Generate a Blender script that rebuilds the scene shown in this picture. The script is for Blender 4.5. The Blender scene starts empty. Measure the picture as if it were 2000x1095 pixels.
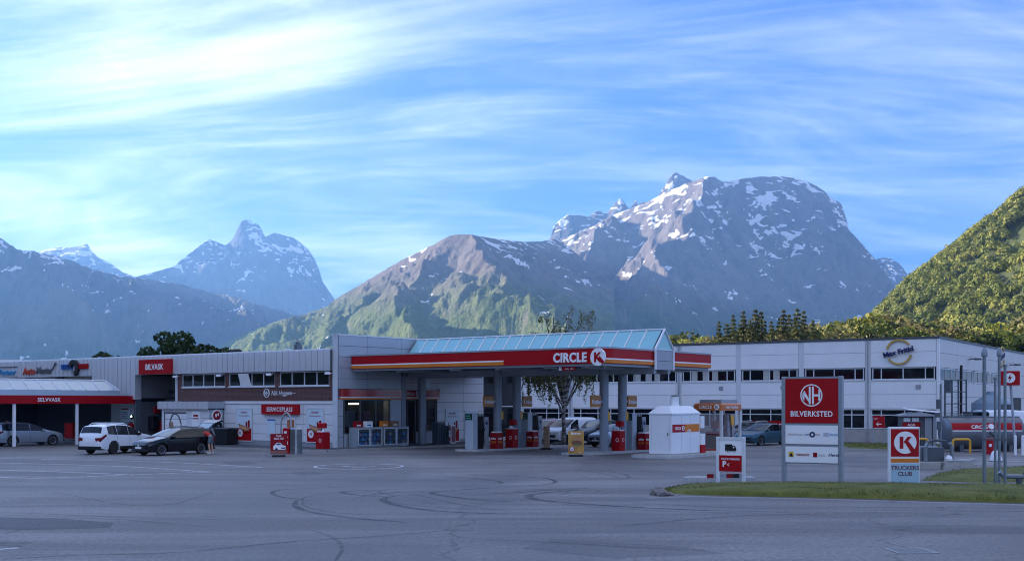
import bpy, bmesh, math, random
import numpy as np
from mathutils import Vector, Matrix

R = math.radians
rng = np.random.default_rng(7)
random.seed(7)
scene = bpy.context.scene
COL = scene.collection

# ------------------------------------------------------------------ camera
F, CX, YH, CAMH = 2300.0, 1000.0, 785.0, 2.9       # focal length / centre / horizon in photo pixels, eye height
cam_d = bpy.data.cameras.new('camera')
cam_d.sensor_width = 36.0
cam_d.lens = F / 2000.0 * 36.0
cam_d.shift_y = (YH - 547.5) / 2000.0
cam_d.clip_start = 0.2
cam_d.clip_end = 40000.0
cam = bpy.data.objects.new('camera', cam_d)
cam.location = (0, 0, CAMH)
cam.rotation_euler = (R(90), 0, 0)
COL.objects.link(cam)
scene.camera = cam

# ------------------------------------------------------------------ sun, sky, exposure
SUN_AZ, SUN_EL = R(-74), R(17)                     # azimuth from +Y (view direction), negative = left
sun_vec = Vector((math.sin(SUN_AZ) * math.cos(SUN_EL), math.cos(SUN_AZ) * math.cos(SUN_EL), math.sin(SUN_EL)))
sun_d = bpy.data.lights.new('sun', 'SUN')
sun_d.energy = 5.0
sun_d.angle = R(0.53)
sun_d.color = (1.0, 0.86, 0.66)
sun = bpy.data.objects.new('sun', sun_d)
sun.rotation_euler = sun_vec.to_track_quat('Z', 'Y').to_euler()
sun.location = (0, 0, 60)
COL.objects.link(sun)

world = bpy.data.worlds.new('World')
scene.world = world
world.use_nodes = True
wn, wl = world.node_tree.nodes, world.node_tree.links
wn.clear()
def wnode(t, **kw):
    n = wn.new(t)
    for k, v in kw.items():
        setattr(n, k, v)
    return n
def wmath(op, a, b=None, clamp=False):
    n = wnode('ShaderNodeMath', operation=op, use_clamp=clamp)
    for i, v in enumerate((a, b)):
        if v is None: continue
        if isinstance(v, (int, float)): n.inputs[i].default_value = v
        else: wl.new(v, n.inputs[i])
    return n.outputs[0]
sky = wnode('ShaderNodeTexSky', sky_type='NISHITA')
sky.sun_disc = False
sky.sun_elevation = SUN_EL
sky.sun_rotation = SUN_AZ
sky.air_density = 1.0
sky.dust_density = 1.0
sky.ozone_density = 5.5
sat = wnode('ShaderNodeHueSaturation')
sat.inputs['Hue'].default_value = 0.502
sat.inputs['Saturation'].default_value = 1.15
sat.inputs['Value'].default_value = 1.0
tint = wnode('ShaderNodeMix', data_type='RGBA', blend_type='MULTIPLY')
tint.inputs[0].default_value = 1.0
tint.inputs[7].default_value = (0.25, 0.42, 0.74, 1)
wl.new(sky.outputs[0], tint.inputs[6])
wl.new(tint.outputs[2], sat.inputs['Color'])
tc = wnode('ShaderNodeTexCoord')
sep = wnode('ShaderNodeSeparateXYZ')
wl.new(tc.outputs['Generated'], sep.inputs[0])
zc = wmath('ADD', wmath('MAXIMUM', sep.outputs[2], 0.0), 0.30)
comb = wnode('ShaderNodeCombineXYZ')               # the cloud layer: a sheet of thin cirrus high above the valley
wl.new(wmath('DIVIDE', sep.outputs[0], zc), comb.inputs[0])
wl.new(wmath('DIVIDE', sep.outputs[1], zc), comb.inputs[1])
def cloud_noise(scale, rot, sc, det, dist, off=(0, 0, 0), rough=0.58):
    m = wnode('ShaderNodeMapping')
    m.inputs['Rotation'].default_value = (0, 0, R(rot))
    m.inputs['Scale'].default_value = (sc[0], sc[1], 1)
    m.inputs['Location'].default_value = off
    wl.new(comb.outputs[0], m.inputs[0])
    n = wnode('ShaderNodeTexNoise')
    n.inputs['Scale'].default_value = scale
    n.inputs['Detail'].default_value = det
    n.inputs['Roughness'].default_value = rough
    n.inputs['Distortion'].default_value = dist
    wl.new(m.outputs[0], n.inputs['Vector'])
    return n.outputs[0]
def wramp(v, a, b):
    n = wnode('ShaderNodeMapRange', interpolation_type='SMOOTHSTEP')
    n.inputs['From Min'].default_value = a
    n.inputs['From Max'].default_value = b
    wl.new(v, n.inputs['Value'])
    return n.outputs[0]
CO = (15.2, 7.4, 0)
big = wramp(cloud_noise(0.75, 35, (1.0, 1.25), 3, 0.5, CO, 0.45), 0.34, 0.70)
streak = wramp(cloud_noise(1.7, 12, (0.42, 1.6), 10, 1.2, (1.2, 4.4, 0), 0.62), 0.38, 0.72)
wisp = wramp(cloud_noise(4.5, 26, (0.40, 1.3), 10, 1.6, (7.0, 0.3, 0), 0.66), 0.42, 0.80)
cl = wmath('ADD', wmath('MULTIPLY', big, 0.25), wmath('MULTIPLY', wmath('MULTIPLY', streak, wmath('ADD', big, 0.50)), 0.46))
cl = wmath('ADD', cl, wmath('MULTIPLY', wmath('MULTIPLY', wisp, wmath('ADD', big, 0.40)), 0.30), True)
cl = wmath('ADD', cl, 0.04, True)
mixc = wnode('ShaderNodeMix', data_type='RGBA')
wl.new(wmath('MULTIPLY', cl, 0.92), mixc.inputs[0])
wl.new(sat.outputs[0], mixc.inputs[6])
mixc.inputs[7].default_value = (6.0, 6.2, 6.5, 1)
bg = wnode('ShaderNodeBackground')
bg.inputs['Strength'].default_value = 0.10
wl.new(mixc.outputs[2], bg.inputs['Color'])
wo = wnode('ShaderNodeOutputWorld')
wl.new(bg.outputs[0], wo.inputs[0])
world.cycles.sampling_method = 'MANUAL'
world.cycles.sample_map_resolution = 512

vs = scene.view_settings
vs.view_transform = 'Standard'
vs.look = 'None'
vs.gamma = 1.0
vs.use_curve_mapping = False
vs.exposure = 1.85
cy = scene.cycles
cy.use_denoising = True
cy.max_bounces = 6
cy.diffuse_bounces = 3
cy.glossy_bounces = 3
cy.transmission_bounces = 6
cy.transparent_max_bounces = 12
cy.volume_bounces = 0
cy.sample_clamp_indirect = 6.0
scene.render.film_transparent = False
cy.pixel_filter_type = 'BLACKMAN_HARRIS'
cy.filter_width = 1.05
# ------------------------------------------------------------------ helpers: placing
def gp(px, d, z=0.0):
    """point seen in photo column px at distance d (metres along the view), height z"""
    return Vector(((px - CX) * d / F, d, z))
def zat(py, d):
    return CAMH + (YH - py) * d / F
def dground(py):
    return F * CAMH / (py - YH)

# ------------------------------------------------------------------ helpers: materials
MATS = {}
def nodes_of(m):
    m.use_nodes = True
    return m.node_tree.nodes, m.node_tree.links
def mat(name, col, rough=0.5, metal=0.0, var=0.08, scale=3.0, bump=0.0, bscale=40.0, spec=0.5, coat=0.0, dirt=0.0, emit=None, alpha=None, trans=0.0):
    if name in MATS: return MATS[name]
    m = bpy.data.materials.new(name)
    n, l = nodes_of(m)
    b = n['Principled BSDF']
    b.inputs['Roughness'].default_value = rough
    b.inputs['Metallic'].default_value = metal
    b.inputs['Specular IOR Level'].default_value = spec
    b.inputs['Coat Weight'].default_value = coat
    if trans: b.inputs['Transmission Weight'].default_value = trans
    if alpha is not None: b.inputs['Alpha'].default_value = alpha
    c = (col[0], col[1], col[2], 1)
    if var or dirt:
        t = n.new('ShaderNodeTexCoord')
        z = n.new('ShaderNodeTexNoise'); z.inputs['Scale'].default_value = scale; z.inputs['Detail'].default_value = 6; z.inputs['Roughness'].default_value = 0.65
        l.new(t.outputs['Object'], z.inputs['Vector'])
        r = n.new('ShaderNodeMapRange'); r.inputs['From Min'].default_value = 0.3; r.inputs['From Max'].default_value = 0.7
        r.inputs['To Min'].default_value = 1 - var; r.inputs['To Max'].default_value = 1 + var * 0.6
        l.new(z.outputs[0], r.inputs['Value'])
        mx = n.new('ShaderNodeMix'); mx.data_type = 'RGBA'; mx.blend_type = 'MULTIPLY'; mx.inputs[0].default_value = 1
        mx.inputs[6].default_value = c
        l.new(r.outputs[0], mx.inputs[7])
        out = mx.outputs[2]
        if dirt:
            z2 = n.new('ShaderNodeTexNoise'); z2.inputs['Scale'].default_value = scale * 0.6; z2.inputs['Detail'].default_value = 9; z2.inputs['Roughness'].default_value = 0.75
            mp = n.new('ShaderNodeMapping'); mp.inputs['Scale'].default_value = (1.0, 1.0, 0.22)
            l.new(t.outputs['Object'], mp.inputs[0]); l.new(mp.outputs[0], z2.inputs['Vector'])
            r2 = n.new('ShaderNodeMapRange'); r2.inputs['From Min'].default_value = 0.5; r2.inputs['From Max'].default_value = 0.8; r2.inputs['To Max'].default_value = dirt
            l.new(z2.outputs[0], r2.inputs['Value'])
            m2 = n.new('ShaderNodeMix'); m2.data_type = 'RGBA'; l.new(r2.outputs[0], m2.inputs[0]); l.new(out, m2.inputs[6]); m2.inputs[7].default_value = (0.06, 0.055, 0.045, 1)
            out = m2.outputs[2]
        l.new(out, b.inputs['Base Color'])
        rr = n.new('ShaderNodeMapRange'); rr.inputs['From Min'].default_value = 0.3; rr.inputs['From Max'].default_value = 0.7
        rr.inputs['To Min'].default_value = max(0.02, rough - 0.08); rr.inputs['To Max'].default_value = min(1, rough + 0.1)
        l.new(z.outputs[0], rr.inputs['Value']); l.new(rr.outputs[0], b.inputs['Roughness'])
        if bump:
            zb = n.new('ShaderNodeTexNoise'); zb.inputs['Scale'].default_value = bscale; zb.inputs['Detail'].default_value = 5
            l.new(t.outputs['Object'], zb.inputs['Vector'])
            bp = n.new('ShaderNodeBump'); bp.inputs['Strength'].default_value = bump; bp.inputs['Distance'].default_value = 0.02
            l.new(zb.outputs[0], bp.inputs['Height']); l.new(bp.outputs[0], b.inputs['Normal'])
    else:
        b.inputs['Base Color'].default_value = c
    if emit:
        b.inputs['Emission Color'].default_value = (emit[0], emit[1], emit[2], 1)
        b.inputs['Emission Strength'].default_value = emit[3]
    MATS[name] = m
    return m

M_RED = mat('red_sign', (0.36, 0.003, 0.007), 0.42, var=0.05, scale=1.5, spec=0.22)
M_DKRED = mat('dark_red_paint', (0.26, 0.004, 0.008), 0.45, spec=0.22, var=0.10, scale=4)
M_ORANGE = mat('orange_sign', (0.62, 0.19, 0.02), 0.42, var=0.05, spec=0.25)
M_WHITE = mat('white_paint', (0.78, 0.79, 0.80), 0.42, var=0.04, scale=2, dirt=0.05)
M_PAPER = mat('white_print', (0.80, 0.81, 0.83), 0.45, var=0.02)
M_FRAME = mat('aluminium_frame', (0.70, 0.73, 0.76), 0.35, metal=0.25, var=0.05)
M_GREY = mat('grey_metal', (0.33, 0.36, 0.40), 0.42, metal=0.3, var=0.08, scale=2, dirt=0.06)
M_GALV = mat('galvanised_steel', (0.21, 0.245, 0.27), 0.42, metal=0.6, var=0.18, scale=8)
M_DGREY = mat('dark_grey_metal', (0.085, 0.095, 0.11), 0.45, metal=0.2, var=0.1)
M_BLACK = mat('black_plastic', (0.010, 0.011, 0.013), 0.5, var=0.15, spec=0.3)
M_RUBBER = mat('tyre_rubber', (0.016, 0.016, 0.017), 0.75, var=0.2, scale=10)
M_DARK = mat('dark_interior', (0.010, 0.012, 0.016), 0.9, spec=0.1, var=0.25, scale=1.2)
M_GLASS = mat('window_glass', (0.006, 0.009, 0.012), 0.05, var=0.0, spec=0.45)
M_GLASSR = mat('roof_glass', (0.27, 0.55, 0.57), 0.14, var=0.05, scale=0.6, spec=0.6, coat=0.4)
M_YELLOW = mat('yellow_paint', (0.72, 0.36, 0.02), 0.4, var=0.1, scale=6)
M_CONC = mat('concrete', (0.36, 0.35, 0.33), 0.85, var=0.2, scale=3, bump=0.3, bscale=30, dirt=0.25)
M_CLAD = mat('cladding_metal', (0.50, 0.51, 0.54), 0.42, metal=0.1, var=0.06, scale=1.0, dirt=0.05)
M_PANEL = mat('wall_panel', (0.64, 0.655, 0.68), 0.45, metal=0.0, var=0.05, scale=0.8, dirt=0.05)
M_SHOPP = mat('shop_panel', (0.40, 0.44, 0.49), 0.38, metal=0.2, var=0.05, scale=0.8, dirt=0.04)
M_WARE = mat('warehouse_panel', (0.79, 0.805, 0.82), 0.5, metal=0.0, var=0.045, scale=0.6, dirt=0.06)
M_WARE2 = mat('warehouse_side_shaded', (0.60, 0.595, 0.585), 0.5, metal=0.0, var=0.045, scale=0.6, dirt=0.06)  # darker, warmer panel copy: side-wall shade and hill glow put into the colour
M_SNAVY = mat('navy_print', (0.012, 0.018, 0.10), 0.4, var=0.02)
M_SBLUE = mat('blue_print', (0.02, 0.12, 0.42), 0.4, var=0.02)
M_CYAN = mat('light_blue_print', (0.05, 0.30, 0.55), 0.4, var=0.02)
M_SKIN = mat('skin', (0.52, 0.30, 0.21), 0.55, var=0.08, scale=8)
M_CURT = mat('curtain_cloth', (0.42, 0.42, 0.40), 0.8, var=0.1, scale=5)

# ------------------------------------------------------------------ helpers: meshes and objects
class MB:
    """collects shapes; build() links them as ONE mesh object"""
    def __init__(s): s.v, s.f, s.m = [], [], []
    def add(s, vs, fs, mi=0):
        o = len(s.v); s.v += [tuple(p) for p in vs]; s.f += [tuple(i + o for i in f) for f in fs]; s.m += [mi] * len(fs); return s
    def box(s, x0, x1, y0, y1, z0, z1, mi=0):
        v = [(x, y, z) for z in (z0, z1) for y in (y0, y1) for x in (x0, x1)]
        return s.add(v, [(0, 2, 3, 1), (4, 5, 7, 6), (0, 1, 5, 4), (2, 6, 7, 3), (0, 4, 6, 2), (1, 3, 7, 5)], mi)
    def bbox(s, x0, x1, y0, y1, z0, z1, b=0.02, mi=0):
        """box with bevelled vertical and top edges"""
        def ring(i, z): return [(x0 + i, y0 + b, z), (x0 + b, y0 + i, z), (x1 - b, y0 + i, z), (x1 - i, y0 + b, z), (x1 - i, y1 - b, z), (x1 - b, y1 - i, z), (x0 + b, y1 - i, z), (x0 + i, y1 - b, z)]
        def ring2(z): return [(x0 + b, y0 + b * 1.5, z), (x0 + b * 1.5, y0 + b, z), (x1 - b * 1.5, y0 + b, z), (x1 - b, y0 + b * 1.5, z), (x1 - b, y1 - b * 1.5, z), (x1 - b * 1.5, y1 - b, z), (x0 + b * 1.5, y1 - b, z), (x0 + b, y1 - b * 1.5, z)]
        v = ring(0, z0) + ring(0, z1 - b) + ring2(z1)
        f = [tuple(range(7, -1, -1)), tuple(range(16, 24))]
        for k in (0, 8):
            f += [(k + i, k + (i + 1) % 8, k + 8 + (i + 1) % 8, k + 8 + i) for i in range(8)]
        return s.add(v, f, mi)
    def prism(s, pts, y0, y1, mi=0, axis='y'):
        """outline pts (a,b) extruded; axis y: (x,z), axis z: (x,y), axis x: (y,z)"""
        n = len(pts)
        def P(a, b, t): return {'y': (a, t, b), 'z': (a, b, t), 'x': (t, a, b)}[axis]
        v = [P(a, b, y0) for a, b in pts] + [P(a, b, y1) for a, b in pts]
        f = [tuple(range(n)), tuple(range(2 * n - 1, n - 1, -1))] + [(i, i + n, (i + 1) % n + n, (i + 1) % n) for i in range(n)]
        return s.add(v, f, mi)
    def tube(s, pts, r, n=10, mi=0, caps=True):
        """round bar along pts; r number or list"""
        pts = [Vector(p) for p in pts]; rs = r if isinstance(r, (list, tuple)) else [r] * len(pts)
        o = len(s.v); prev = None
        for i, p in enumerate(pts):
            t = (pts[min(i + 1, len(pts) - 1)] - pts[max(i - 1, 0)]).normalized()
            a = prev if prev is not None else (Vector((0, 0, 1)) if abs(t.z) < 0.9 else Vector((1, 0, 0)))
            u = (a - t * a.dot(t)).normalized(); prev = u; w = t.cross(u)
            for k in range(n):
                q = 2 * math.pi * k / n
                s.v.append(tuple(p + (u * math.cos(q) + w * math.sin(q)) * rs[i]))
        for i in range(len(pts) - 1):
            for k in range(n):
                a = o + i * n + k; b = o + i * n + (k + 1) % n
                s.f.append((a, b, b + n, a + n)); s.m.append(mi)
        if caps:
            s.f.append(tuple(o + k for k in range(n - 1, -1, -1))); s.m.append(mi)
            e = o + (len(pts) - 1) * n
            s.f.append(tuple(e + k for k in range(n))); s.m.append(mi)
        return s
    def lathe(s, prof, n=16, c=(0, 0, 0), mi=0, sx=1, sy=1):
        """profile (r,z) turned round the z axis through c"""
        o = len(s.v)
        for r_, z in prof:
            for k in range(n):
                q = 2 * math.pi * k / n
                s.v.append((c[0] + r_ * math.cos(q) * sx, c[1] + r_ * math.sin(q) * sy, c[2] + z))
        for i in range(len(prof) - 1):
            for k in range(n):
                a = o + i * n + k; b = o + i * n + (k + 1) % n
                s.f.append((a, b, b + n, a + n)); s.m.append(mi)
        s.f.append(tuple(o + k for k in range(n - 1, -1, -1))); s.m.append(mi)
        e = o + (len(prof) - 1) * n
        s.f.append(tuple(e + k for k in range(n))); s.m.append(mi)
        return s
    def disc(s, c, r, y0, y1, n=32, mi=0, sx=1, sz=1):
        """upright disc facing -y"""
        return s.prism([(c[0] + r * sx * math.cos(2 * math.pi * k / n), c[1] + r * sz * math.sin(2 * math.pi * k / n)) for k in range(n)], y0, y1, mi)
    def ring(s, c, r0, r1, y0, y1, a0=0, a1=360, n=32, mi=0):
        o = len(s.v)
        full = abs(a1 - a0) >= 359.9
        for k in range(n + 1):
            q = R(a0 + (a1 - a0) * k / n)
            for rr, yy in ((r0, y0), (r1, y0), (r1, y1), (r0, y1)):
                s.v.append((c[0] + rr * math.cos(q), yy, c[1] + rr * math.sin(q)))
        for k in range(n):
            for j in range(4):
                a = o + k * 4 + j; b = o + k * 4 + (j + 1) % 4
                s.f.append((a, b, b + 4, a + 4)); s.m.append(mi)
        if not full:
            s.f.append((o, o + 1, o + 2, o + 3)); s.m.append(mi)
            e = o + n * 4
            s.f.append((e + 3, e + 2, e + 1, e)); s.m.append(mi)
        return s
    def mesh(s, name, mats, smooth=False):
        me = bpy.data.meshes.new(name)
        me.from_pydata(s.v, [], s.f)
        if not isinstance(mats, (list, tuple)): mats = [mats]
        for m in mats:
            if m is not None: me.materials.append(m)
        if len(mats) > 1: me.polygons.foreach_set('material_index', s.m)
        bm = bmesh.new(); bm.from_mesh(me); bmesh.ops.recalc_face_normals(bm, faces=bm.faces); bm.to_mesh(me); bm.free()
        if smooth:
            me.polygons.foreach_set('use_smooth', [True] * len(me.polygons))
            if smooth != 'all': me.set_sharp_from_angle(angle=R(smooth if smooth is not True else 40))
        me.update()
        return me
    def build(s, name, mats, parent=None, smooth=False, loc=None, rot=None):
        return link(name, s.mesh(name, mats, smooth), parent, loc, rot)

def link(name, data, parent=None, loc=None, rot=None):
    o = bpy.data.objects.new(name, data); COL.objects.link(o)
    if parent is not None: o.parent = parent
    if loc is not None: o.location = loc
    if rot is not None: o.rotation_euler = rot
    return o
def tag(o, label=None, cat=None, group=None, kind=None):
    if label: o['label'] = label
    if cat: o['category'] = cat
    if group: o['group'] = group
    if kind: o['kind'] = kind
    return o
def thing(name, label, cat, loc=(0, 0, 0), rz=0.0, group=None):
    o = link(name, None, None, loc, (0, 0, rz)); o.empty_display_size = 0.3
    return tag(o, label, cat, group)
def copy_tree(o, parent=None):
    c = o.copy(); COL.objects.link(c); c.parent = parent
    for ch in o.children: copy_tree(ch, c)
    return c
def mesh_np(name, V, faces, mats, smooth=True, mi=None):
    """mesh straight from numpy arrays (faces all quads or all triangles)"""
    V = np.asarray(V, dtype=np.float32); faces = np.asarray(faces, dtype=np.int32); k = faces.shape[1]
    me = bpy.data.meshes.new(name)
    me.vertices.add(len(V)); me.vertices.foreach_set('co', V.ravel())
    me.loops.add(faces.size); me.loops.foreach_set('vertex_index', faces.ravel())
    me.polygons.add(len(faces)); me.polygons.foreach_set('loop_start', np.arange(0, faces.size, k, dtype=np.int32))
    if smooth: me.polygons.foreach_set('use_smooth', np.ones(len(faces), dtype=bool))
    for m in (mats if isinstance(mats, (list, tuple)) else [mats]): me.materials.append(m)
    if mi is not None: me.polygons.foreach_set('material_index', np.asarray(mi, dtype=np.int32))
    me.update(calc_edges=True)
    return me
def text(word, size, material, parent, loc, rx=90, name='lettering', depth=0.01, bold=0.0, sx=1.0, rz=0.0, align='CENTER', shear=0.0, ry=0.0, space=1.0):
    """raised letters standing in the local xz plane facing -y; size = capital height"""
    cu = bpy.data.curves.new('t', 'FONT'); cu.body = word; cu.size = size / 0.73; cu.extrude = depth / 2; cu.offset = bold * size
    cu.align_x = align; cu.shear = shear; cu.space_character = space; cu.resolution_u = 3
    tmp = bpy.data.objects.new('t', cu); COL.objects.link(tmp)
    dg = bpy.context.evaluated_depsgraph_get()
    me = bpy.data.meshes.new_from_object(tmp.evaluated_get(dg))
    bpy.data.objects.remove(tmp); bpy.data.curves.remove(cu)
    me.materials.clear(); me.materials.append(material)
    o = link(name, me, parent, loc, (R(rx), R(ry), R(rz)))
    o.scale = (sx, 1, 1)
    return o

# ------------------------------------------------------------------ helpers: noise
_perm = rng.permutation(512)
_perm = np.concatenate([_perm, _perm, _perm])
_grad = rng.normal(size=(512, 2)); _grad /= np.linalg.norm(_grad, axis=1, keepdims=True)
def pnoise(x, y):
    xi = np.floor(x).astype(int); yi = np.floor(y).astype(int); xf = x - xi; yf = y - yi
    xi &= 511; yi &= 511
    u = xf * xf * xf * (xf * (xf * 6 - 15) + 10); v = yf * yf * yf * (yf * (yf * 6 - 15) + 10)
    def g(i, j):
        h = _perm[_perm[(xi + i) & 511] + ((yi + j) & 511)] & 511
        return _grad[h, 0] * (xf - i) + _grad[h, 1] * (yf - j)
    a = g(0, 0) + u * (g(1, 0) - g(0, 0)); b = g(0, 1) + u * (g(1, 1) - g(0, 1))
    return (a + v * (b - a)) * 1.5
def fbm(x, y, o=5, lac=2.1, gain=0.5, ridged=False):
    s = 0; a = 1.0; t = 0
    for i in range(o):
        n = pnoise(x + 17.3 * i, y - 9.1 * i)
        if ridged: n = 1 - 2 * np.abs(n)
        s = s + n * a; t += a; a *= gain; x = x * lac; y = y * lac
    return s / t
# ------------------------------------------------------------------ mountain materials
def mountain_mat(name, rock, green, green2, tree_z, tree_w, snow_z, snow_amt, gscale=0.012):
    m = bpy.data.materials.new(name); n, l = nodes_of(m); b = n['Principled BSDF']
    b.inputs['Roughness'].default_value = 0.9; b.inputs['Specular IOR Level'].default_value = 0.15
    geo = n.new('ShaderNodeNewGeometry'); sp = n.new('ShaderNodeSeparateXYZ'); l.new(geo.outputs['Position'], sp.inputs[0])
    sn = n.new('ShaderNodeSeparateXYZ'); l.new(geo.outputs['Normal'], sn.inputs[0])
    def noise(sc, det=6, rough=0.6, mp=(1, 1, 1), dist=0.0):
        mm = n.new('ShaderNodeMapping'); mm.inputs['Scale'].default_value = mp; l.new(geo.outputs['Position'], mm.inputs[0])
        t = n.new('ShaderNodeTexNoise'); t.inputs['Scale'].default_value = sc; t.inputs['Detail'].default_value = det; t.inputs['Roughness'].default_value = rough; t.inputs['Distortion'].default_value = dist
        l.new(mm.outputs[0], t.inputs['Vector']); return t.outputs[0]
    def math_(op, a, c=None, clamp=False):
        t = n.new('ShaderNodeMath'); t.operation = op; t.use_clamp = clamp
        for i, v in enumerate((a, c)):
            if v is None: continue
            if isinstance(v, (int, float)): t.inputs[i].default_value = v
            else: l.new(v, t.inputs[i])
        return t.outputs[0]
    def ramp(v, a, c):
        t = n.new('ShaderNodeMapRange'); t.interpolation_type = 'SMOOTHSTEP'; t.inputs['From Min'].default_value = a; t.inputs['From Max'].default_value = c; l.new(v, t.inputs['Value']); return t.outputs[0]
    def mix(f, a, c):
        t = n.new('ShaderNodeMix'); t.data_type = 'RGBA'
        if isinstance(f, (int, float)): t.inputs[0].default_value = f
        else: l.new(f, t.inputs[0])
        for s_, v in ((6, a), (7, c)):
            if isinstance(v, tuple): t.inputs[s_].default_value = (v[0], v[1], v[2], 1)
            else: l.new(v, t.inputs[s_])
        return t.outputs[2]
    r1 = noise(0.006, 9, 0.7); r2 = noise(0.03, 8, 0.7, (1, 1, 0.3))
    rockc = mix(ramp(r1, 0.35, 0.65), tuple(c * 0.62 for c in rock), rock)
    rockc = mix(math_('MULTIPLY', ramp(r2, 0.4, 0.62), 0.5), rockc, (rock[0] * 1.35, rock[1] * 1.2, rock[2] * 1.05))
    g1 = noise(gscale, 8, 0.75)
    gc = mix(ramp(g1, 0.36, 0.62), green, green2)
    zz = math_('ADD', sp.outputs[2], math_('MULTIPLY', math_('SUBTRACT', noise(0.0045, 7, 0.7), 0.5), tree_w * 3.0))
    gmask = math_('SUBTRACT', 1.0, ramp(zz, tree_z - tree_w, tree_z + tree_w))
    steep = ramp(sn.outputs[2], 0.30, 0.52)
    gmask = math_('MULTIPLY', gmask, math_('ADD', math_('MULTIPLY', steep, 0.85), 0.15))
    col = mix(gmask, rockc, gc)
    s1 = noise(0.0042, 3, 0.5, (1.0, 1.0, 1.6), 0.6)
    s2 = noise(0.013, 2, 0.5, (1, 1, 1.7), 0.8)
    sv = math_('ADD', math_('MULTIPLY', s1, 0.48), math_('MULTIPLY', s2, 0.52))
    alt = n.new('ShaderNodeMapRange'); alt.inputs['From Min'].default_value = snow_z; alt.inputs['From Max'].default_value = snow_z + 700; alt.inputs['To Min'].default_value = -0.10; alt.inputs['To Max'].default_value = 0.02
    l.new(sp.outputs[2], alt.inputs['Value'])
    sv = math_('ADD', sv, math_('ADD', alt.outputs[0], math_('MULTIPLY', math_('SUBTRACT', sn.outputs[2], 0.62), 0.22)))
    smask = ramp(sv, 0.60 - snow_amt, 0.612 - snow_amt)
    col = mix(smask, col, (0.80, 0.81, 0.84))
    l.new(col, b.inputs['Base Color'])
    bp = n.new('ShaderNodeBump'); bp.inputs['Strength'].default_value = 0.9; bp.inputs['Distance'].default_value = 34.0
    l.new(math_('ADD', noise(0.02, 8, 0.7, (1, 1, 0.6)), math_('MULTIPLY', math_('MULTIPLY', noise(0.07, 3, 0.6), gmask), 0.7)), bp.inputs['Height']); l.new(bp.outputs[0], b.inputs['Normal'])
    MATS[name] = m
    return m

def seg_field(X, Y, ridges):
    """height of a range: highest of all crest lines minus the slope down to the point"""
    Z = np.full(X.shape, -1e9); D = np.full(X.shape, 1e9)
    for pts, s, conc in ridges:
        P = np.array([((p[0] - CX) * p[2] / F, p[2], zat(p[1], p[2])) for p in pts]) if len(pts[0]) == 3 else np.array([p[:3] for p in pts])
        for a, b in zip(P[:-1], P[1:]):
            ab = b[:2] - a[:2]; L2 = max(1e-6, float(ab @ ab))
            t = np.clip(((X - a[0]) * ab[0] + (Y - a[1]) * ab[1]) / L2, 0, 1)
            d = np.hypot(X - a[0] - t * ab[0], Y - a[1] - t * ab[1])
            z = a[2] + t * (b[2] - a[2]) - s * d * (1 - conc * d / (d + 900.0))
            k = z > Z
            Z = np.where(k, z, Z); D = np.where(k, d, D)
    return Z, D
def mountain(name, label, ridges, px0, px1, d0, d1, material, nc, nr, amp=70.0, ns=420.0, base=-6.0, warp=210.0, seed=0.0, crag=0.0):
    px = np.linspace(px0, px1, nc); crest = np.array([(p[0], p[2]) for p in ridges[0][0]])
    cd = np.interp(px, crest[:, 0], crest[:, 1])                        # rows follow the crest so that it stays sharp
    nb = max(8, nr // 8); f = np.linspace(1, 0, nr - nb)[:, None] ** 1.25; g = np.linspace(0, 1, nb + 1)[1:, None] ** 1.3
    DD = np.concatenate([cd[None, :] - (cd[None, :] - d0) * f, cd[None, :] + (d1 - cd[None, :]) * g], 0); PX = np.broadcast_to(px, DD.shape)
    X = (PX - CX) * DD / F; Y = DD
    wx = fbm(X / 700 + seed, Y / 700, 4) * warp; wy = fbm(X / 700 + 31 + seed, Y / 700 + 5, 4) * warp
    Z0, D0 = seg_field(X, Y, ridges)
    Zc, Dc = seg_field(X, Y, ridges[:1])
    k0 = np.clip(Dc / 300.0, 0, 1)
    Z, D = seg_field(X + wx * k0, Y + wy * k0, ridges)
    k = np.clip(Dc / 260.0, 0.0, 1.0)
    Z = Z + (fbm(X / ns + seed, Y / ns + 3, 6, ridged=True) - 0.25) * amp * k + (fbm(X / 150 + seed, Y / 150, 5, ridged=True, gain=0.6) - 0.2) * amp * 0.30 * np.clip(Dc / 120, 0.06, 1)
    sil = np.array([(p[0], (YH - p[1]) / F) for p in ridges[0][0]])      # rock walls where the crest breaks off steeply
    env = CAMH + np.interp(PX, sil[:, 0], sil[:, 1]) * DD + fbm(PX / 7.0, DD / 60.0 + seed, 4) * crag
    Z = np.minimum(Z, env)
    Z = np.maximum(Z, base + 3 * fbm(X / 300, Y / 300, 3))
    V = np.stack([X, Y, Z], -1).reshape(-1, 3)
    i = np.arange(nr - 1)[:, None] * nc + np.arange(nc - 1)[None, :]
    faces = np.stack([i, i + 1, i + nc + 1, i + nc], -1).reshape(-1, 4)
    keep = (V[faces][:, :, 2].max(1) > base + 4.0)
    faces = faces[keep]
    used = np.unique(faces); remap = -np.ones(len(V), int); remap[used] = np.arange(len(used))
    o = link(name, mesh_np(name, V[used], remap[faces], material))
    return tag(o, label, 'mountain', kind='structure')

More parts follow.
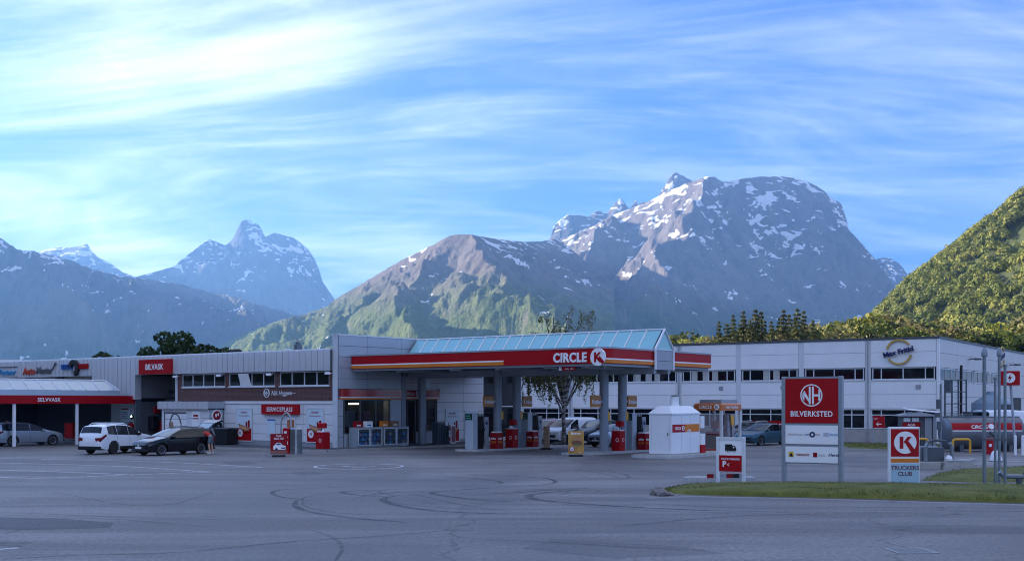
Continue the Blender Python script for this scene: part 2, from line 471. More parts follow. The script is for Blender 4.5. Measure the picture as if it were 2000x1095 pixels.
ROCK = (0.18, 0.16, 0.16)
M_MNT = mountain_mat('mountain_rock_near', ROCK, (0.075, 0.11, 0.035), (0.14, 0.17, 0.06), 360, 120, 260, 0.035)
M_MNT2 = mountain_mat('mountain_rock_mid', ROCK, (0.05, 0.08, 0.03), (0.09, 0.125, 0.048), 380, 130, 300, 0.028)
M_MNT3 = mountain_mat('mountain_rock_far', (0.17, 0.16, 0.165), (0.045, 0.07, 0.03), (0.08, 0.11, 0.045), 420, 150, 450, 0.02)
M_MNT4 = mountain_mat('mountain_rock_snowy', (0.17, 0.16, 0.165), (0.045, 0.07, 0.03), (0.08, 0.11, 0.045), 300, 150, 300, 0.04)

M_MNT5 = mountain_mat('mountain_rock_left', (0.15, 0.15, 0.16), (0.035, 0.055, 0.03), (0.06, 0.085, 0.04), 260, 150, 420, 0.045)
# middle mountain with its spur running towards the valley
def recede(prof, d0, d1):
    """crest seen as prof (px,py), its distance running from d0 to d1"""
    a, b = prof[0][0], prof[-1][0]
    return [(x, y, d0 + (d1 - d0) * (x - a) / (b - a)) for x, y in prof]
mountain('mountain_middle', 'rounded brown mountain with green wooded foot in the middle', [
    (recede([(360, 716), (400, 694), (430, 674), (470, 652), (520, 634), (600, 611), (640, 599), (655, 584), (719, 546), (778, 511), (841, 480), (880, 459), (900, 457), (920, 458)], 4700, 4150) + [(959, 465, 4400), (1021, 472, 4900), (1058, 471, 5200), (1090, 465, 5500), (1200, 560, 5700)], 0.80, 0.45),
    ([(920, 458, 4150), (938, 500, 3900), (952, 550, 3650), (990, 590, 3400), (1055, 615, 3200), (1082, 650, 2950), (1090, 700, 2700)], 0.95, 0.45),
    ([(841, 480, 4245), (815, 560, 3800), (800, 620, 3400), (790, 680, 3050)], 0.80, 0.5),
    ([(719, 546, 4350), (680, 620, 3850), (650, 680, 3450)], 0.80, 0.5),
    ], 330, 1200, 2300, 5800, M_MNT, 560, 230, amp=85, ns=460, crag=6)
# big massif
mountain('mountain_massif', 'huge dark dome mountain with snow gullies', [
    (recede([(1000, 500), (1060, 476), (1110, 462), (1160, 440), (1200, 419), (1256, 398), (1310, 371), (1364, 349)], 7000, 6250) + recede([(1384, 344), (1397, 346), (1410, 355), (1424, 352), (1456, 348), (1483, 345), (1522, 344), (1545, 346), (1568, 351), (1595, 363), (1611, 374), (1624, 387), (1641, 395), (1646, 407), (1654, 432), (1658, 449), (1680, 473), (1693, 488), (1710, 508), (1726, 531), (1752, 567), (1800, 632), (1860, 720)], 6200, 7200), 1.25, 0.30),
    ([(1384, 344, 6200), (1352, 400, 5850), (1322, 455, 5500), (1300, 505, 5200), (1286, 555, 4900), (1245, 595, 4600), (1215, 640, 4300), (1200, 700, 4000)], 1.2, 0.38),
    ([(1440, 350, 6350), (1425, 395, 6050), (1412, 430, 5800), (1400, 480, 5600)], 1.5, 0.25),
    ([(1200, 419, 6500), (1140, 520, 5800), (1122, 580, 5300), (1112, 640, 4800)], 1.0, 0.4),
    ], 1000, 1860, 3400, 7700, M_MNT2, 560, 250, amp=105, ns=520, seed=4.0, crag=9)
mountain('mountain_peak_behind', 'pointed rock summit behind the dome mountain', [
    (recede([(1240, 420), (1281, 391), (1292, 372), (1305, 350), (1313, 340), (1320, 336), (1332, 342), (1351, 352), (1400, 380), (1440, 420)], 7600, 7900), 1.2, 0.3)],
    1230, 1440, 7000, 8300, M_MNT3, 150, 60, amp=60, seed=9, crag=8)
mountain('mountain_jagged', 'jagged dark rock spires behind the saddle', [
    (recede([(1060, 490), (1076, 462), (1081, 442), (1095, 428), (1110, 419), (1130, 420), (1150, 423), (1163, 413), (1171, 411), (1180, 417), (1187, 416), (1191, 408), (1203, 394), (1211, 387), (1220, 395), (1230, 408), (1237, 398), (1242, 390), (1249, 398), (1256, 393), (1270, 405), (1300, 440)], 8000, 8200), 1.3, 0.3)],
    1060, 1300, 7300, 8600, M_MNT4, 220, 70, amp=60, seed=12, crag=8)
mountain('mountain_far_right', 'distant snow capped shoulder beside the green hillside', [
    (recede([(1640, 560), (1700, 511), (1710, 506), (1726, 502), (1739, 504), (1756, 514), (1766, 527), (1777, 545), (1800, 580), (1850, 650), (1900, 720)], 8800, 9400), 1.2, 0.3)],
    1640, 1900, 7600, 9800, M_MNT3, 170, 80, amp=70, seed=15, crag=6)
# left range
mountain('mountain_pillar', 'steep rock pillar peak on the left', [
    (recede([(120, 600), (200, 560), (262, 541), (305, 530), (339, 520), (353, 508), (380, 487), (408, 466), (424, 472), (441, 479), (455, 466), (462, 449), (471, 433), (479, 428), (490, 431), (493, 438), (499, 435), (507, 440), (518, 463), (535, 454), (570, 462), (588, 474), (602, 487), (614, 505), (623, 526), (630, 550), (653, 584), (690, 640), (760, 740)], 8500, 10500), 1.45, 0.28),
    ], 120, 760, 6800, 11000, M_MNT3, 420, 190, amp=95, ns=560, seed=20, crag=7)
mountain('mountain_snow_far_left', 'snow streaked distant peak at the far left', [
    (recede([(0, 540), (20, 520), (77, 491), (96, 485), (115, 482), (135, 483), (154, 481), (163, 477), (171, 476), (178, 489), (189, 501), (217, 515), (238, 531), (262, 540), (340, 590)], 10800, 10500), 0.85, 0.3)],
    0, 340, 9700, 11400, M_MNT4, 220, 80, amp=80, seed=24, crag=8)
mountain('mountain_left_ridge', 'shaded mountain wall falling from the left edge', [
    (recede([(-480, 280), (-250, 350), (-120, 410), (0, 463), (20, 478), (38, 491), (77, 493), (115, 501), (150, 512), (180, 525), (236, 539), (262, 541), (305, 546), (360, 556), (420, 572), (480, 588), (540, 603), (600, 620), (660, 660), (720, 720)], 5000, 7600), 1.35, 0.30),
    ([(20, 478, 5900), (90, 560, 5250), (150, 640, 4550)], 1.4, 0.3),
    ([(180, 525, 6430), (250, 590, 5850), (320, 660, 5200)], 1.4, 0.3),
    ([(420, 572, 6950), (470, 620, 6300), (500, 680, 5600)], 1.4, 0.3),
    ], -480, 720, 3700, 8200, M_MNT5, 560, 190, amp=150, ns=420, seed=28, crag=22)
# the mountain on the left, outside the picture, that keeps the evening sun off the station
def shade_mountain():
    xs = np.linspace(-3600, -700, 110); ys = np.linspace(-2600, 3900, 190)
    X, Y = np.meshgrid(xs, ys)
    crest = [(-1900, -2400, 820), (-1900, -800, 800), (-1900, 300, 730), (-1900, 690, 672), (-1900, 850, 598), (-1900, 1150, 560), (-1900, 1600, 460), (-1900, 2300, 320), (-1900, 3300, 60)]
    Z, D = seg_field(X, Y, [([c + (0,) for c in crest], 0.85, 0.3)])
    Z = Z + (fbm(X / 460, Y / 460, 5, ridged=True) - 0.25) * 70 * np.clip(D / 300, 0, 1)
    Z = np.maximum(Z, -6)
    nr, nc = X.shape
    i = np.arange(nr - 1)[:, None] * nc + np.arange(nc - 1)[None, :]
    faces = np.stack([i, i + 1, i + nc + 1, i + nc], -1).reshape(-1, 4)
    o = link('mountain_left_near', mesh_np('mountain_left_near', np.stack([X, Y, Z], -1).reshape(-1, 3), faces, M_MNT))
    tag(o, 'steep mountainside left of the station', 'mountain', kind='structure')
shade_mountain()
# ------------------------------------------------------------------ ground, yard, paint, tyre marks
def asphalt_mat(name, base, worn):
    m = bpy.data.materials.new(name); n, l = nodes_of(m); b = n['Principled BSDF']
    geo = n.new('ShaderNodeNewGeometry')
    def noise(sc, det=6, rough=0.6, mp=(1, 1, 1), rot=0.0, dist=0.0):
        mm = n.new('ShaderNodeMapping'); mm.inputs['Scale'].default_value = mp; mm.inputs['Rotation'].default_value = (0, 0, rot); l.new(geo.outputs['Position'], mm.inputs[0])
        t = n.new('ShaderNodeTexNoise'); t.inputs['Scale'].default_value = sc; t.inputs['Detail'].default_value = det; t.inputs['Roughness'].default_value = rough; t.inputs['Distortion'].default_value = dist
        l.new(mm.outputs[0], t.inputs['Vector']); return t.outputs[0]
    def rmp(v, a, c, lo=0.0, hi=1.0):
        t = n.new('ShaderNodeMapRange'); t.interpolation_type = 'SMOOTHSTEP'; t.inputs['From Min'].default_value = a; t.inputs['From Max'].default_value = c
        t.inputs['To Min'].default_value = lo; t.inputs['To Max'].default_value = hi; l.new(v, t.inputs['Value']); return t.outputs[0]
    def mix(f, a, c, bt='MIX'):
        t = n.new('ShaderNodeMix'); t.data_type = 'RGBA'; t.blend_type = bt
        if isinstance(f, (int, float)): t.inputs[0].default_value = f
        else: l.new(f, t.inputs[0])
        for s_, v in ((6, a), (7, c)):
            if isinstance(v, tuple): t.inputs[s_].default_value = (v[0], v[1], v[2], 1)
            else: l.new(v, t.inputs[s_])
        return t.outputs[2]
    patch = rmp(noise(0.09, 5, 0.6, (1, 0.55, 1), 0.3, 0.8), 0.36, 0.64)
    c = mix(patch, base, worn)
    lane = rmp(noise(0.35, 6, 0.65, (0.16, 1, 1), 0.12, 0.5), 0.40, 0.64, 0.0, 0.62)
    c = mix(lane, c, tuple(v * 0.62 for v in base))
    stain = rmp(noise(0.55, 5, 0.7, (0.6, 1, 1), 0.0, 1.2), 0.60, 0.74, 0.0, 0.5)
    c = mix(stain, c, tuple(v * 0.5 for v in base))
    grit = rmp(noise(9.0, 4, 0.8), 0.32, 0.68, 0.66, 1.34)
    fine = rmp(noise(42.0, 2, 0.7), 0.3, 0.7, 0.70, 1.30)
    c = mix(1.0, c, grit, 'MULTIPLY'); c = mix(1.0, c, fine, 'MULTIPLY')
    vo = n.new('ShaderNodeTexVoronoi'); vo.feature = 'DISTANCE_TO_EDGE'; vo.inputs['Scale'].default_value = 0.085
    mm = n.new('ShaderNodeMapping'); l.new(geo.outputs['Position'], mm.inputs[0])
    wz = n.new('ShaderNodeTexNoise'); wz.inputs['Scale'].default_value = 0.5; wz.inputs['Detail'].default_value = 6; l.new(geo.outputs['Position'], wz.inputs['Vector'])
    va = n.new('ShaderNodeVectorMath'); va.operation = 'ADD'; vsx = n.new('ShaderNodeVectorMath'); vsx.operation = 'SCALE'; vsx.inputs['Scale'].default_value = 3.0
    l.new(wz.outputs['Color'], vsx.inputs[0]); l.new(mm.outputs[0], va.inputs[0]); l.new(vsx.outputs[0], va.inputs[1]); l.new(va.outputs[0], vo.inputs['Vector'])
    crack = rmp(vo.outputs['Distance'], 0.0012, 0.005, 0.55, 0.0)
    c = mix(crack, c, (0.03, 0.03, 0.032))
    l.new(c, b.inputs['Base Color'])
    l.new(rmp(patch, 0.0, 1.0, 0.58, 0.72), b.inputs['Roughness'])
    b.inputs['Specular IOR Level'].default_value = 0.45
    bp = n.new('ShaderNodeBump'); bp.inputs['Strength'].default_value = 0.35; bp.inputs['Distance'].default_value = 0.012
    l.new(noise(55.0, 3, 0.7), bp.inputs['Height']); l.new(bp.outputs[0], b.inputs['Normal'])
    MATS[name] = m
    return m
M_ASPH = asphalt_mat('asphalt_yard', (0.115, 0.107, 0.105), (0.225, 0.211, 0.207))
M_ASPH3 = asphalt_mat('asphalt_mid', (0.09, 0.085, 0.085), (0.15, 0.142, 0.142))
M_ASPH2 = asphalt_mat('asphalt_dark', (0.070, 0.069, 0.073), (0.10, 0.099, 0.103))

gm = bpy.data.materials.new('valley_ground'); n, l = nodes_of(gm); b = n['Principled BSDF']; b.inputs['Roughness'].default_value = 0.95
geo = n.new('ShaderNodeNewGeometry'); t = n.new('ShaderNodeTexNoise'); t.inputs['Scale'].default_value = 0.02; t.inputs['Detail'].default_value = 8; l.new(geo.outputs['Position'], t.inputs['Vector'])
cr = n.new('ShaderNodeValToRGB'); cr.color_ramp.elements[0].color = (0.035, 0.055, 0.018, 1); cr.color_ramp.elements[1].color = (0.09, 0.11, 0.04, 1); cr.color_ramp.elements[0].position = 0.35; cr.color_ramp.elements[1].position = 0.65
l.new(t.outputs[0], cr.inputs[0]); l.new(cr.outputs[0], b.inputs['Base Color'])
g = MB().add([(-9000, -3200, -0.05), (9000, -3200, -0.05), (9000, 12500, -0.05), (-9000, 12500, -0.05)], [(0, 1, 2, 3)]).build('ground', gm)
tag(g, 'green valley floor reaching to the mountains', 'ground', kind='structure')
yard = MB().add([(-140, -60, 0), (140, -60, 0), (140, 175, 0), (-140, 175, 0)], [(0, 1, 2, 3)]).build('asphalt_yard', M_ASPH)
tag(yard, 'wide worn grey asphalt forecourt with tyre marks', 'asphalt', kind='structure')

M_LINE = bpy.data.materials.new('worn_white_line'); n, l = nodes_of(M_LINE); b = n['Principled BSDF']; b.inputs['Base Color'].default_value = (0.55, 0.56, 0.57, 1); b.inputs['Roughness'].default_value = 0.7
geo = n.new('ShaderNodeNewGeometry'); t = n.new('ShaderNodeTexNoise'); t.inputs['Scale'].default_value = 3.5; t.inputs['Detail'].default_value = 8; t.inputs['Roughness'].default_value = 0.75; l.new(geo.outputs['Position'], t.inputs['Vector'])
r = n.new('ShaderNodeMapRange'); r.inputs['From Min'].default_value = 0.32; r.inputs['From Max'].default_value = 0.50; l.new(t.outputs[0], r.inputs['Value'])
mxs = n.new('ShaderNodeMixShader'); tr = n.new('ShaderNodeBsdfTransparent'); l.new(r.outputs[0], mxs.inputs[0]); l.new(tr.outputs[0], mxs.inputs[1]); l.new(b.outputs[0], mxs.inputs[2]); l.new(mxs.outputs[0], n['Material Output'].inputs[0])
def tyre_mat(name, strength):
    m = bpy.data.materials.new(name); n, l = nodes_of(m); b = n['Principled BSDF']; b.inputs['Base Color'].default_value = (0.022, 0.022, 0.024, 1); b.inputs['Roughness'].default_value = 0.55
    geo = n.new('ShaderNodeNewGeometry'); t = n.new('ShaderNodeTexNoise'); t.inputs['Scale'].default_value = 1.6; t.inputs['Detail'].default_value = 9; t.inputs['Roughness'].default_value = 0.8; l.new(geo.outputs['Position'], t.inputs['Vector'])
    r = n.new('ShaderNodeMapRange'); r.inputs['From Min'].default_value = 0.30; r.inputs['From Max'].default_value = 0.72; r.inputs['To Max'].default_value = strength; l.new(t.outputs[0], r.inputs['Value'])
    mxs = n.new('ShaderNodeMixShader'); tr = n.new('ShaderNodeBsdfTransparent'); l.new(r.outputs[0], mxs.inputs[0]); l.new(tr.outputs[0], mxs.inputs[1]); l.new(b.outputs[0], mxs.inputs[2]); l.new(mxs.outputs[0], n['Material Output'].inputs[0])
    return m
M_TYRE1 = tyre_mat('tyre_rubber_mark', 0.85); M_TYRE2 = tyre_mat('faint_rubber_mark', 0.5)

def smooth_pts(pts, sub=10):
    P = [Vector(p) for p in pts]; out = []
    for i in range(len(P) - 1):
        p0, p1, p2, p3 = P[max(i - 1, 0)], P[i], P[i + 1], P[min(i + 2, len(P) - 1)]
        for k in range(sub):
            t = k / sub
            out.append(0.5 * ((2 * p1) + (p2 - p0) * t + (2 * p0 - 5 * p1 + 4 * p2 - p3) * t * t + (3 * p1 - p0 - 3 * p2 + p3) * t ** 3))
    out.append(P[-1]); return out
def ribbon(pix, width, material, name, z, parent=yard, sub=10, taper=False):
    """strip on the ground through photo points (px,py)"""
    pts = smooth_pts([gp(x, dground(y)) for x, y in pix], sub)
    mb = MB(); V = []
    for i, p in enumerate(pts):
        t = (pts[min(i + 1, len(pts) - 1)] - pts[max(i - 1, 0)]).normalized(); nrm = Vector((-t.y, t.x, 0))
        w = width * (math.sin(math.pi * min(1, max(0.04, i / (len(pts) - 1)))) ** 0.4 if taper else 1) / 2
        V += [(p.x + nrm.x * w, p.y + nrm.y * w, z), (p.x - nrm.x * w, p.y - nrm.y * w, z)]
    mb.add(V, [(2 * i, 2 * i + 1, 2 * i + 3, 2 * i + 2) for i in range(len(pts) - 1)])
    return mb.build(name, material, parent)
for pts in ([(80, 896), (300, 901), (512, 912)], [(-60, 902), (210, 909), (410, 921)], [(-60, 928), (70, 933), (265, 926), (410, 921)], [(-60, 915), (150, 922), (262, 927)], [(0, 895), (40, 893)], [(-40, 1075), (36, 1069)],
            [(1690, 889), (1735, 889)], [(1745, 890), (1800, 890)], [(1872, 897), (1908, 895)], [(1650, 885), (1680, 885)], [(1830, 906), (2010, 899)]):
    ribbon(pts, 0.16, M_LINE, 'painted_line', 0.004, sub=4)
cc = gp(701, dground(910.2))
mb = MB(); 
for r0, r1 in ((1.90, 2.04),):
    N = 56
    V = []
    for k in range(N):
        q = 2 * math.pi * k / N
        V += [(cc.x + r0 * math.cos(q), cc.y + r0 * math.sin(q) * 1.12, 0.004), (cc.x + r1 * math.cos(q), cc.y + r1 * math.sin(q) * 1.12, 0.004)]
    mb.add(V, [(2 * k, 2 * k + 1, (2 * k + 3) % (2 * N), (2 * k + 2) % (2 * N)) for k in range(N)])
mb.build('painted_circle', M_LINE, yard)
ribbon([(668, 909), (700, 912), (735, 909)], 0.14, M_LINE, 'painted_symbol', 0.004, sub=4)
z = 0.005
for w, pts, m_ in ((0.20, [(735, 957), (690, 958), (668, 961), (700, 966), (760, 970)], M_TYRE1), (0.15, [(660, 951), (560, 955), (532, 961), (550, 970), (620, 978)], M_TYRE1),
                 (0.24, [(960, 952), (900, 956), (845, 961), (870, 968), (930, 975), (1010, 980)], M_TYRE1), (0.16, [(700, 971), (730, 965), (790, 960), (860, 958)], M_TYRE1), (0.26, [(770, 968), (750, 973), (755, 980), (800, 991), (880, 999), (1000, 1003)], M_TYRE1),
                 (0.30, [(1130, 956), (1060, 962), (1032, 968), (1050, 975), (1120, 982), (1240, 990), (1400, 997)], M_TYRE1), (0.20, [(1150, 953), (1080, 956), (1000, 962), (960, 962)], M_TYRE1), (0.18, [(850, 930), (920, 933), (970, 939), (978, 943), (950, 943)], M_TYRE1), (0.18, [(990, 929), (1060, 933), (1085, 940), (1060, 946), (960, 951)], M_TYRE1),
                 (0.14, [(1120, 915), (1200, 922), (1228, 930), (1215, 935), (1180, 938)], M_TYRE2), (0.12, [(1120, 916), (1180, 925), (1210, 932)], M_TYRE2), (0.22, [(580, 976), (578, 988), (610, 1000), (700, 1012), (800, 1020)], M_TYRE1), (0.12, [(590, 978), (600, 990), (660, 1001), (740, 1006)], M_TYRE2),
                 (0.16, [(1180, 975), (1300, 985), (1500, 992), (1800, 990), (2050, 994)], M_TYRE2), (0.14, [(1150, 985), (1350, 995), (1600, 1000), (2050, 998)], M_TYRE2), (0.2, [(1200, 1028), (1400, 1010), (1600, 1003), (1900, 1004)], M_TYRE2),
                 (0.14, [(0, 1000), (150, 1006), (300, 1012), (470, 1014)], M_TYRE2), (0.10, [(0, 1093), (150, 1084), (350, 1078), (560, 1058), (760, 1045), (900, 1033)], M_TYRE1), (0.10, [(655, 1095), (668, 1070), (650, 1050), (600, 1032)], M_TYRE2), (0.12, [(900, 1050), (1100, 1060), (1300, 1072), (1500, 1076)], M_TYRE2),
                 (0.12, [(1000, 963), (1020, 958), (1070, 956), (1110, 960), (1090, 966)], M_TYRE2), (0.12, [(880, 960), (910, 964), (960, 966), (1000, 964)], M_TYRE2), (0.12, [(760, 956), (740, 960), (770, 966), (840, 968)], M_TYRE2), (0.12, [(1000, 1000), (900, 985), (840, 972), (800, 962)], M_TYRE2)):
    ribbon(pts, w, m_, 'tyre_mark', z, taper=True); z += 0.0003

for w, pts in ((0.10, [(1080, 961), (1120, 957), (1170, 958), (1150, 963), (1060, 966), (980, 965)]), (0.09, [(930, 968), (980, 960), (1060, 955), (1140, 952), (1230, 950)]), (0.10, [(700, 962), (740, 957), (800, 954), (880, 951), (960, 948)]), (0.09, [(610, 985), (590, 975), (620, 966), (700, 960)]), (0.12, [(820, 962), (880, 970), (960, 974), (1060, 974)]), (0.10, [(760, 978), (800, 986), (900, 993), (1040, 995), (1200, 990)]), (0.12, [(1032, 972), (1100, 984), (1220, 994), (1350, 1000), (1500, 1002)]), (0.10, [(100, 960), (240, 985), (330, 985), (380, 972), (420, 960)]), (0.12, [(0, 1018), (120, 1012), (260, 1016), (420, 1030)])):
    ribbon(pts, w, M_TYRE2, 'tyre_mark', z, taper=True); z += 0.0003

# ---- grass islands
def grass_mat():
    m = bpy.data.materials.new('grass'); n, l = nodes_of(m); b = n['Principled BSDF']; b.inputs['Roughness'].default_value = 0.8; b.inputs['Specular IOR Level'].default_value = 0.2
    geo = n.new('ShaderNodeNewGeometry'); t = n.new('ShaderNodeTexNoise'); t.inputs['Scale'].default_value = 1.4; t.inputs['Detail'].default_value = 8; t.inputs['Roughness'].default_value = 0.75; l.new(geo.outputs['Position'], t.inputs['Vector'])
    cr = n.new('ShaderNodeValToRGB'); e = cr.color_ramp.elements; e[0].position = 0.3; e[0].color = (0.065, 0.075, 0.015, 1); e[1].position = 0.72; e[1].color = (0.18, 0.17, 0.04, 1)
    k = e.new(0.52); k.color = (0.11, 0.12, 0.023, 1)
    l.new(t.outputs[0], cr.inputs[0]); l.new(cr.outputs[0], b.inputs['Base Color'])
    MATS['grass'] = m; return m
M_GRASS = grass_mat()
M_SOIL = mat('soil', (0.085, 0.07, 0.05), 0.95, var=0.35, scale=2, bump=0.6, bscale=12)
def grass_island(label, outline, height, nblade, blade):
    """mounded lawn inside outline (x,y) with standing blades"""
    P = np.array(outline); cxy = P.mean(0); N = len(P)
    rings = [1.0, 0.965, 0.9, 0.75, 0.5, 0.2]; V = []
    for q in rings:
        for p in P:
            z_ = height * (1 - q ** 3) ** 0.6 + (0.04 if q < 1 else 0.0)
            v = cxy + (p - cxy) * q
            V.append((v[0], v[1], z_ + (0.03 * float(pnoise(np.array([v[0] * 0.8]), np.array([v[1] * 0.8]))[0]) if q < 1 else 0)))
    Fc = []
    for i in range(len(rings) - 1):
        for k in range(N):
            a = i * N + k; b2 = i * N + (k + 1) % N
            Fc.append((a, b2, b2 + N, a + N))
    Fc.append(tuple((len(rings) - 1) * N + k for k in range(N)))
    mb = MB(); mb.add(V, Fc); o = mb.build('grass_verge', [M_SOIL if False else M_GRASS], smooth='all')
    tag(o, label, 'grass', kind='stuff')
    # blades
    lo, hi = P.min(0), P.max(0); pts = []
    while len(pts) < nblade:
        c = rng.uniform(lo, hi, size=(nblade, 2))
        ins = np.zeros(len(c), bool); j = N - 1
        for i in range(N):
            cond = ((P[i, 1] > c[:, 1]) != (P[j, 1] > c[:, 1])) & (c[:, 0] < (P[j, 0] - P[i, 0]) * (c[:, 1] - P[i, 1]) / (P[j, 1] - P[i, 1] + 1e-9) + P[i, 0])
            ins ^= cond; j = i
        pts += list(c[ins])
    c = np.array(pts[:nblade])
    ang = np.arctan2(c[:, 1] - cxy[1], c[:, 0] - cxy[0])
    pa = np.arctan2(P[:, 1] - cxy[1], P[:, 0] - cxy[0]); pr = np.hypot(P[:, 0] - cxy[0], P[:, 1] - cxy[1])
    od = np.argsort(pa); rr = np.interp(ang, pa[od], pr[od], period=2 * math.pi)
    q = np.clip(np.hypot(c[:, 0] - cxy[0], c[:, 1] - cxy[1]) / rr, 0, 1)
    zb = height * (1 - q ** 3) ** 0.6
    h = blade * rng.uniform(0.5, 1.5, nblade) * (0.7 + 0.6 * np.clip(pnoise(c[:, 0] * 0.9, c[:, 1] * 0.9) + 0.5, 0, 1.2)); a = rng.uniform(0, 2 * math.pi, nblade); w = blade * 0.12 + 0.008
    dx, dy = np.cos(a) * w, np.sin(a) * w; lx_, ly_ = rng.normal(0, 0.35, nblade) * h, rng.normal(0, 0.35, nblade) * h
    VB = np.stack([np.stack([c[:, 0] - dx, c[:, 1] - dy, zb], -1), np.stack([c[:, 0] + dx, c[:, 1] + dy, zb], -1), np.stack([c[:, 0] + lx_, c[:, 1] + ly_, zb + h], -1)], 1).reshape(-1, 3)
    ob = link('grass_blades', mesh_np('grass_blades', VB, np.arange(nblade * 3).reshape(-1, 3), M_GRASS, smooth=False), o)
    ob['kind'] = 'stuff'
    return o
def outl(pix): return [tuple(gp(x, dground(y))[:2]) for x, y in pix]
grass_island('long mown grass verge along the road under the signs', outl([(1300, 962), (1296, 954), (1330, 949), (1450, 948), (1600, 949.5), (1760, 952), (1900, 953), (2050, 955), (2300, 958), (2700, 963), (2700, 1003), (2300, 992), (2050, 983), (1900, 979), (1760, 975), (1600, 971), (1450, 968), (1360, 966)]), 0.24, 30000, 0.045)
grass_island('grass patch behind the vent pipes', outl([(1800, 938), (1830, 925), (1880, 917), (1960, 915), (2060, 908), (2300, 906), (2400, 925), (2200, 941), (2000, 941), (1900, 941)]), 0.10, 9000, 0.05)
grass_island('narrow grass strip in front of the white warehouse', outl([(1640, 868), (1660, 866), (1740, 868), (1850, 870), (1850, 877), (1735, 877), (1660, 874)]), 0.06, 2500, 0.10)

M_GUT = asphalt_mat('pale_gutter', (0.22, 0.21, 0.215), (0.30, 0.29, 0.295))
ribbon([(1262, 972), (1300, 970.5), (1360, 969), (1450, 971), (1600, 974), (1760, 978.5), (1900, 982.5), (2050, 987), (2300, 996)], 0.45, M_GUT, 'gutter_strip', 0.004)
ribbon([(1310, 968.2), (1360, 967.6), (1450, 969.2), (1600, 972.2), (1760, 976.4), (1900, 980.4), (2050, 984.6), (2300, 993.5)], 0.22, M_SOIL, 'soil_edge', 0.007)
for pts in ([(-80, 1008), (120, 1012), (222, 1020), (215, 1030), (60, 1034), (-80, 1030)], [(1080, 1052), (1330, 1066), (1420, 1080), (1200, 1090), (1020, 1070)], [(560, 922), (610, 920), (640, 924), (590, 928)], [(1690, 1028), (1820, 1024), (2020, 1027), (2020, 1042), (1800, 1040)], [(430, 902), (480, 900), (500, 905), (450, 907)]):
    MB().add([tuple(gp(x_, dground(y_), 0.0025)) for x_, y_ in pts], [tuple(range(len(pts)))]).build('asphalt_patch', M_ASPH2 if len(pts) != 5 else M_ASPH3, yard)
# drain grate
d0 = dground(1075); c = gp(1778, d0)
gr = thing('drain_grate', 'rectangular iron drain grate set in the asphalt foreground', 'drain', (c.x, c.y, 0), R(4))
MB().box(-0.40, 0.40, -0.42, -0.36, 0.002, 0.012).box(-0.40, 0.40, 0.36, 0.42, 0.002, 0.012).box(-0.40, -0.33, -0.36, 0.36, 0.002, 0.012).box(0.33, 0.40, -0.36, 0.36, 0.002, 0.012).build('frame', mat('worn_iron', (0.33, 0.33, 0.33), 0.5, metal=0.5, var=0.3, scale=20), gr)
MB().box(-0.33, 0.33, -0.36, 0.36, 0.0015, 0.003).build('pit', M_BLACK, gr)
for k in range(9):
    MB().box(-0.33, 0.33, -0.34 + k * 0.08, -0.305 + k * 0.08, 0.004, 0.010).build('bar', MATS['worn_iron'], gr)
# a few stones at the end of the verge
M_STONE = mat('stone', (0.22, 0.20, 0.19), 0.9, var=0.35, scale=4, bump=0.8, bscale=7)
def stone(px, py, r, lab, sx=1.3, sz=0.6, seed=0):
    bm = bmesh.new(); bmesh.ops.create_icosphere(bm, subdivisions=2, radius=r)
    rr = random.Random(seed)
    for v in bm.verts:
        v.co *= 1 + rr.uniform(-0.18, 0.18); v.co.x *= sx; v.co.z *= sz
    me = bpy.data.meshes.new('stone'); bm.to_mesh(me); bm.free(); me.materials.append(M_STONE)
    p = gp(px, dground(py)); o = link('stone', me, None, (p.x, p.y, r * sz * 0.55), (0, 0, seed)); tag(o, lab, 'stone', 'stones at the end of the verge')
stone(1277, 966, 0.14, 'upright stone at the tip of the grass verge, leftmost', 0.8, 1.0, 1)
stone(1291, 967.5, 0.19, 'broad flat stone in front at the tip of the verge', 1.5, 0.7, 2)
stone(1305, 967, 0.12, 'small stone at the right of the verge tip stones', 1.4, 0.6, 3)
stone(1285, 957, 0.13, 'pale stone behind the other verge tip stones', 1.2, 0.7, 4)
# manhole cover
c = gp(1590, dground(947)); mc = MB().lathe([(0.42, 0.0), (0.42, 0.012), (0.40, 0.016)], 28).build('manhole_cover', MATS['worn_iron'], None, loc=(c.x, c.y, 0.001))
tag(mc, 'round rusty manhole cover behind the tall red sign', 'manhole')
# ------------------------------------------------------------------ station building (local frame: x along the front to the right, y to the back)
AX, AY, TH = -10.6, 71.9, R(37.7)
UX, UY = math.cos(TH), -math.sin(TH)              # local +x in world
VX, VY = math.sin(TH), math.cos(TH)               # local +y in world
def sw(x, y, z=0.0): return Vector((AX + UX * x + VX * y, AY + UY * x + VY * y, z))
def sl(p):
    dx, dy = p.x - AX, p.y - AY
    return dx * UX + dy * UY, dx * VX + dy * VY
def lx(px, y=0.0):
    k = (px - CX) / F
    return (k * (AY + VY * y) - AX - VX * y) / (UX - k * UY)
def ly(px, x=0.0):
    k = (px - CX) / F
    return (k * (AY + UY * x) - AX - UX * x) / (VX - k * VY)
def lz(py, x, y): return zat(py, AY + UY * x + VY * y)
SROT = -TH
def sthing(name, label, cat, x=0.0, y=0.0, z=0.0, rz=0.0, group=None):
    return thing(name, label, cat, tuple(sw(x, y, z)), SROT + rz, group)

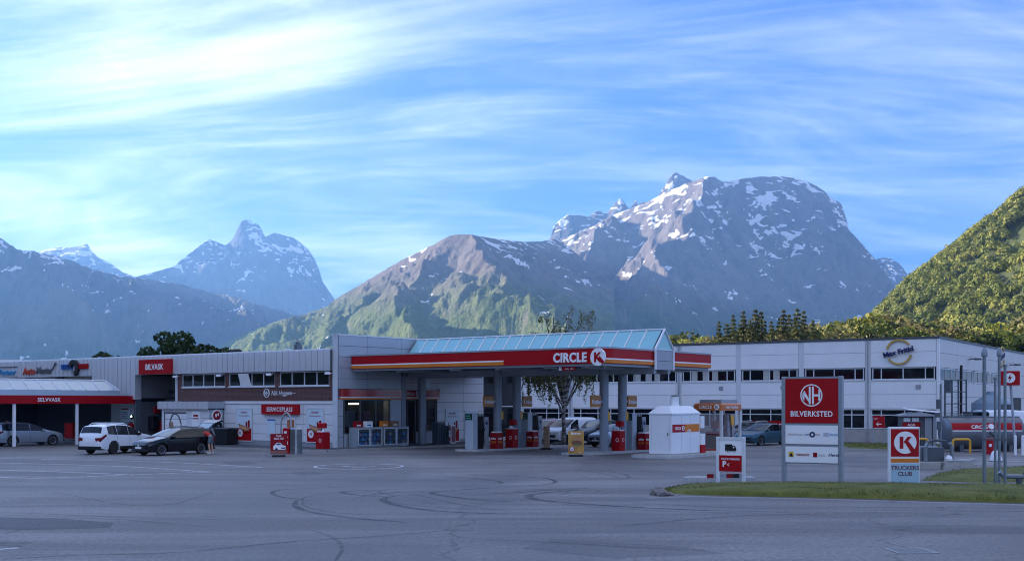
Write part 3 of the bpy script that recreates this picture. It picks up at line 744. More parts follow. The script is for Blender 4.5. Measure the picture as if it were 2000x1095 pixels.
# pavement along the front (raised 0.12 m) with a kerb
pv_o = [(-13.5, -1.9), (-9.5, -4.3), (1.8, -2.6), (1.8, 5.6), (2.2, 9.5), (1.2, 19.0), (-1.0, 19.0), (-1.0, 0.0), (-46, 0.0), (-46, -0.6), (-17, -0.6)]
pav = MB().prism(pv_o, -0.02, 0.12, axis='z').build('pavement', M_ASPH2, None, loc=tuple(sw(0, 0)), rot=(0, 0, SROT))
tag(pav, 'low raised pavement along the station front', 'pavement', kind='structure')
kb = MB()
for a, b_ in zip(pv_o[:6], pv_o[1:6]):
    a_, c_ = Vector(a), Vector(b_); L = (c_ - a_).length; nn = max(1, int(L / 1.0)); t = (c_ - a_).normalized(); nr = Vector((t.y, -t.x))
    for k in range(nn):
        p, q = a_ + t * (L * k / nn + 0.008), a_ + t * (L * (k + 1) / nn - 0.008)
        MB().prism([tuple(p + nr * 0.004), tuple(q + nr * 0.004), tuple(q + nr * 0.13), tuple(p + nr * 0.13)], 0, 0.125, axis='z').build('kerb_stone', M_CONC, pav)

BH = 6.2
ST = sthing('service_station', 'long low grey service station with brick band and car wash bays', 'building')
XE = -50.0
xa, xb = lx(346), -0.45                           # brick part from xa to xb
xo0, xo1 = lx(268), lx(345)                       # car wash opening
xs0 = lx(182); xw0 = lx(217)
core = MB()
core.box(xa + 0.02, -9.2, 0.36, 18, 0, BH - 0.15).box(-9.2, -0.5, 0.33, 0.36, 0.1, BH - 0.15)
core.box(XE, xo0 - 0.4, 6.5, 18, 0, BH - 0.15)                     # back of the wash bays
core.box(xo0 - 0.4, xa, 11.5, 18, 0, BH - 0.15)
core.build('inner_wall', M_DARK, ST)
MB().box(XE, -0.5, 0.28, 18.2, BH - 0.14, BH - 0.04).build('roof_deck', M_DGREY, ST)
# top band of folded metal sheets, each a piece
prof = [(-0.28, 4.85), (-0.28, BH - 0.16), (-0.25, BH - 0.06), (-0.18, BH), (0.25, BH + 0.03), (0.25, 4.85)]
prof_hi = prof
SW_ = 0.54
mcl = MB().prism([(a, b_) for a, b_ in prof], 0.018, SW_ - 0.018, axis='x').mesh('cladding_sheet', M_CLAD, 30)
low = MB().prism([(-0.28, 3.1), (-0.28, BH - 0.16), (-0.25, BH - 0.06), (-0.18, BH), (0.25, BH + 0.03), (0.25, 3.1)], 0.018, SW_ - 0.018, axis='x').mesh('cladding_sheet', M_CLAD, 30)
k = 0; x = xb - SW_
while x > XE:
    deep = (xs0 < x + SW_ / 2 < xo0)
    link('cladding_sheet', low if deep else mcl, ST, (x, 0, 0)); x -= SW_
MB().box(XE, xb, -0.24, 0.24, 4.86, BH - 0.10).build('sheet_backing', M_DGREY, ST)
# brick
bmat = bpy.data.materials.new('brick_wall'); n, l = nodes_of(bmat); b = n['Principled BSDF']; b.inputs['Roughness'].default_value = 0.85
tcn = n.new('ShaderNodeTexCoord'); mp = n.new('ShaderNodeMapping'); mp.inputs['Rotation'].default_value = (R(90), 0, 0); l.new(tcn.outputs['Object'], mp.inputs[0])
bt = n.new('ShaderNodeTexBrick'); bt.inputs['Scale'].default_value = 1.0; bt.inputs['Brick Width'].default_value = 0.24; bt.inputs['Row Height'].default_value = 0.078; bt.inputs['Mortar Size'].default_value = 0.006
bt.inputs['Color1'].default_value = (0.13, 0.045, 0.036, 1); bt.inputs['Color2'].default_value = (0.085, 0.034, 0.030, 1); bt.inputs['Mortar'].default_value = (0.20, 0.17, 0.16, 1)
l.new(mp.outputs[0], bt.inputs['Vector']); l.new(bt.outputs['Color'], b.inputs['Base Color'])
bpn = n.new('ShaderNodeBump'); bpn.inputs['Distance'].default_value = 0.01; bpn.inputs['Strength'].default_value = 0.8; bpn.invert = True; l.new(bt.outputs['Fac'], bpn.inputs['Height']); l.new(bpn.outputs[0], b.inputs['Normal'])
wins = [(lx(355.6), lx(439.5)), (lx(447), lx(537)), (lx(546), lx(643))]
WZ0, WZ1 = 3.93, 4.82
bw = MB().box(xa, xb, 0.0, 0.30, 2.98, WZ0 - 0.01)
edges = [xa] + [v for w in wins for v in w] + [xb]
for i in range(0, len(edges), 2):
    if edges[i + 1] - edges[i] > 0.02: bw.box(edges[i], edges[i + 1], 0.0, 0.30, WZ0 - 0.01, 4.86)
bw.build('brick_band', bmat, ST)
def window(parent, x0, x1, z0, z1, y, nv, frame=0.06, dep=0.10, mats=(M_FRAME, M_GLASS), hbars=(), name='window', vx=None, sill=True, gmat=None, plane='y'):
    """window in the plane y=const (or x=const): frame mesh with each pane its own child"""
    def B(mb, a0, a1, d0, d1, c0, c1):
        return mb.box(a0, a1, d0, d1, c0, c1) if plane == 'y' else mb.box(-d1, -d0, a0, a1, c0, c1)
    mb = MB()
    vxs = vx if vx else [x0 + (x1 - x0) * k / nv for k in range(1, nv)]
    B(mb, x0, x1, y, y + dep, z0, z0 + frame); B(mb, x0, x1, y, y + dep, z1 - frame, z1)
    B(mb, x0, x0 + frame, y, y + dep, z0 + frame, z1 - frame); B(mb, x1 - frame, x1, y, y + dep, z0 + frame, z1 - frame)
    for v in vxs: B(mb, v - frame / 2, v + frame / 2, y, y + dep, z0 + frame, z1 - frame)
    xs = [x0 + frame / 2] + list(vxs) + [x1 - frame / 2]
    for h in hbars:
        for a, c in zip(xs[:-1], xs[1:]): B(mb, a + frame / 2, c - frame / 2, y + 0.002, y + dep, h - frame / 2, h + frame / 2)
    if sill: B(mb, x0 - 0.04, x1 + 0.04, y - 0.10, y + 0.02, z0 - 0.07, z0 - 0.002)
    w = mb.build(name, mats[0], parent)
    zs = [z0 + frame / 2] + list(hbars) + [z1 - frame / 2]
    for a, c in zip(xs[:-1], xs[1:]):
        for e, f in zip(zs[:-1], zs[1:]):
            p = MB(); B(p, a + frame / 2 - 0.01, c - frame / 2 + 0.01, y + dep * 0.45, y + dep * 0.55, e + frame / 2 - 0.01, f - frame / 2 + 0.01); p.build('pane', gmat or mats[1], w)
    return w
for i, (a, c) in enumerate(wins):
    w = window(ST, a, c, WZ0, WZ1, 0.03, 4)
    if i == 1:   # one casement tilted open
        x0, x1 = a + (c - a) * 0.27, a + (c - a) * 0.49
        MB().prism([(-0.26, WZ1 - 0.10), (-0.22, WZ1 - 0.07), (0.04, WZ0 + 0.07), (0.0, WZ0 + 0.04)], x0, x1, axis='x').build('tilted_casement', M_PAPER, w)
# lower wall panels
pz = [0.42, 0.87, 1.51, 2.15, 2.78]
vxs = [xb, lx(592), lx(490), lx(437)]
pm = {}
for i in range(3):
    for z0, z1 in zip(pz[:-1], pz[1:]):
        MB().box(vxs[i + 1] + 0.012, vxs[i] - 0.012, 0.015, 0.06, z0 + 0.012, z1 - 0.012).build('wall_panel', M_PANEL, ST)
MB().box(lx(437), xb, 0.06, 0.32, 0.1, 2.97).build('panel_backing', M_DGREY, ST)
MB().box(lx(437), xb, -0.03, 0.06, 2.79, 2.975).build('trim_strip', M_PANEL, ST)
MB().box(lx(437), xb, 0.0, 0.06, 0.10, 0.41).build('plinth', M_GREY, ST)
# wall piece left of the car wash door and inner frames
for z0, z1 in ((0.12, 0.9), (0.9, 1.7), (1.7, 2.5), (2.5, 3.08)):
    MB().box(xw0, xo0 - 0.25, 0.0, 0.06, z0 + 0.01, z1 - 0.01).build('wall_panel', M_SHOPP, ST)
MB().box(xw0, xo0 - 0.25, 0.06, 0.4, 0.1, 4.9).build('panel_backing', M_DGREY, ST)
MB().box(xo0 - 0.25, xo0, -0.1, 0.35, 0.1, 4.84).build('door_jamb', mat('dark_jamb', (0.10, 0.12, 0.14), 0.5), ST)
M_BAYP = mat('bay_panel', (0.20, 0.20, 0.21), 0.6, var=0.1)
MB().box(xo0 - 0.25, xo0 - 0.02, 0.36, 11.1, 3.2, 4.84).build('bay_wall', M_BAYP, ST)
MB().box(xo0 - 0.25, xo0 - 0.10, 0.36, 11.1, 0.1, 2.95).build('bay_wall', mat('bay_lower', (0.11, 0.115, 0.13), 0.6, var=0.15), ST)
MB().box(xo0 - 0.25, xo0 + 0.06, 0.36, 11.1, 2.95, 3.195).build('bay_beam', M_BLACK, ST)
MB().bbox(xo0 - 0.05, xo0 + 0.55, 1.6, 3.6, 0.5, 1.55, 0.04).build('wash_machine', M_DKRED, ST)
MB().bbox(xo0 - 0.05, xo0 + 0.5, 0.9, 1.5, 0.9, 1.9, 0.04).build('control_cabinet', M_BLACK, ST)
MB().bbox(xo0 - 0.02, xo0 + 0.25, 2.5, 3.1, 3.6, 3.75, 0.02).build('bay_lamp', M_DGREY, ST)
MB().bbox(xo0 - 0.02, xo0 + 0.2, 1.3, 1.8, 2.1, 2.6, 0.05).build('hose_drum', M_DKRED, ST)
MB().box(xo1 - 0.03, xo1 + 0.12, -0.05, 0.30, 0.1, 4.84).build('door_jamb', M_PANEL, ST)
# car wash bay interior: side wall, shutter box, beams, machine
MB().box(xo1 + 0.15, xo1 + 0.3, 0.4, 11.4, 0.1, 4.8).build('bay_wall', M_SHOPP, ST)
MB().box(xo0, xo1 - 0.04, 3.0, 3.2, 3.35, 4.8).build('bay_header', M_BAYP, ST)
MB().box(xo0 + 0.08, xo1 - 0.04, 2.3, 2.5, 2.95, 3.15).build('bay_beam', M_DGREY, ST)
MB().box(xo0 + 0.9, xo1 - 0.1, 6.0, 6.6, 0.1, 1.7).build('wash_machine', M_DKRED, ST)
MB().box(xo0 + 0.8, xo1 - 1.0, 6.0, 6.7, 1.72, 2.6).build('wash_machine', M_BLACK, ST)
MB().box(xo0, xo1, 11.2, 11.4, 0.1, 4.8).build('bay_back', mat('bay_back_paint', (0.26, 0.27, 0.30), 0.6, var=0.15, scale=1), ST)
# wash hall left of it: openings with dark interior and piers
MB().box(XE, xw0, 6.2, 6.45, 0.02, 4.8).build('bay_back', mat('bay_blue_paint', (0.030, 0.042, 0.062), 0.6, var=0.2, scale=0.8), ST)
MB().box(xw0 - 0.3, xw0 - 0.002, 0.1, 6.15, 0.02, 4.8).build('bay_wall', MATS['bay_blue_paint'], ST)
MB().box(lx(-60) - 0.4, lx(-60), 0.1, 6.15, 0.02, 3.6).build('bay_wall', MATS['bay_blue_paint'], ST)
# workshop sign band with a recessed strip of doors below (px 0..182)
MB().box(XE, xs0 - 0.3, 0.35, 0.55, 3.2, 4.84).build('workshop_door', mat('pale_door', (0.40, 0.39, 0.38), 0.5, var=0.06), ST)
for px in (50, 110, 115):
    MB().box(lx(px) - 0.14, lx(px) + 0.14, 0.1, 0.34, 3.2, 4.84).build('pier', M_DGREY, ST)
# roof things
def roof_box(name, px, d, w, dep, z0, z1, m_, parent=ST):
    x, y = sl(gp(px, d)); return x, y
x, y = lx(582, 3.0), 3.0
fl = MB().bbox(x - 0.22, x + 0.22, y - 0.22, y + 0.22, BH - 0.04, BH + 0.55, 0.03).lathe([(0.14, 0), (0.14, 0.1), (0.24, 0.12), (0.02, 0.36)], 14, (x, y, BH + 0.55)); fl.build('flue', M_GALV, ST)
x = lx(461, 4.0); y = 4.0
MB().bbox(x - 0.42, x + 0.42, y - 0.3, y + 0.3, BH + 0.02, BH + 0.48, 0.12).box(x - 0.55, x + 0.55, y - 0.4, y + 0.4, BH - 0.04, BH + 0.06).build('roof_vent', M_BLACK, ST)
for px in (343, 428, 526, 641):
    x = lx(px, -0.3)
    MB().bbox(x - 0.22, x + 0.22, -0.42, -0.29, 4.60, 4.74, 0.03).box(x - 0.03, x + 0.03, -0.3, 0.0, 4.66, 4.72).build('wall_lamp', M_PAPER, ST)
MB().tube([(xo1 + 0.02, -0.08, 4.6), (xo1 + 0.02, -0.08, 2.95)], 0.035).build('rain_pipe', M_PANEL, ST)

# signs on the front
def board(name, label, x0, x1, z0, z1, y0, y1, m_, cat='sign'):
    t = sthing(name, label, cat, (x0 + x1) / 2, y0, z0); w = (x1 - x0) / 2
    MB().bbox(-w, w, 0, y1 - y0, 0, z1 - z0, 0.02).build('board', m_, t)
    return t, w, z1 - z0
xA, xB = lx(272, -0.45), lx(334, -0.45)
t, w, h = board('car_wash_sign', 'red box sign reading BILVASK above the wash door', xA, xB, lz(731, xA, 0), lz(700.5, xB, 0), -0.52, -0.285, M_RED)
text('BILVASK', 0.40, M_PAPER, t, (0.02, -0.012, h / 2 - 0.20), bold=0.035, sx=0.96, space=1.08)
xA, xB = lx(515, 0), lx(586, 0)
t, w, h = board('service_sign', 'red box sign reading SERVICEPLASS on the wall', xA, xB, lz(809, xB, 0), lz(788.8, xB, 0), -0.22, 0.01, M_RED)
text('SERVICEPLASS', 0.29, M_PAPER, t, (0.05, -0.012, h / 2 - 0.14), bold=0.016, sx=0.93, space=1.08)
# brick wall logo and signature
xl, zl = lx(521.5), lz(767, lx(521.5), 0)
t = sthing('wall_logo', 'white round emblem and handwritten name on the brick band', 'sign', xl, -0.02, zl)
MB().ring((0, 0), 0.24, 0.29, -0.03, 0.0).build('ring', M_PAPER, t)
MB().disc((0, 0), 0.24, -0.02, -0.005, 28).build('disc', mat('logo_dark', (0.05, 0.03, 0.035), 0.6), t)
text('NH', 0.30, M_PAPER, t, (0, -0.03, -0.15), bold=0.02, sx=0.66)
text('Nils Heggem', 0.30, M_PAPER, t, (0.42, -0.012, -0.14), align='LEFT', shear=0.35, sx=0.92)
MB().tube([(1.95, -0.02, -0.10), (2.4, -0.02, -0.06), (2.75, -0.02, -0.02)], 0.018, 6).build('flourish', M_PAPER, t)
# workshop brand signs at far left
def wsign(name, label, px0, px1, py):
    x0, x1 = lx(px0, -0.3), lx(px1, -0.3)
    return sthing(name, label, 'sign', (x0 + x1) / 2, -0.30, lz(py, (x0 + x1) / 2, -0.3)), x1 - x0
t, w = wsign('workshop_sign', 'blue raised workshop letters at the left edge of the cladding', -22, 34, 727)
text('Partner', 0.46, M_CYAN, t, (w * 0.16, -0.01, -0.20), bold=0.02, sx=w * 0.60 / 2.0, shear=0.1, depth=0.1)
MB().box(-w / 2, -w * 0.20, -0.06, 0.0, -0.35, 0.35).build('badge', M_CYAN, t)
MB().box(-w * 0.15, w / 2, -0.05, 0.0, 0.40, 0.45).box(-w * 0.15, w / 2, -0.05, 0.0, -0.45, -0.40).build('rule', M_DGREY, t)
t, w = wsign('workshop_sign', 'red and grey raised workshop letters with a spanner tail', 45, 108, 723)
text('Auto', 0.56, mat('warm_red_print', (0.50, 0.06, 0.03), 0.4, var=0.02), t, (-w * 0.5, -0.01, -0.30), bold=0.02, sx=w * 0.40 / 1.62, shear=0.2, align='LEFT', depth=0.1)
text('Mester', 0.54, mat('grey_print', (0.10, 0.105, 0.12), 0.4, var=0.02), t, (-w * 0.08, -0.01, -0.26), bold=0.02, sx=w * 0.54 / 2.35, shear=0.2, align='LEFT', depth=0.1)
MB().tube([(w * 0.42, -0.04, 0.05), (w * 0.5, -0.04, 0.45)], 0.05, 8).lathe([(0.10, 0), (0.12, 0.08), (0.06, 0.16)], 8, (w * 0.51, -0.04, 0.42)).build('spanner', MATS['grey_print'], t)
t, w = wsign('workshop_sign', 'blue and red bar sign with a black tyre between', 121, 173, 719)
MB().box(-w / 2, -w * 0.08, -0.10, 0, -0.05, 0.32).build('blue_bar', M_SBLUE, t)
MB().box(w * 0.06, w / 2, -0.10, 0, -0.05, 0.32).build('red_bar', M_RED, t)
text('SUPER', 0.22, M_SNAVY, t, (-w * 0.29, -0.11, 0.02), sx=w * 0.36 / 1.0)
text('DEKK', 0.22, M_DKRED, t, (w * 0.28, -0.11, 0.02), sx=w * 0.36 / 0.85)
MB().ring((0, 0.02), 0.30, 0.62, -0.22, 0.0, -70, 170, 24).build('tyre', M_RUBBER, t)
MB().ring((0.02, -0.06), 0.34, 0.46, -0.16, -0.02, 180, 300, 16).build('tread', M_GREY, t)
# ------------------------------------------------------------------ shop block with canopy
SH = sthing('shop_building', 'blue grey panelled shop with red band and glazed entrance', 'building')
SZ = 7.0
Y1 = 5.6                                           # end of the front block
XB = -1.0                                          # the rest of the wall stands back
MB().box(-0.45, -0.06, -0.06, 0.02, 0.1, SZ).build('corner_fin', mat('pale_fin', (0.60, 0.63, 0.67), 0.4, metal=0.1, var=0.04), SH)
MB().box(-0.47, 0.02, -0.10, 14.0, SZ, SZ + 0.07).build('coping', M_FRAME, SH)
core = MB().box(-0.40, -0.06, 0.03, Y1, 3.75, SZ - 0.01).box(-9, -0.42, 0.40, 18.0, 5.2, 6.0).box(-9, -5.0, 0.35, 18.0, 0.1, 5.2).box(-0.40, -0.06, Y1, 14.0, 4.6, SZ - 0.01)
core.build('inner_wall', M_DGREY, SH)
# panels on the front block (x = 0 face)
def panel_x(x, y0, y1, z0, z1, m_=M_SHOPP, g_=0.012): return MB().box(x - 0.05, x, y0 + g_, y1 - g_, z0 + g_, z1 - g_).build('wall_panel', m_, SH)
ycol = [0.03, ly(692), ly(718), ly(766), Y1]
zrow = [4.35, 5.02, 5.69, 6.36, SZ]
for a, c in zip(ycol[:1] + ycol[2:3], ycol[2:3] + ycol[4:]):
    for z0, z1 in zip(zrow[:-1], zrow[1:]): panel_x(0.0, a, c, z0, z1)
    panel_x(0.0, a, c, 3.72, 4.35)
for z0, z1 in zip(zrow[2:-1], zrow[3:]):
    panel_x(0.0, Y1, 9.8, z0, z1); panel_x(0.0, 9.8, 14.0, z0, z1)
for z0, z1 in ((0.12, 0.75), (0.75, 1.4), (1.4, 2.05), (2.05, 2.7), (2.7, 3.1)):
    panel_x(0.0, 0.03, 0.42, z0, z1)
MB().box(-0.40, -0.055, 0.03, 0.42, 0.1, 3.75).build('pier', M_DGREY, SH)
# red band
M_BAND = mat('glossy_red_band', (0.36, 0.008, 0.012), 0.12, var=0.08, scale=0.9, coat=0.6)
def band(x, y0, y1):
    MB().box(x - 0.35, x + 0.06, y0, y1, 3.24, 3.70).build('red_band', M_BAND, SH)
    MB().box(x - 0.35, x + 0.05, y0, y1, 3.17, 3.238).build('white_stripe', M_PAPER, SH)
    MB().box(x - 0.35, x + 0.055, y0, y1, 3.08, 3.168).build('orange_stripe', M_ORANGE, SH)
band(0.0, 0.15, Y1)
band(XB + 0.2, Y1 + 0.05, 10.2)
text('CIRCLE', 0.20, M_PAPER, SH, (XB + 0.27, 7.2, 3.37), rz=90, bold=0.015)
MB().lathe([(0.17, 0), (0.17, 0.03)], 24).build('logo_disc', M_PAPER, SH, loc=(XB + 0.262, 7.95, 3.47), rot=(0, R(90), 0))
text('K', 0.20, M_RED, SH, (XB + 0.30, 7.95, 3.37), rz=90, bold=0.02)
# front window and shop interior
window(SH, 0.5, 4.6, 0.95, 3.06, 0.02, 3, frame=0.07, mats=(M_DGREY, M_GLASS), plane='x', sill=False, gmat=mat('shop_glass', (0.015, 0.02, 0.025), 0.03, var=0.0, spec=0.6, alpha=0.32), vx=[1.9, 3.3])
MB().box(-0.35, -0.03, 0.5, Y1, 0.12, 0.94).build('window_plinth', M_SHOPP, SH)
MB().box(-0.35, -0.02, 4.62, Y1, 0.12, 3.07).build('pier', M_SHOPP, SH)
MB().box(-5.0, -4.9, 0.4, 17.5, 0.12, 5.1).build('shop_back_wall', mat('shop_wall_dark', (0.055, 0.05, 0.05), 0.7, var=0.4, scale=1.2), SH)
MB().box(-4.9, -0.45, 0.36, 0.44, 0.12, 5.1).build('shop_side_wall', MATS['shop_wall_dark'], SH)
MB().box(-4.9, -0.45, 0.45, 14.0, 0.121, 0.14).build('shop_floor', mat('shop_floor_tile', (0.12, 0.12, 0.12), 0.4, var=0.1), SH)
for k, (y_, c_) in enumerate(((0.9, M_SBLUE), (2.2, M_DKRED), (3.6, M_CYAN))):
    MB().box(-2.2, -1.7, y_, y_ + 1.0, 0.13, 1.5).build('shelf', c_, SH)
MB().box(-0.9, -0.86, 0.9, 2.3, 1.35, 2.35).build('window_print', mat('print_blue_grey', (0.16, 0.24, 0.32), 0.6, var=0.4, scale=1.5), SH)
MB().box(-0.9, -0.86, 2.6, 3.7, 1.35, 2.35).build('window_print', mat('print_pink_grey', (0.30, 0.16, 0.22), 0.6, var=0.5, scale=2.0), SH)
M_LAMPW = mat('lit_shop_lamp', (0.9, 0.85, 0.7), 0.5, var=0.0, emit=(1.0, 0.86, 0.62, 2.2))
for y_ in (0.9, 2.1, 3.4):
    MB().box(-2.6, -2.45, y_, y_ + 0.8, 2.75, 2.86).build('ceiling_lamp', M_LAMPW, SH)
MB().lathe([(0.02, 0), (0.08, 0.05), (0.08, 0.11), (0.02, 0.16)], 12, (-0.7, 0.95, 2.62)).build('globe_lamp', M_LAMPW, SH)
# set back wall: entrance, second shop window, panels, tall window
window(SH, Y1 + 0.1, 8.1, 0.14, 3.06, -XB, 3, frame=0.08, mats=(M_DGREY, MATS['shop_glass']), plane='x', sill=False, name='entrance_door')
window(SH, 8.3, 10.1, 0.95, 3.06, -XB, 2, frame=0.07, mats=(M_DGREY, MATS['shop_glass']), plane='x', sill=False)
MB().box(XB - 0.3, XB - 0.02, 8.12, 10.2, 0.12, 0.93).build('window_plinth', M_SHOPP, SH)
MB().box(XB - 0.35, -0.07, Y1 - 0.25, Y1, 0.12, 4.6).build('pier', M_SHOPP, SH)
YP = 10.25
ycs = [YP, ly(905, XB), ly(943, XB)]
zr2 = [0.30, 0.95, 1.6, 2.25, 2.9, 3.55, 4.2, 4.85, 5.5]
for a, c in zip(ycs[:-1], ycs[1:]):
    for z0, z1 in zip(zr2[:-1], zr2[1:]): panel_x(XB, a, c, z0, z1, M_PANEL)
for z0, z1 in zip(zr2[5:-1], zr2[6:]):
    panel_x(XB, Y1, 8.0, z0, z1, M_PANEL); panel_x(XB, 8.0, YP, z0, z1, M_PANEL)
MB().box(XB - 0.4, XB - 0.055, YP, ycs[-1], 0.1, 5.5).box(XB - 0.4, XB - 0.055, Y1, YP, 3.72, 5.5).build('panel_backing', M_DGREY, SH)
MB().box(XB - 0.06, XB + 0.01, YP, ycs[-1], 0.1, 0.29).build('plinth', M_GREY, SH)
yw1 = ly(1004, XB)
window(SH, ycs[-1], yw1, 0.3, 5.2, -XB, 2, frame=0.07, plane='x', sill=False, hbars=(2.6,))
MB().box(XB - 0.4, XB, yw1, yw1 + 0.35, 0.1, 5.5).build('pier', M_WHITE, SH)
MB().box(XB - 0.4, XB + 0.02, ycs[-1], yw1 + 0.35, 5.2, 5.5).build('lintel', M_PANEL, SH)
MB().box(-9, XB - 0.42, 14.0, yw1 + 0.3, 5.3, 5.6).build('roof_deck', M_DGREY, SH)
MB().bbox(XB, XB + 0.28, 8.6, 9.3, 3.9, 4.5, 0.03).build('wall_fan_unit', M_FRAME, SH)
MB().lathe([(0.03, 0), (0.05, 0.02), (0.05, 0.18), (0.02, 0.20)], 8, (XB + 0.2, 10.2, 3.6)).build('camera_dome', M_BLACK, SH)
# roof unit
yr = 9.0; xr = lx(745, yr)
MB().bbox(-1.9, 0.1, -0.7, 0.7, -0.9, 0.62, 0.12).build('air_handler', mat('unit_grey', (0.12, 0.14, 0.16), 0.45, metal=0.4), SH, loc=(xr, yr, SZ - 0.25))
MB().lathe([(0.26, 0), (0.26, 0.5), (0.2, 0.52), (0.2, 0.8)], 14).build('duct', M_DGREY, SH, loc=(xr + 0.05, yr, SZ + 0.05), rot=(0, R(90), 0))

# ---- canopy
CAN = sthing('fuel_canopy', 'large red edged fuel canopy with glazed ridge and round columns', 'canopy')
CX1, CY0, CY1 = 18.7, 1.05, 12.6
ZT, ZB = 5.72, 4.93
RR = 0.9
def edge_path(off, n=10):
    """front edge, rounded right front corner, right end, rounded back corner, back edge"""
    pts = [(0.06, CY0 - off)]
    for k in range(n + 1):
        q = R(-90 + 90 * k / n); pts.append((CX1 - RR + (RR + off) * math.cos(q), CY0 + RR + (RR + off) * math.sin(q)))
    return pts
GY0, GY1 = 5.98, 7.96                               # glass ridge foot lines
def strip(z0, z1, off, thick, material, name, back=False):
    mb = MB(); outer = edge_path(off); inner = edge_path(off - thick)
    outer.append((CX1 + off, GY0 - 0.05)); inner.append((CX1 + off - thick, GY0 - 0.05))
    V = []; n_ = len(outer)
    for p in outer + inner: V += [(p[0], p[1], z0), (p[0], p[1], z1)]
    Fc = []
    for i in range(n_ - 1):
        a, b_ = 2 * i, 2 * (i + 1); A, B_ = 2 * (i + n_), 2 * (i + 1 + n_)
        Fc += [(a, b_, b_ + 1, a + 1), (A, A + 1, B_ + 1, B_), (a + 1, b_ + 1, B_ + 1, A + 1), (a, A, B_, b_)]
    e = 2 * (n_ - 1); E = 2 * (2 * n_ - 1)
    Fc += [(0, 1, 2 * n_ + 1, 2 * n_), (e, E, E + 1, e + 1)]
    mb.add(V, Fc)
    mb.box(CX1 + off - thick, CX1 + off, GY1 + 0.05, CY1 + off - thick, z0, z1)
    mb.box(0.06, CX1 + off, CY1 + off - thick, CY1 + off, z0, z1)
    return mb.build(name, material, CAN, smooth=30)
strip(ZB, ZT, 0.0, 0.25, M_RED, 'fascia')
def stripe(z0, z1, off, material, name):
    o1 = edge_path(off); mb = MB()
    # left run stops short of the lettering, right run starts after it
    MB().box(0.06, 12.0, CY0 - off, CY0 - 0.002, z0, z1).build(name, material, CAN)
    pts = o1[1:] + [(CX1 + off, GY0 - 0.06)]
    pin = edge_path(0.002)[1:] + [(CX1 + 0.002, GY0 - 0.06)]
    V = []; n_ = len(pts)
    for p in pts + pin: V += [(p[0], p[1], z0), (p[0], p[1], z1)]
    Fc = []
    for i in range(n_ - 1):
        a, b_ = 2 * i, 2 * (i + 1); A, B_ = 2 * (i + n_), 2 * (i + 1 + n_)
        Fc += [(a, b_, b_ + 1, a + 1), (a + 1, b_ + 1, B_ + 1, A + 1), (a, A, B_, b_)]
    e = 2 * (n_ - 1); E = 2 * (2 * n_ - 1)
    Fc += [(0, 1, 2 * n_ + 1, 2 * n_), (e, E, E + 1, e + 1)]
    mb.add(V, Fc).build(name, material, CAN)
    MB().box(CX1 + 0.002, CX1 + off, GY1 + 0.06, CY1 - 0.02, z0, z1).build(name, material, CAN)
xk = lx(1169.5, CY0)
stripe(ZB + 0.215, ZB + 0.285, 0.03, M_PAPER, 'white_stripe')
stripe(ZB + 0.03, ZB + 0.213, 0.028, M_ORANGE, 'orange_stripe')
strip(ZT + 0.002, ZT + 0.09, 0.03, 0.3, M_GREY, 'edge_trim')
strip(ZB - 0.12, ZB - 0.003, -0.12, 0.22, M_GREY, 'lower_trim')
MB().box(0.06, CX1 - 0.3, CY0 + 0.3, CY1 - 0.3, ZT - 0.35, ZT - 0.05).build('roof_deck', M_DGREY, CAN)
M_SOFF = mat('soffit_shaded', (0.045, 0.048, 0.055), 0.6, var=0.1)  # pale underside coloured dark: the shade under the canopy is put in
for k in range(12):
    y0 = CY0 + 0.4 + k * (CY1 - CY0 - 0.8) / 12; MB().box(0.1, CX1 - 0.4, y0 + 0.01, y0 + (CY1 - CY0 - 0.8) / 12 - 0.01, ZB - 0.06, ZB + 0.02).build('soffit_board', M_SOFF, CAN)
MB().box(0.1, CX1 - 0.06, 6.05, 6.35, ZB - 0.42, ZB - 0.06).box(0.1, CX1 - 0.06, 7.6, 7.9, ZB - 0.42, ZB - 0.06).build('spine_beam', M_GREY, CAN)
for x_ in (3.5, 11.5, 17.0):
    MB().box(x_ - 0.15, x_ + 0.15, CY0 + 0.5, CY1 - 0.5, ZB - 0.22, ZB - 0.062).build('cross_beam', M_GREY, CAN)
for x_ in (3.0, 6.5, 10.0, 13.5, 16.8):
    for y_ in (3.4, 10.4):
        MB().bbox(x_ - 0.4, x_ + 0.4, y_ - 0.12, y_ + 0.12, ZB - 0.14, ZB - 0.065, 0.02).build('canopy_lamp', M_FRAME, CAN)
# glazed ridge
GE, GR = 5.86, 6.95; gm_ = (GY0 + GY1) / 2; nb = 19
for s_, (ya, yb) in (('f', (GY0, gm_)), ('b', (GY1, gm_))):
    for k in range(nb):
        x0 = 0.1 + (CX1 - 0.15) * k / nb; x1 = 0.1 + (CX1 - 0.15) * (k + 1) / nb
        d_ = 0.02 if s_ == 'f' else -0.02
        MB().add([(x0 + 0.03, ya, GE), (x1 - 0.03, ya, GE), (x1 - 0.03, yb, GR), (x0 + 0.03, yb, GR), (x0 + 0.03, ya + d_, GE - 0.02), (x1 - 0.03, ya + d_, GE - 0.02), (x1 - 0.03, yb, GR - 0.03), (x0 + 0.03, yb, GR - 0.03)],
                 [(0, 1, 2, 3), (7, 6, 5, 4), (0, 4, 5, 1), (2, 6, 7, 3), (1, 5, 6, 2), (0, 3, 7, 4)]).build('roof_pane', M_GLASSR, CAN)
        if k: MB().tube([(x0, ya, GE + 0.03), (x0, yb, GR + 0.03)], 0.045, 6).build('glazing_bar', M_FRAME, CAN)
MB().box(0.1, CX1 + 0.02, GY0 - 0.10, GY0, GE - 0.16, GE + 0.03).box(0.1, CX1 + 0.02, GY1, GY1 + 0.10, GE - 0.16, GE + 0.03).build('eaves_rail', M_FRAME, CAN)
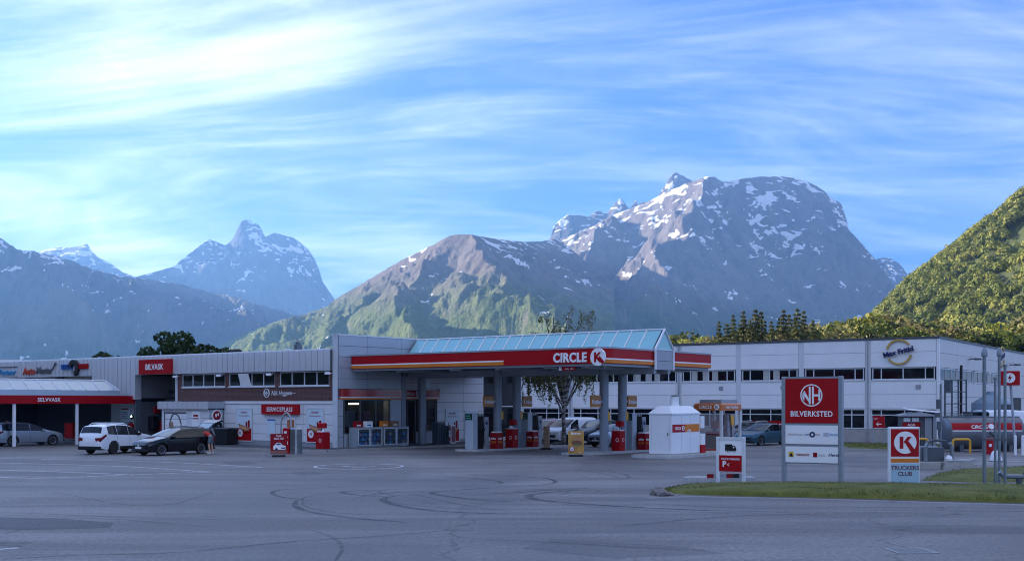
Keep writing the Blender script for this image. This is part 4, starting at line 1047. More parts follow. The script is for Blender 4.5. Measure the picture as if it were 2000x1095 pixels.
MB().tube([(0.1, gm_, GR + 0.03), (CX1 + 0.06, gm_, GR + 0.03)], 0.05, 8).build('ridge_rail', M_FRAME, CAN)
gx = CX1 + 0.10
MB().tube([(gx, GY0, ZB - 0.22), (gx, GY0, GE), (gx, gm_, GR + 0.02), (gx, GY1, GE), (gx, GY1, ZB - 0.22)], 0.075, 8).build('gable_frame', M_FRAME, CAN)
MB().prism([(GY0 + 0.06, GE), (GY1 - 0.06, GE), (gm_, GR - 0.05)], gx - 0.05, gx - 0.02, axis='x').build('gable_pane', M_GLASSR, CAN)
MB().box(gx - 0.06, gx - 0.02, GY0 + 0.06, GY1 - 0.06, ZB + 0.28, GE - 0.06).box(gx - 0.055, gx - 0.02, GY0 + 0.06, GY1 - 0.06, ZB - 0.22, ZB + 0.26).build('gable_panel', M_GREY, CAN)
MB().box(gx - 0.07, gx + 0.01, GY0 + 0.05, GY1 - 0.05, GE - 0.06, GE).build('gable_rail', M_FRAME, CAN)
# letters
xt0, xt1 = lx(1085, CY0), lx(1150, CY0)
tx = text('CIRCLE', 0.50, M_PAPER, CAN, ((xt0 + xt1) / 2 - 0.12, CY0 - 0.03, 5.04), bold=0.045, depth=0.06, space=1.1)
tw = max(v.co.x for v in tx.data.vertices) - min(v.co.x for v in tx.data.vertices); tx.scale = ((xt1 - xt0) / tw, 1, 1)
RK = 0.46
kd = MB().disc((0, 0), RK, -0.10, -0.01, 40).build('logo_disc', M_PAPER, CAN, loc=(xk, CY0, 5.26))
tk = text('K', 0.50, M_RED, CAN, (xk - 0.02, CY0 - 0.115, 5.02), bold=0.05, sx=1.0, name='logo_letter', depth=0.02)
MB().prism([(0.02, -0.06), (0.12, 0.06), (0.42, -0.26), (0.28, -0.40)], -0.115, -0.101).build('logo_tail', M_RED, CAN, loc=(xk, CY0, 5.26))
for x_ in (3.1, 6.2, 9.3, 12.4, 15.5): MB().box(x_ - 0.007, x_ + 0.007, CY0 - 0.003, CY0 + 0.01, ZB + 0.30, ZT).build('fascia_joint', M_DKRED, CAN)
hx = lx(1098, CY0 + 0.35)
MB().box(hx, hx + 0.9, CY0 + 0.30, CY0 + 0.33, ZB - 0.32, ZB - 0.13).build('height_plate', M_RED, CAN)
text('maks. 4,2m', 0.10, M_PAPER, CAN, (hx + 0.50, CY0 + 0.292, ZB - 0.27), sx=0.9)
MB().box(hx - 0.2, hx - 0.02, CY0 + 0.30, CY0 + 0.33, ZB - 0.32, ZB - 0.13).build('height_symbol', M_PAPER, CAN)
# columns
def column(x, y, z0=0.0):
    mb = MB().lathe([(0.29, 0), (0.29, 0.10), (0.26, 0.13), (0.26, ZB - 0.05 - z0)], 20, (x, y, z0)); return mb.build('column', mat('column_paint', (0.24, 0.275, 0.32), 0.4, metal=0.15, var=0.07, scale=1.5, dirt=0.08), CAN, smooth=40)
COLS = [(x_, y_) for x_ in (-0.30, 7.65, 15.4) for y_ in (6.0, 7.95)]
for i, (x_, y_) in enumerate(COLS): column(x_, y_, 0.12)

# ---- pump islands and what stands on them
def island(x0, x1, y0, y1, label):
    t = sthing('pump_island', label, 'kerb island', (x0 + x1) / 2, (y0 + y1) / 2); w, h_ = (x1 - x0) / 2, (y1 - y0) / 2
    n_ = 10; c_ = [(-w + 0.25 + 0.25 * math.cos(q), -h_ + 0.25 + 0.25 * math.sin(q)) for q in [R(180 + 9 * k) for k in range(n_ + 1)]]
    c_ += [(w - 0.25 + 0.25 * math.cos(q), -h_ + 0.25 + 0.25 * math.sin(q)) for q in [R(270 + 9 * k) for k in range(n_ + 1)]]
    c_ += [(w - 0.25 + 0.25 * math.cos(q), h_ - 0.25 + 0.25 * math.sin(q)) for q in [R(9 * k) for k in range(n_ + 1)]]
    c_ += [(-w + 0.25 + 0.25 * math.cos(q), h_ - 0.25 + 0.25 * math.sin(q)) for q in [R(90 + 9 * k) for k in range(n_ + 1)]]
    MB().prism(c_, 0, 0.115, axis='z').build('kerb_rim', mat('kerb_paint', (0.42, 0.43, 0.44), 0.7, var=0.2, scale=3, dirt=0.3), t)
    MB().prism([(a * 0.9, b_ * 0.97) for a, b_ in c_], 0.1152, 0.12, axis='z').build('island_top', M_CONC, t)
    return t
island(6.75, 8.65, 2.9, 12.6, 'concrete pump island under the canopy, nearer the shop')
island(14.5, 16.4, 2.9, 12.4, 'concrete pump island under the canopy, right one')
M_PUMP = mat('pump_paint', (0.42, 0.47, 0.52), 0.4, metal=0.1, var=0.05, dirt=0.06)
def pump(x, y, label, rz=0.0):
    t = sthing('fuel_pump', label, 'fuel pump', x, y, 0.12, rz, 'fuel pumps')
    MB().bbox(-0.30, 0.30, -0.50, -0.02, 0, 2.15, 0.03).build('cabinet', M_PUMP, t)
    MB().box(-0.27, 0.27, -0.515, -0.502, 1.72, 2.10).build('display', mat('green_dark_display', (0.02, 0.05, 0.04), 0.15, var=0.3, scale=8), t)
    MB().box(-0.22, 0.1, -0.522, -0.516, 1.92, 2.0).box(-0.22, 0.18, -0.522, -0.516, 1.8, 1.86).build('price_rows', mat('display_green', (0.05, 0.28, 0.20), 0.4, var=0.0), t)
    MB().bbox(-0.28, 0.28, 0.0, 0.55, 0, 2.12, 0.02).build('hose_bay', M_BLACK, t)
    for k in range(3):
        y_ = 0.09 + 0.18 * k
        MB().tube([(0.30, y_, 2.1), (0.33, y_ + 0.01, 1.7), (0.36, y_ + 0.03, 1.2), (0.38, y_, 0.5), (0.36, y_ + 0.04, 0.22), (0.33, y_ + 0.09, 0.5), (0.33, y_ + 0.04, 1.0)], 0.022, 6).build('hose', M_RUBBER, t)
        MB().box(0.285, 0.32, y_ - 0.03, y_ + 0.03, 1.95, 2.13).build('hose_guide', M_FRAME, t)
        MB().tube([(0.34, y_ + 0.03, 1.02), (0.40, y_ + 0.03, 1.15), (0.33, y_ + 0.03, 1.28)], [0.035, 0.045, 0.02], 8).build('nozzle', M_BLACK, t)
    MB().bbox(-0.28, 0.28, 0.57, 1.05, 0, 1.9, 0.02).build('card_terminal', mat('terminal_panel', (0.36, 0.38, 0.40), 0.5, var=0.3, scale=6), t)
    MB().box(0.285, 0.30, 0.62, 1.0, 1.15, 1.75).build('terminal_face', mat('terminal_face', (0.30, 0.33, 0.38), 0.4, var=0.5, scale=14), t)
    MB().box(0.30, 0.305, 0.70, 0.92, 1.45, 1.62).build('screen', M_SNAVY, t)
    return t
def bin_(x, y, label):
    t = sthing('litter_bin', label, 'bin', x, y, 0.12, 0, 'red forecourt bins')
    MB().bbox(-0.28, 0.28, -0.30, 0.30, 0, 0.95, 0.03).build('body', M_DKRED, t)
    MB().bbox(-0.24, 0.24, -0.26, 0.26, 0.951, 1.02, 0.03).build('lid', M_PAPER, t)
    text('miles', 0.13, M_PAPER, t, (0.286, -0.02, 0.55), rz=90, bold=0.02)
    text('PLUS', 0.16, M_ORANGE, t, (0.286, 0.0, 0.33), rz=90, bold=0.02, sx=0.8)
    text('miles', 0.13, M_PAPER, t, (0.0, -0.306, 0.55), bold=0.02)
    text('PLUS', 0.16, M_ORANGE, t, (0.0, -0.306, 0.33), bold=0.02, sx=0.8)
    return t
def wiper_station(x, y, label, z=0.12):
    """red cabinet with towels and a squeegee bucket above"""
    t = sthing('squeegee_cabinet', label, 'cabinet', x, y, z, 0, 'red squeegee cabinets')
    MB().bbox(-0.30, 0.30, -0.28, 0.28, 0, 1.14, 0.03).build('body', M_RED, t)
    MB().bbox(-0.26, 0.26, -0.25, 0.25, 1.141, 1.19, 0.02).build('tray', M_FRAME, t)
    MB().tube([(0.1, 0, 1.19), (0.12, 0, 1.42)], 0.03, 8).build('stem', M_BLACK, t)
    MB().bbox(-0.12, 0.34, -0.16, 0.16, 1.40, 1.70, 0.05).build('towel_holder', M_RED, t)
    MB().bbox(-0.10, 0.10, -0.12, 0.12, 1.191, 1.34, 0.02).build('paper_roll', M_PAPER, t)
    for rz_, p in ((90, (0.306, 0.05, 0.62)), (0, (0.12, -0.286, 0.62))):
        o = MB().ring((0, 0), 0.085, 0.11, -0.004, 0.0, n=20).build('logo_ring', M_PAPER, t, loc=p, rot=(0, 0, R(rz_)))
    return t
pump(7.65, 3.75, 'pale fuel pump at the near end of the left island')
pump(7.65, 9.2, 'pale fuel pump behind the columns on the left island')
pump(15.4, 9.1, 'fuel pump behind the right columns, half hidden by the white hut')
bin_(8.25, 5.15, 'red waste bin beside the near pump of the left island')
bin_(8.25, 8.75, 'red waste bin right of the left island columns')
bin_(16.1, 9.2, 'red waste bin next to the white tank hut')
wiper_station(8.0, 6.95, 'red cabinet between the columns of the left island')
wiper_station(15.75, 6.95, 'red cabinet between the columns of the right island')
def miles_sign(px, x, y, label, side):
    t = sthing('pump_sign', label, 'sign', x, y, 0, 0, 'orange signs on the canopy columns')
    z0 = 2.62
    MB().bbox(-0.06, 0.06, 0.0, 0.98, z0, z0 + 0.66, 0.02).build('board', mat('orange_plate', (0.52, 0.20, 0.03), 0.4, var=0.25, scale=2), t)
    text('0 miles', 0.25, M_PAPER, t, (0.068, 0.49, z0 + 0.19), rz=90, bold=0.03, sx=0.86)
    MB().box(-0.03, 0.03, -0.35, 0.02, z0 + 0.25, z0 + 0.40).build('bracket', M_GREY, t) if side < 0 else MB().box(-0.03, 0.03, 0.97, 1.35, z0 + 0.25, z0 + 0.40).build('bracket', M_GREY, t)
miles_sign(0, 7.7, 4.55, 'orange plate sign left of the left island columns', 1)
miles_sign(0, 7.7, 8.42, 'orange plate sign right of the left island columns', -1)
miles_sign(0, 15.45, 4.55, 'orange plate sign left of the right island columns', 1)
miles_sign(0, 15.45, 8.42, 'orange plate sign right of the right island columns', -1)
for i, (x_, y_) in enumerate(COLS[2:]):
    o = MB().box(-0.01, 0.012, -0.08, 0.12, 1.85, 2.35).build('column_notice', M_YELLOW, None, loc=tuple(sw(x_ + 0.26, y_ + 0.1, 0)), rot=(0, 0, SROT)); o.parent = None
    o['label'] = ['yellow notice on the front column of the left island', 'yellow notice on the rear column of the left island', 'yellow notice on the front column of the right island', 'yellow notice on the rear column of the right island'][i]; o['category'] = 'notice'; o['group'] = 'yellow notices on the columns'

# ---- what stands by the shop front
def cabinet(y0, y1, label, cont):
    t = sthing('gas_cabinet', label, 'cabinet', 0.55, (y0 + y1) / 2, 0.12, 0, 'cabinets under the shop window'); h_ = (y1 - y0) / 2
    MB().box(-0.40, 0.30, -h_, h_, 0.0, 0.10).box(-0.40, 0.36, -h_, h_, 1.18, 1.24).box(-0.40, -0.36, -h_ + 0.04, h_ - 0.04, 0.10, 1.18).box(-0.40, 0.32, -h_, -h_ + 0.04, 0.10, 1.18).box(-0.40, 0.32, h_ - 0.04, h_, 0.10, 1.18).build('case', mat('cabinet_steel', (0.30, 0.36, 0.40), 0.4, metal=0.3), t)
    for k in range(2):
        a = -h_ + 0.05 + k * (h_ - 0.03); c = a + h_ - 0.07
        f = MB().box(0.32, 0.36, a, a + 0.05, 0.11, 1.17).box(0.32, 0.36, c - 0.05, c, 0.11, 1.17).box(0.32, 0.36, a + 0.05, c - 0.05, 0.11, 0.16).box(0.32, 0.36, a + 0.05, c - 0.05, 1.12, 1.17); d_ = f.build('door', M_FRAME, t)
        mesh = MB()
        for j in range(1, 9): mesh.box(0.335, 0.342, a + 0.05 + j * (c - a - 0.1) / 9 - 0.004, a + 0.05 + j * (c - a - 0.1) / 9 + 0.004, 0.16, 1.12)
        for j in range(1, 7): mesh.box(0.336, 0.341, a + 0.05, c - 0.05, 0.16 + j * 0.137 - 0.004, 0.16 + j * 0.137 + 0.004)
        mesh.build('wire_mesh', M_GALV, d_)
    for k in range(3):
        MB().box(-0.34, 0.28, -h_ + 0.05, h_ - 0.05, 0.40 + 0.27 * k, 0.415 + 0.27 * k).build('shelf', M_DGREY, t)
    for r_ in range(3):
        for c_ in range(cont):
            y_ = -h_ + 0.2 + c_ * (2 * h_ - 0.4) / max(1, cont - 1)
            MB().bbox(-0.10, 0.16, y_ - 0.09, y_ + 0.09, 0.13 + 0.27 * r_ + (0.02 if r_ else 0), 0.36 + 0.27 * r_, 0.03).build('canister', [M_SBLUE, M_CYAN, M_SBLUE, M_GREY][(r_ * 3 + c_) % 4], t)
cabinet(0.75, 2.95, 'grey mesh door cabinet of blue canisters under the shop window, left', 8)
cabinet(3.05, 5.35, 'grey mesh door cabinet under the shop window, right', 4)
for i, (y_, m_, lab) in enumerate(((1.05, M_DKRED, 'red and brown carton on the left cabinet'), (1.95, M_PAPER, 'white and blue carton on the left cabinet'), (3.35, M_ORANGE, 'orange carton on the right cabinet'), (4.3, mat('brown_card', (0.25, 0.15, 0.08), 0.7), 'brown carton at the right end of the right cabinet'))):
    t = sthing('carton', lab, 'box', 0.6, y_, 1.36, 0, 'cartons on the cabinets')
    MB().bbox(-0.15, 0.15, -0.28, 0.28, 0, 0.36, 0.015).build('box', m_, t)
    MB().box(0.151, 0.156, -0.22, 0.12, 0.08, 0.16).build('print', M_SBLUE if i == 1 else M_PAPER, t)
# newspaper / ice stand and board near the door
t = sthing('display_stand', 'dark grey display stand right of the entrance', 'stand', 0.15, 9.3, 0.12)
MB().bbox(-0.3, 0.3, -0.55, 0.55, 0, 1.45, 0.03).build('body', mat('stand_teal', (0.05, 0.08, 0.10), 0.4), t)
for k in range(4): MB().tube([(0.32, -0.4 + 0.25 * k, 0.2), (0.34, -0.35 + 0.25 * k, 0.8), (0.32, -0.4 + 0.25 * k, 1.3)], 0.02, 6).build('rail', M_GALV, t)
MB().box(0.31, 0.33, 0.1, 0.4, 1.2, 1.45).build('notice', M_PAPER, t)
t = sthing('small_board', 'small white framed red board standing by the entrance', 'sign', 0.9, 9.7, 0.12, R(20))
MB().bbox(-0.03, 0.03, -0.42, 0.42, 0.02, 1.25, 0.02).build('frame', M_FRAME, t)
MB().box(0.031, 0.036, -0.36, 0.36, 0.10, 1.18).build('print', mat('print_dark_pink', (0.20, 0.05, 0.08), 0.5, var=0.4, scale=3), t)
# ------------------------------------------------------------------ posters
M_BUN = mat('bread_brown', (0.42, 0.21, 0.09), 0.6, var=0.25, scale=6)
M_SAUS = mat('sausage_brown', (0.20, 0.06, 0.03), 0.4, var=0.2, scale=8)
M_PALE = mat('pale_blue_print', (0.55, 0.66, 0.74), 0.5, var=0.08, scale=1.5)
def poster(t, w, h, price='35', frame=True):
    """tall product poster in the local xz plane, foot at z=0, facing -y"""
    if frame: MB().box(-w / 2, w / 2, -0.03, 0, 0, 0.05).box(-w / 2, w / 2, -0.03, 0, h - 0.05, h).box(-w / 2, -w / 2 + 0.05, -0.03, 0, 0.05, h - 0.05).box(w / 2 - 0.05, w / 2, -0.03, 0, 0.05, h - 0.05).build('frame', M_FRAME, t)
    MB().box(-w / 2 + 0.05, w / 2 - 0.05, -0.012, -0.002, 0.05, h - 0.05).build('print', M_PALE, t)
    MB().box(-w / 2 + 0.05, w / 2 - 0.05, -0.016, -0.0125, 0.05, h * 0.40).build('red_field', M_RED, t)
    text('NYHET!', h * 0.065, M_DKRED, t, (0, -0.014, h * 0.84), bold=0.03, depth=0.004)
    text('Kokkenspølse', h * 0.036, M_DKRED, t, (0, -0.014, h * 0.76), bold=0.02, depth=0.004, sx=w * 0.8 / (h * 0.036 * 9.2))
    MB().tube([(-w * 0.33, -0.02, h * 0.50), (-w * 0.1, -0.03, h * 0.42), (w * 0.15, -0.03, h * 0.36), (w * 0.35, -0.02, h * 0.34)], [0.03, w * 0.10, w * 0.11, 0.03], 8).build('bun_print', M_BUN, t)
    MB().tube([(-w * 0.35, -0.05, h * 0.53), (0, -0.07, h * 0.44), (w * 0.38, -0.04, h * 0.38)], [0.02, w * 0.055, 0.02], 8).build('sausage_print', M_SAUS, t)
    MB().box(w * 0.10, w * 0.20, -0.02, -0.0125, h * 0.42, h * 0.60).box(w * 0.24, w * 0.36, -0.02, -0.0125, h * 0.42, h * 0.64).build('cup_print', M_DKRED, t)
    MB().disc((-w * 0.24, h * 0.25), w * 0.16, -0.024, -0.017, 24).build('price_disc', M_PAPER, t)
    text(price, h * 0.075, M_DKRED, t, (-w * 0.24, -0.026, h * 0.215), bold=0.03, depth=0.004)
    return t
for px0, px1, py0, py1, lab in ((462, 493, 796.6, 861, 'tall product poster on the wall left of the red service sign'), (599.5, 633, 796.2, 864, 'tall product poster on the wall right of the red service sign')):
    x0, x1 = lx(px0), lx(px1); xm = (x0 + x1) / 2; z0, z1 = lz(py1, xm, 0), lz(py0, xm, 0)
    t = sthing('wall_poster', lab, 'poster', xm, -0.02, z0); poster(t, x1 - x0, z1 - z0)
for px0, px1, py0, py1, lab in ((869.5, 896.5, 798.5, 862, 'tall product poster on the panelled wall right of the entrance'), (908, 932, 800, 861, 'tall product poster half hidden behind the near pump')):
    y0, y1 = ly(px0, XB), ly(px1, XB); ym = (y0 + y1) / 2; z0, z1 = lz(py1, XB, ym), lz(py0, XB, ym)
    t = sthing('wall_poster', lab, 'poster', XB + 0.02, ym, z0, R(90)); poster(t, y1 - y0, z1 - z0)
# notices by the service place
for px0, px1, py0, py1, lab, m_ in ((523.5, 538, 818, 851, 'pale blue notice sheet behind the hose arch', M_PALE), (561, 577, 816, 836, 'small red and white food poster above the steel vacuum', M_PAPER)):
    x0, x1 = lx(px0), lx(px1); xm = (x0 + x1) / 2; z0, z1 = lz(py1, xm, 0), lz(py0, xm, 0)
    t = sthing('wall_notice', lab, 'notice', xm, -0.03, z0); w = (x1 - x0) / 2
    MB().box(-w, w, -0.02, 0.03, 0, z1 - z0).build('sheet', m_, t)
    if m_ is M_PALE: MB().box(-w, w, -0.025, -0.021, z1 - z0 - 0.09, z1 - z0).build('header', M_SBLUE, t)
    else: MB().box(-w + 0.05, w - 0.05, -0.025, -0.021, 0.04, z1 - z0 - 0.10).build('print', mat('food_print', (0.40, 0.14, 0.06), 0.5, var=0.5, scale=5), t)
x0 = lx(245); t = sthing('wall_notice', 'large price list sheet beside the wash door', 'notice', x0, -0.01, lz(823, x0, 0)); MB().box(-0.52, 0.52, -0.03, 0, 0, 1.05).build('sheet', M_PALE, t); MB().box(-0.45, 0.45, -0.034, -0.031, 0.86, 0.98).build('header', M_DKRED, t)
for k in range(4): MB().box(-0.42, 0.42, -0.034, -0.031, 0.2 + 0.15 * k, 0.27 + 0.15 * k).build('text_line', mat('grey_text', (0.2, 0.22, 0.25), 0.6), t)
x0 = lx(259.5); t = sthing('signal_lamp', 'small green lamp left of the wash door', 'lamp', x0, -0.06, lz(814, x0, 0)); MB().bbox(-0.12, 0.12, -0.06, 0.06, -0.12, 0.2, 0.02).build('housing', M_BLACK, t); MB().disc((0, 0.05), 0.07, -0.075, -0.06, 16).build('lens', mat('green_lens', (0.3, 0.8, 0.5), 0.4, var=0, emit=(0.45, 1.0, 0.70, 4.0)), t)
for px, lab in ((232, 'red hose reel on the grey wall left of the price list'), (258, 'red fire hose reel below the green lamp')):
    x0 = lx(px); t = sthing('hose_reel', lab, 'hose reel', x0, -0.12, 1.15, 0, 'red hose reels by the wash'); MB().ring((0, 0), 0.10, 0.28, -0.10, 0.10, n=20).build('reel', M_DKRED, t); MB().box(-0.08, 0.08, -0.02, 0.14, -0.35, 0.35).build('bracket', M_DGREY, t)

# ------------------------------------------------------------------ kiosk by the wash door
KX1, KY = lx(437), -1.2
KX0 = lx(316, KY)
KZ = 2.92
K = sthing('machine_room', 'small grey annex with ribbed fascia in front of the wash door', 'annex')
MB().box(KX0 + 0.06, KX1 - 0.06, KY + 0.07, -0.02, 0.12, KZ - 0.1).build('inner_wall', M_DGREY, K)
nf = 10
for k in range(nf):
    a = KX0 - 0.15 + (KX1 - KX0 + 0.30) * k / nf; c_ = KX0 - 0.15 + (KX1 - KX0 + 0.30) * (k + 1) / nf
    MB().box(a + 0.015, c_ - 0.015, KY - 0.22, KY - 0.16, 2.44, KZ).box(a - 0.0, a + 0.03, KY - 0.25, KY - 0.161, 2.44, KZ).build('fascia_sheet', M_CLAD, K)
MB().box(KX0 - 0.15, KX1 + 0.15, KY - 0.155, -0.03, 2.50, KZ + 0.04).build('flat_roof', M_SHOPP, K)
MB().box(KX0, KX0 + 0.25, KY, KY + 0.05, 0.12, 2.44).build('corner_post', M_PANEL, K)
xd0, xd1 = KX0 + 0.3, KX0 + 0.3 + 2.35
for i, (z0, z1) in enumerate(((0.14, 0.75), (0.75, 1.3), (1.3, 1.75), (1.75, 2.15))): MB().box(xd0, xd1, KY + 0.04, KY + 0.065, z0 + 0.012, z1 - 0.012).build('shutter_slat', M_WHITE, K)
MB().box(xd0 - 0.05, xd0 - 0.005, KY + 0.0, KY + 0.06, 0.12, 2.2).box(xd0 - 0.05, xd1 + 0.02, KY + 0.0, KY + 0.06, 2.16, 2.22).build('shutter_frame', M_DGREY, K)
zz_ = (0.14, 0.7, 1.27, 1.85, 2.42)
for z0, z1 in zip(zz_[:-1], zz_[1:]):
    MB().box(xd1 + 0.03, KX1 - 0.02, KY, KY + 0.05, z0 + 0.01, z1 - 0.01).build('wall_panel', M_PANEL, K)
    MB().box(KX1 - 0.055, KX1, KY + 0.055, -0.02, z0 + 0.01, z1 - 0.01).build('side_panel', M_SHOPP, K)
MB().box(xd0, xd1, KY + 0.0, KY + 0.055, 2.23, 2.43).build('wall_panel', M_PANEL, K)
xp = lx(383, KY); t = sthing('wall_notice', 'white notice with red print on the annex front', 'notice', xp, KY - 0.02, 1.0); MB().box(-0.42, 0.42, -0.02, 0.015, 0, 1.30).build('sheet', M_PAPER, t); MB().box(-0.25, 0.25, -0.025, -0.021, 0.95, 1.08).box(-0.32, 0.32, -0.025, -0.021, 0.78, 0.86).build('print', M_DKRED, t)
t = sthing('round_sign', 'round white and dark red sign on the annex side', 'sign', KX1 + 0.012, -0.62, 2.02, R(90)); MB().disc((0, 0), 0.40, -0.06, 0, 32).build('rim', M_PAPER, t); MB().disc((0, 0), 0.31, -0.075, -0.061, 32).build('face', M_DKRED, t); MB().box(-0.14, -0.02, -0.085, -0.076, -0.10, 0.12).box(0.04, 0.15, -0.085, -0.076, -0.02, 0.16).build('symbol', M_PAPER, t)
t = sthing('hose_reel', 'black hose reel below the round sign on the annex side', 'hose reel', KX1 + 0.11, -0.60, 1.32, R(90)); MB().ring((0, 0), 0.10, 0.30, -0.12, 0.10, n=24).disc((0, 0), 0.27, -0.08, 0.05, 20).build('reel', M_BLACK, t); MB().box(-0.08, 0.06, -0.13, -0.121, -0.02, 0.08).build('tag', M_GREY, t); MB().tube([(0.1, -0.06, -0.28), (0.14, -0.05, -0.6), (0.05, -0.05, -0.9), (-0.1, -0.05, -0.6), (-0.04, -0.05, -0.3)], 0.03, 8).build('hose', M_DKRED, t)
t = sthing('waste_container', 'dark waste container in the corner behind the annex', 'container', KX1 + 1.0, -0.65, 0.12); MB().bbox(-0.62, 0.62, -0.45, 0.5, 0.06, 1.02, 0.06).build('body', M_BLACK, t); MB().bbox(-0.65, 0.65, -0.48, 0.52, 1.022, 1.12, 0.05).build('lid', M_DGREY, t)
# vacuum hose arch before the annex
def hose_arch(px, py0, base_d, label, w=0.85, h=2.5):
    p = gp(px, base_d); t = thing('vacuum_arch', label, 'vacuum', (p.x, p.y, 0.0), R(-12))
    pts = [(0, 0, 0), (0.02, 0, h * 0.55), (0.10, 0, h * 0.80), (w * 0.36, 0, h * 0.97), (w * 0.62, 0, h), (w * 0.85, 0, h * 0.95), (w * 1.0, 0, h * 0.85), (w * 1.12, 0, h * 0.72)]
    MB().tube(smooth_pts(pts, 5), 0.045, 10).build('mast', M_DGREY, t)
    MB().tube(smooth_pts([(w * 1.12, 0, h * 0.72), (w * 1.15, 0.02, h * 0.45), (w * 1.05, 0.05, h * 0.25), (w * 0.8, 0.06, h * 0.2)], 5), 0.04, 8).build('hose', M_GREY, t)
    MB().bbox(-0.25, 0.25, -0.2, 0.2, 0, 0.9, 0.04).build('cabinet', M_GREY, t)
hose_arch(330, 808, 76.0, 'grey vacuum hose arch behind the black car', 0.75, 2.15)
# ------------------------------------------------------------------ service place machines
p = gp(571, 66.3); S = thing('vacuum_machine', 'red and steel vacuum machine with arched hose at the service place', 'vacuum', (p.x, p.y, 0), R(-30))
MB().bbox(-0.45, 0.0, -0.32, 0.32, 0.0, 1.45, 0.03).build('red_front', M_RED, S)
MB().bbox(0.004, 0.52, -0.30, 0.32, 0.0, 1.47, 0.08).build('steel_body', mat('brushed_steel', (0.38, 0.40, 0.42), 0.22, metal=1.0, var=0.25, scale=1.6), S)
MB().ring((-0.2, 0.62), 0.10, 0.15, -0.335, -0.322, n=24).build('logo_ring', M_PAPER, S)
MB().box(-0.32, -0.14, -0.33, -0.322, 1.15, 1.28).box(-0.33, -0.05, -0.33, -0.322, 0.93, 0.98).build('print', M_PAPER, S)
MB().tube(smooth_pts([(-1.0, 0.15, 0.0), (-0.97, 0.15, 1.4), (-0.88, 0.15, 2.0), (-0.62, 0.15, 2.28), (-0.40, 0.15, 2.22), (-0.26, 0.15, 1.95), (-0.22, 0.15, 1.46)], 6), 0.05, 10).build('hose_arch', M_GREY, S)
p = gp(544.5, 62.8); t = thing('advert_board', 'red advert board with a white car picture at the service place', 'sign', (p.x, p.y, 0), R(6))
MB().bbox(-0.34, 0.34, -0.25, 0.25, 0, 0.09, 0.03).build('foot', M_BLACK, t)
MB().box(-0.44, 0.44, -0.03, 0.03, 0.13, 1.22).build('board', M_DKRED, t)
MB().box(-0.44, 0.44, -0.036, -0.031, 0.13, 0.34).build('ground_print', mat('print_brown_red', (0.26, 0.10, 0.08), 0.5, var=0.3, scale=4), t)
MB().box(-0.03, 0.03, -0.02, 0.02, 0.09, 0.13).build('stem', M_GREY, t)
text('Vask', 0.11, M_PAPER, t, (0.0, -0.034, 1.06), bold=0.02, depth=0.004)
text('bilen nå!', 0.11, M_PAPER, t, (0.0, -0.034, 0.92), bold=0.02, depth=0.004)
MB().prism([(-0.28, 0.38), (-0.29, 0.55), (-0.22, 0.62), (-0.10, 0.74), (0.08, 0.75), (0.20, 0.62), (0.36, 0.57), (0.38, 0.42), (0.30, 0.37)], -0.042, -0.0365).build('car_print', M_PAPER, t)
MB().prism([(-0.17, 0.63), (-0.07, 0.71), (0.06, 0.715), (0.15, 0.63)], -0.046, -0.0425).disc((-0.12, 0.40), 0.07, -0.046, -0.0425, 16).box(0.12, 0.36, -0.046, -0.0425, 0.44, 0.50).build('car_print_dark', M_SNAVY, t)
p = gp(630.5, 70.5); t = thing('squeegee_cabinet', 'red cabinet by the corner of the shop', 'cabinet', (p.x, p.y, 0.0), SROT, 'red squeegee cabinets')
MB().bbox(-0.32, 0.32, -0.30, 0.30, 0, 1.12, 0.03).build('body', M_RED, t); MB().bbox(-0.26, 0.26, -0.24, 0.24, 1.121, 1.17, 0.02).build('tray', M_FRAME, t)
MB().bbox(-0.30, 0.26, -0.14, 0.14, 1.36, 1.66, 0.05).build('towel_holder', M_RED, t); MB().tube([(-0.1, 0, 1.17), (-0.1, 0, 1.37)], 0.05, 8).build('stem', M_DGREY, t); MB().bbox(0.0, 0.16, -0.1, 0.1, 1.172, 1.34, 0.03).build('paper_roll', M_PAPER, t)
MB().ring((0.08, 0.62), 0.085, 0.11, -0.306, -0.301, n=20).build('logo_ring', M_PAPER, t)

# ------------------------------------------------------------------ self wash canopy on the left
xf = lx(266)
SC = sthing('wash_canopy', 'red edged self wash canopy with glazed ridge and white posts', 'canopy')
yN = -15.0
MB().box(xf - 0.12, xf, yN, -0.02, 2.80, 3.36).build('fascia', M_RED, SC)
text('SELVVASK', 0.26, M_PAPER, SC, (xf + 0.012, ly(96, xf), 2.95), rz=90, bold=0.028, space=1.08)
MB().box(xf - 7.0, xf - 0.125, yN, -0.02, 3.20, 3.32).build('roof_deck', M_DGREY, SC)
yG1 = ly(233, xf - 0.3)
MB().box(xf - 0.34, xf - 0.2, yN, yG1, 3.37, 3.72).build('eaves_rail', mat('pale_blue_metal', (0.45, 0.58, 0.66), 0.35, metal=0.2, var=0.05), SC)
GZ0, GZ1, gw = 3.73, 4.42, 0.95
ys = []
y_ = yG1 - 0.55
while y_ > yN: ys.append(y_); y_ -= 1.05
ybar = [yG1 - 0.55] + [yG1 - 0.55 - 1.05 * k for k in range(1, 13)]
xr0, xr1 = xf - 0.27, xf - 0.27 - gw
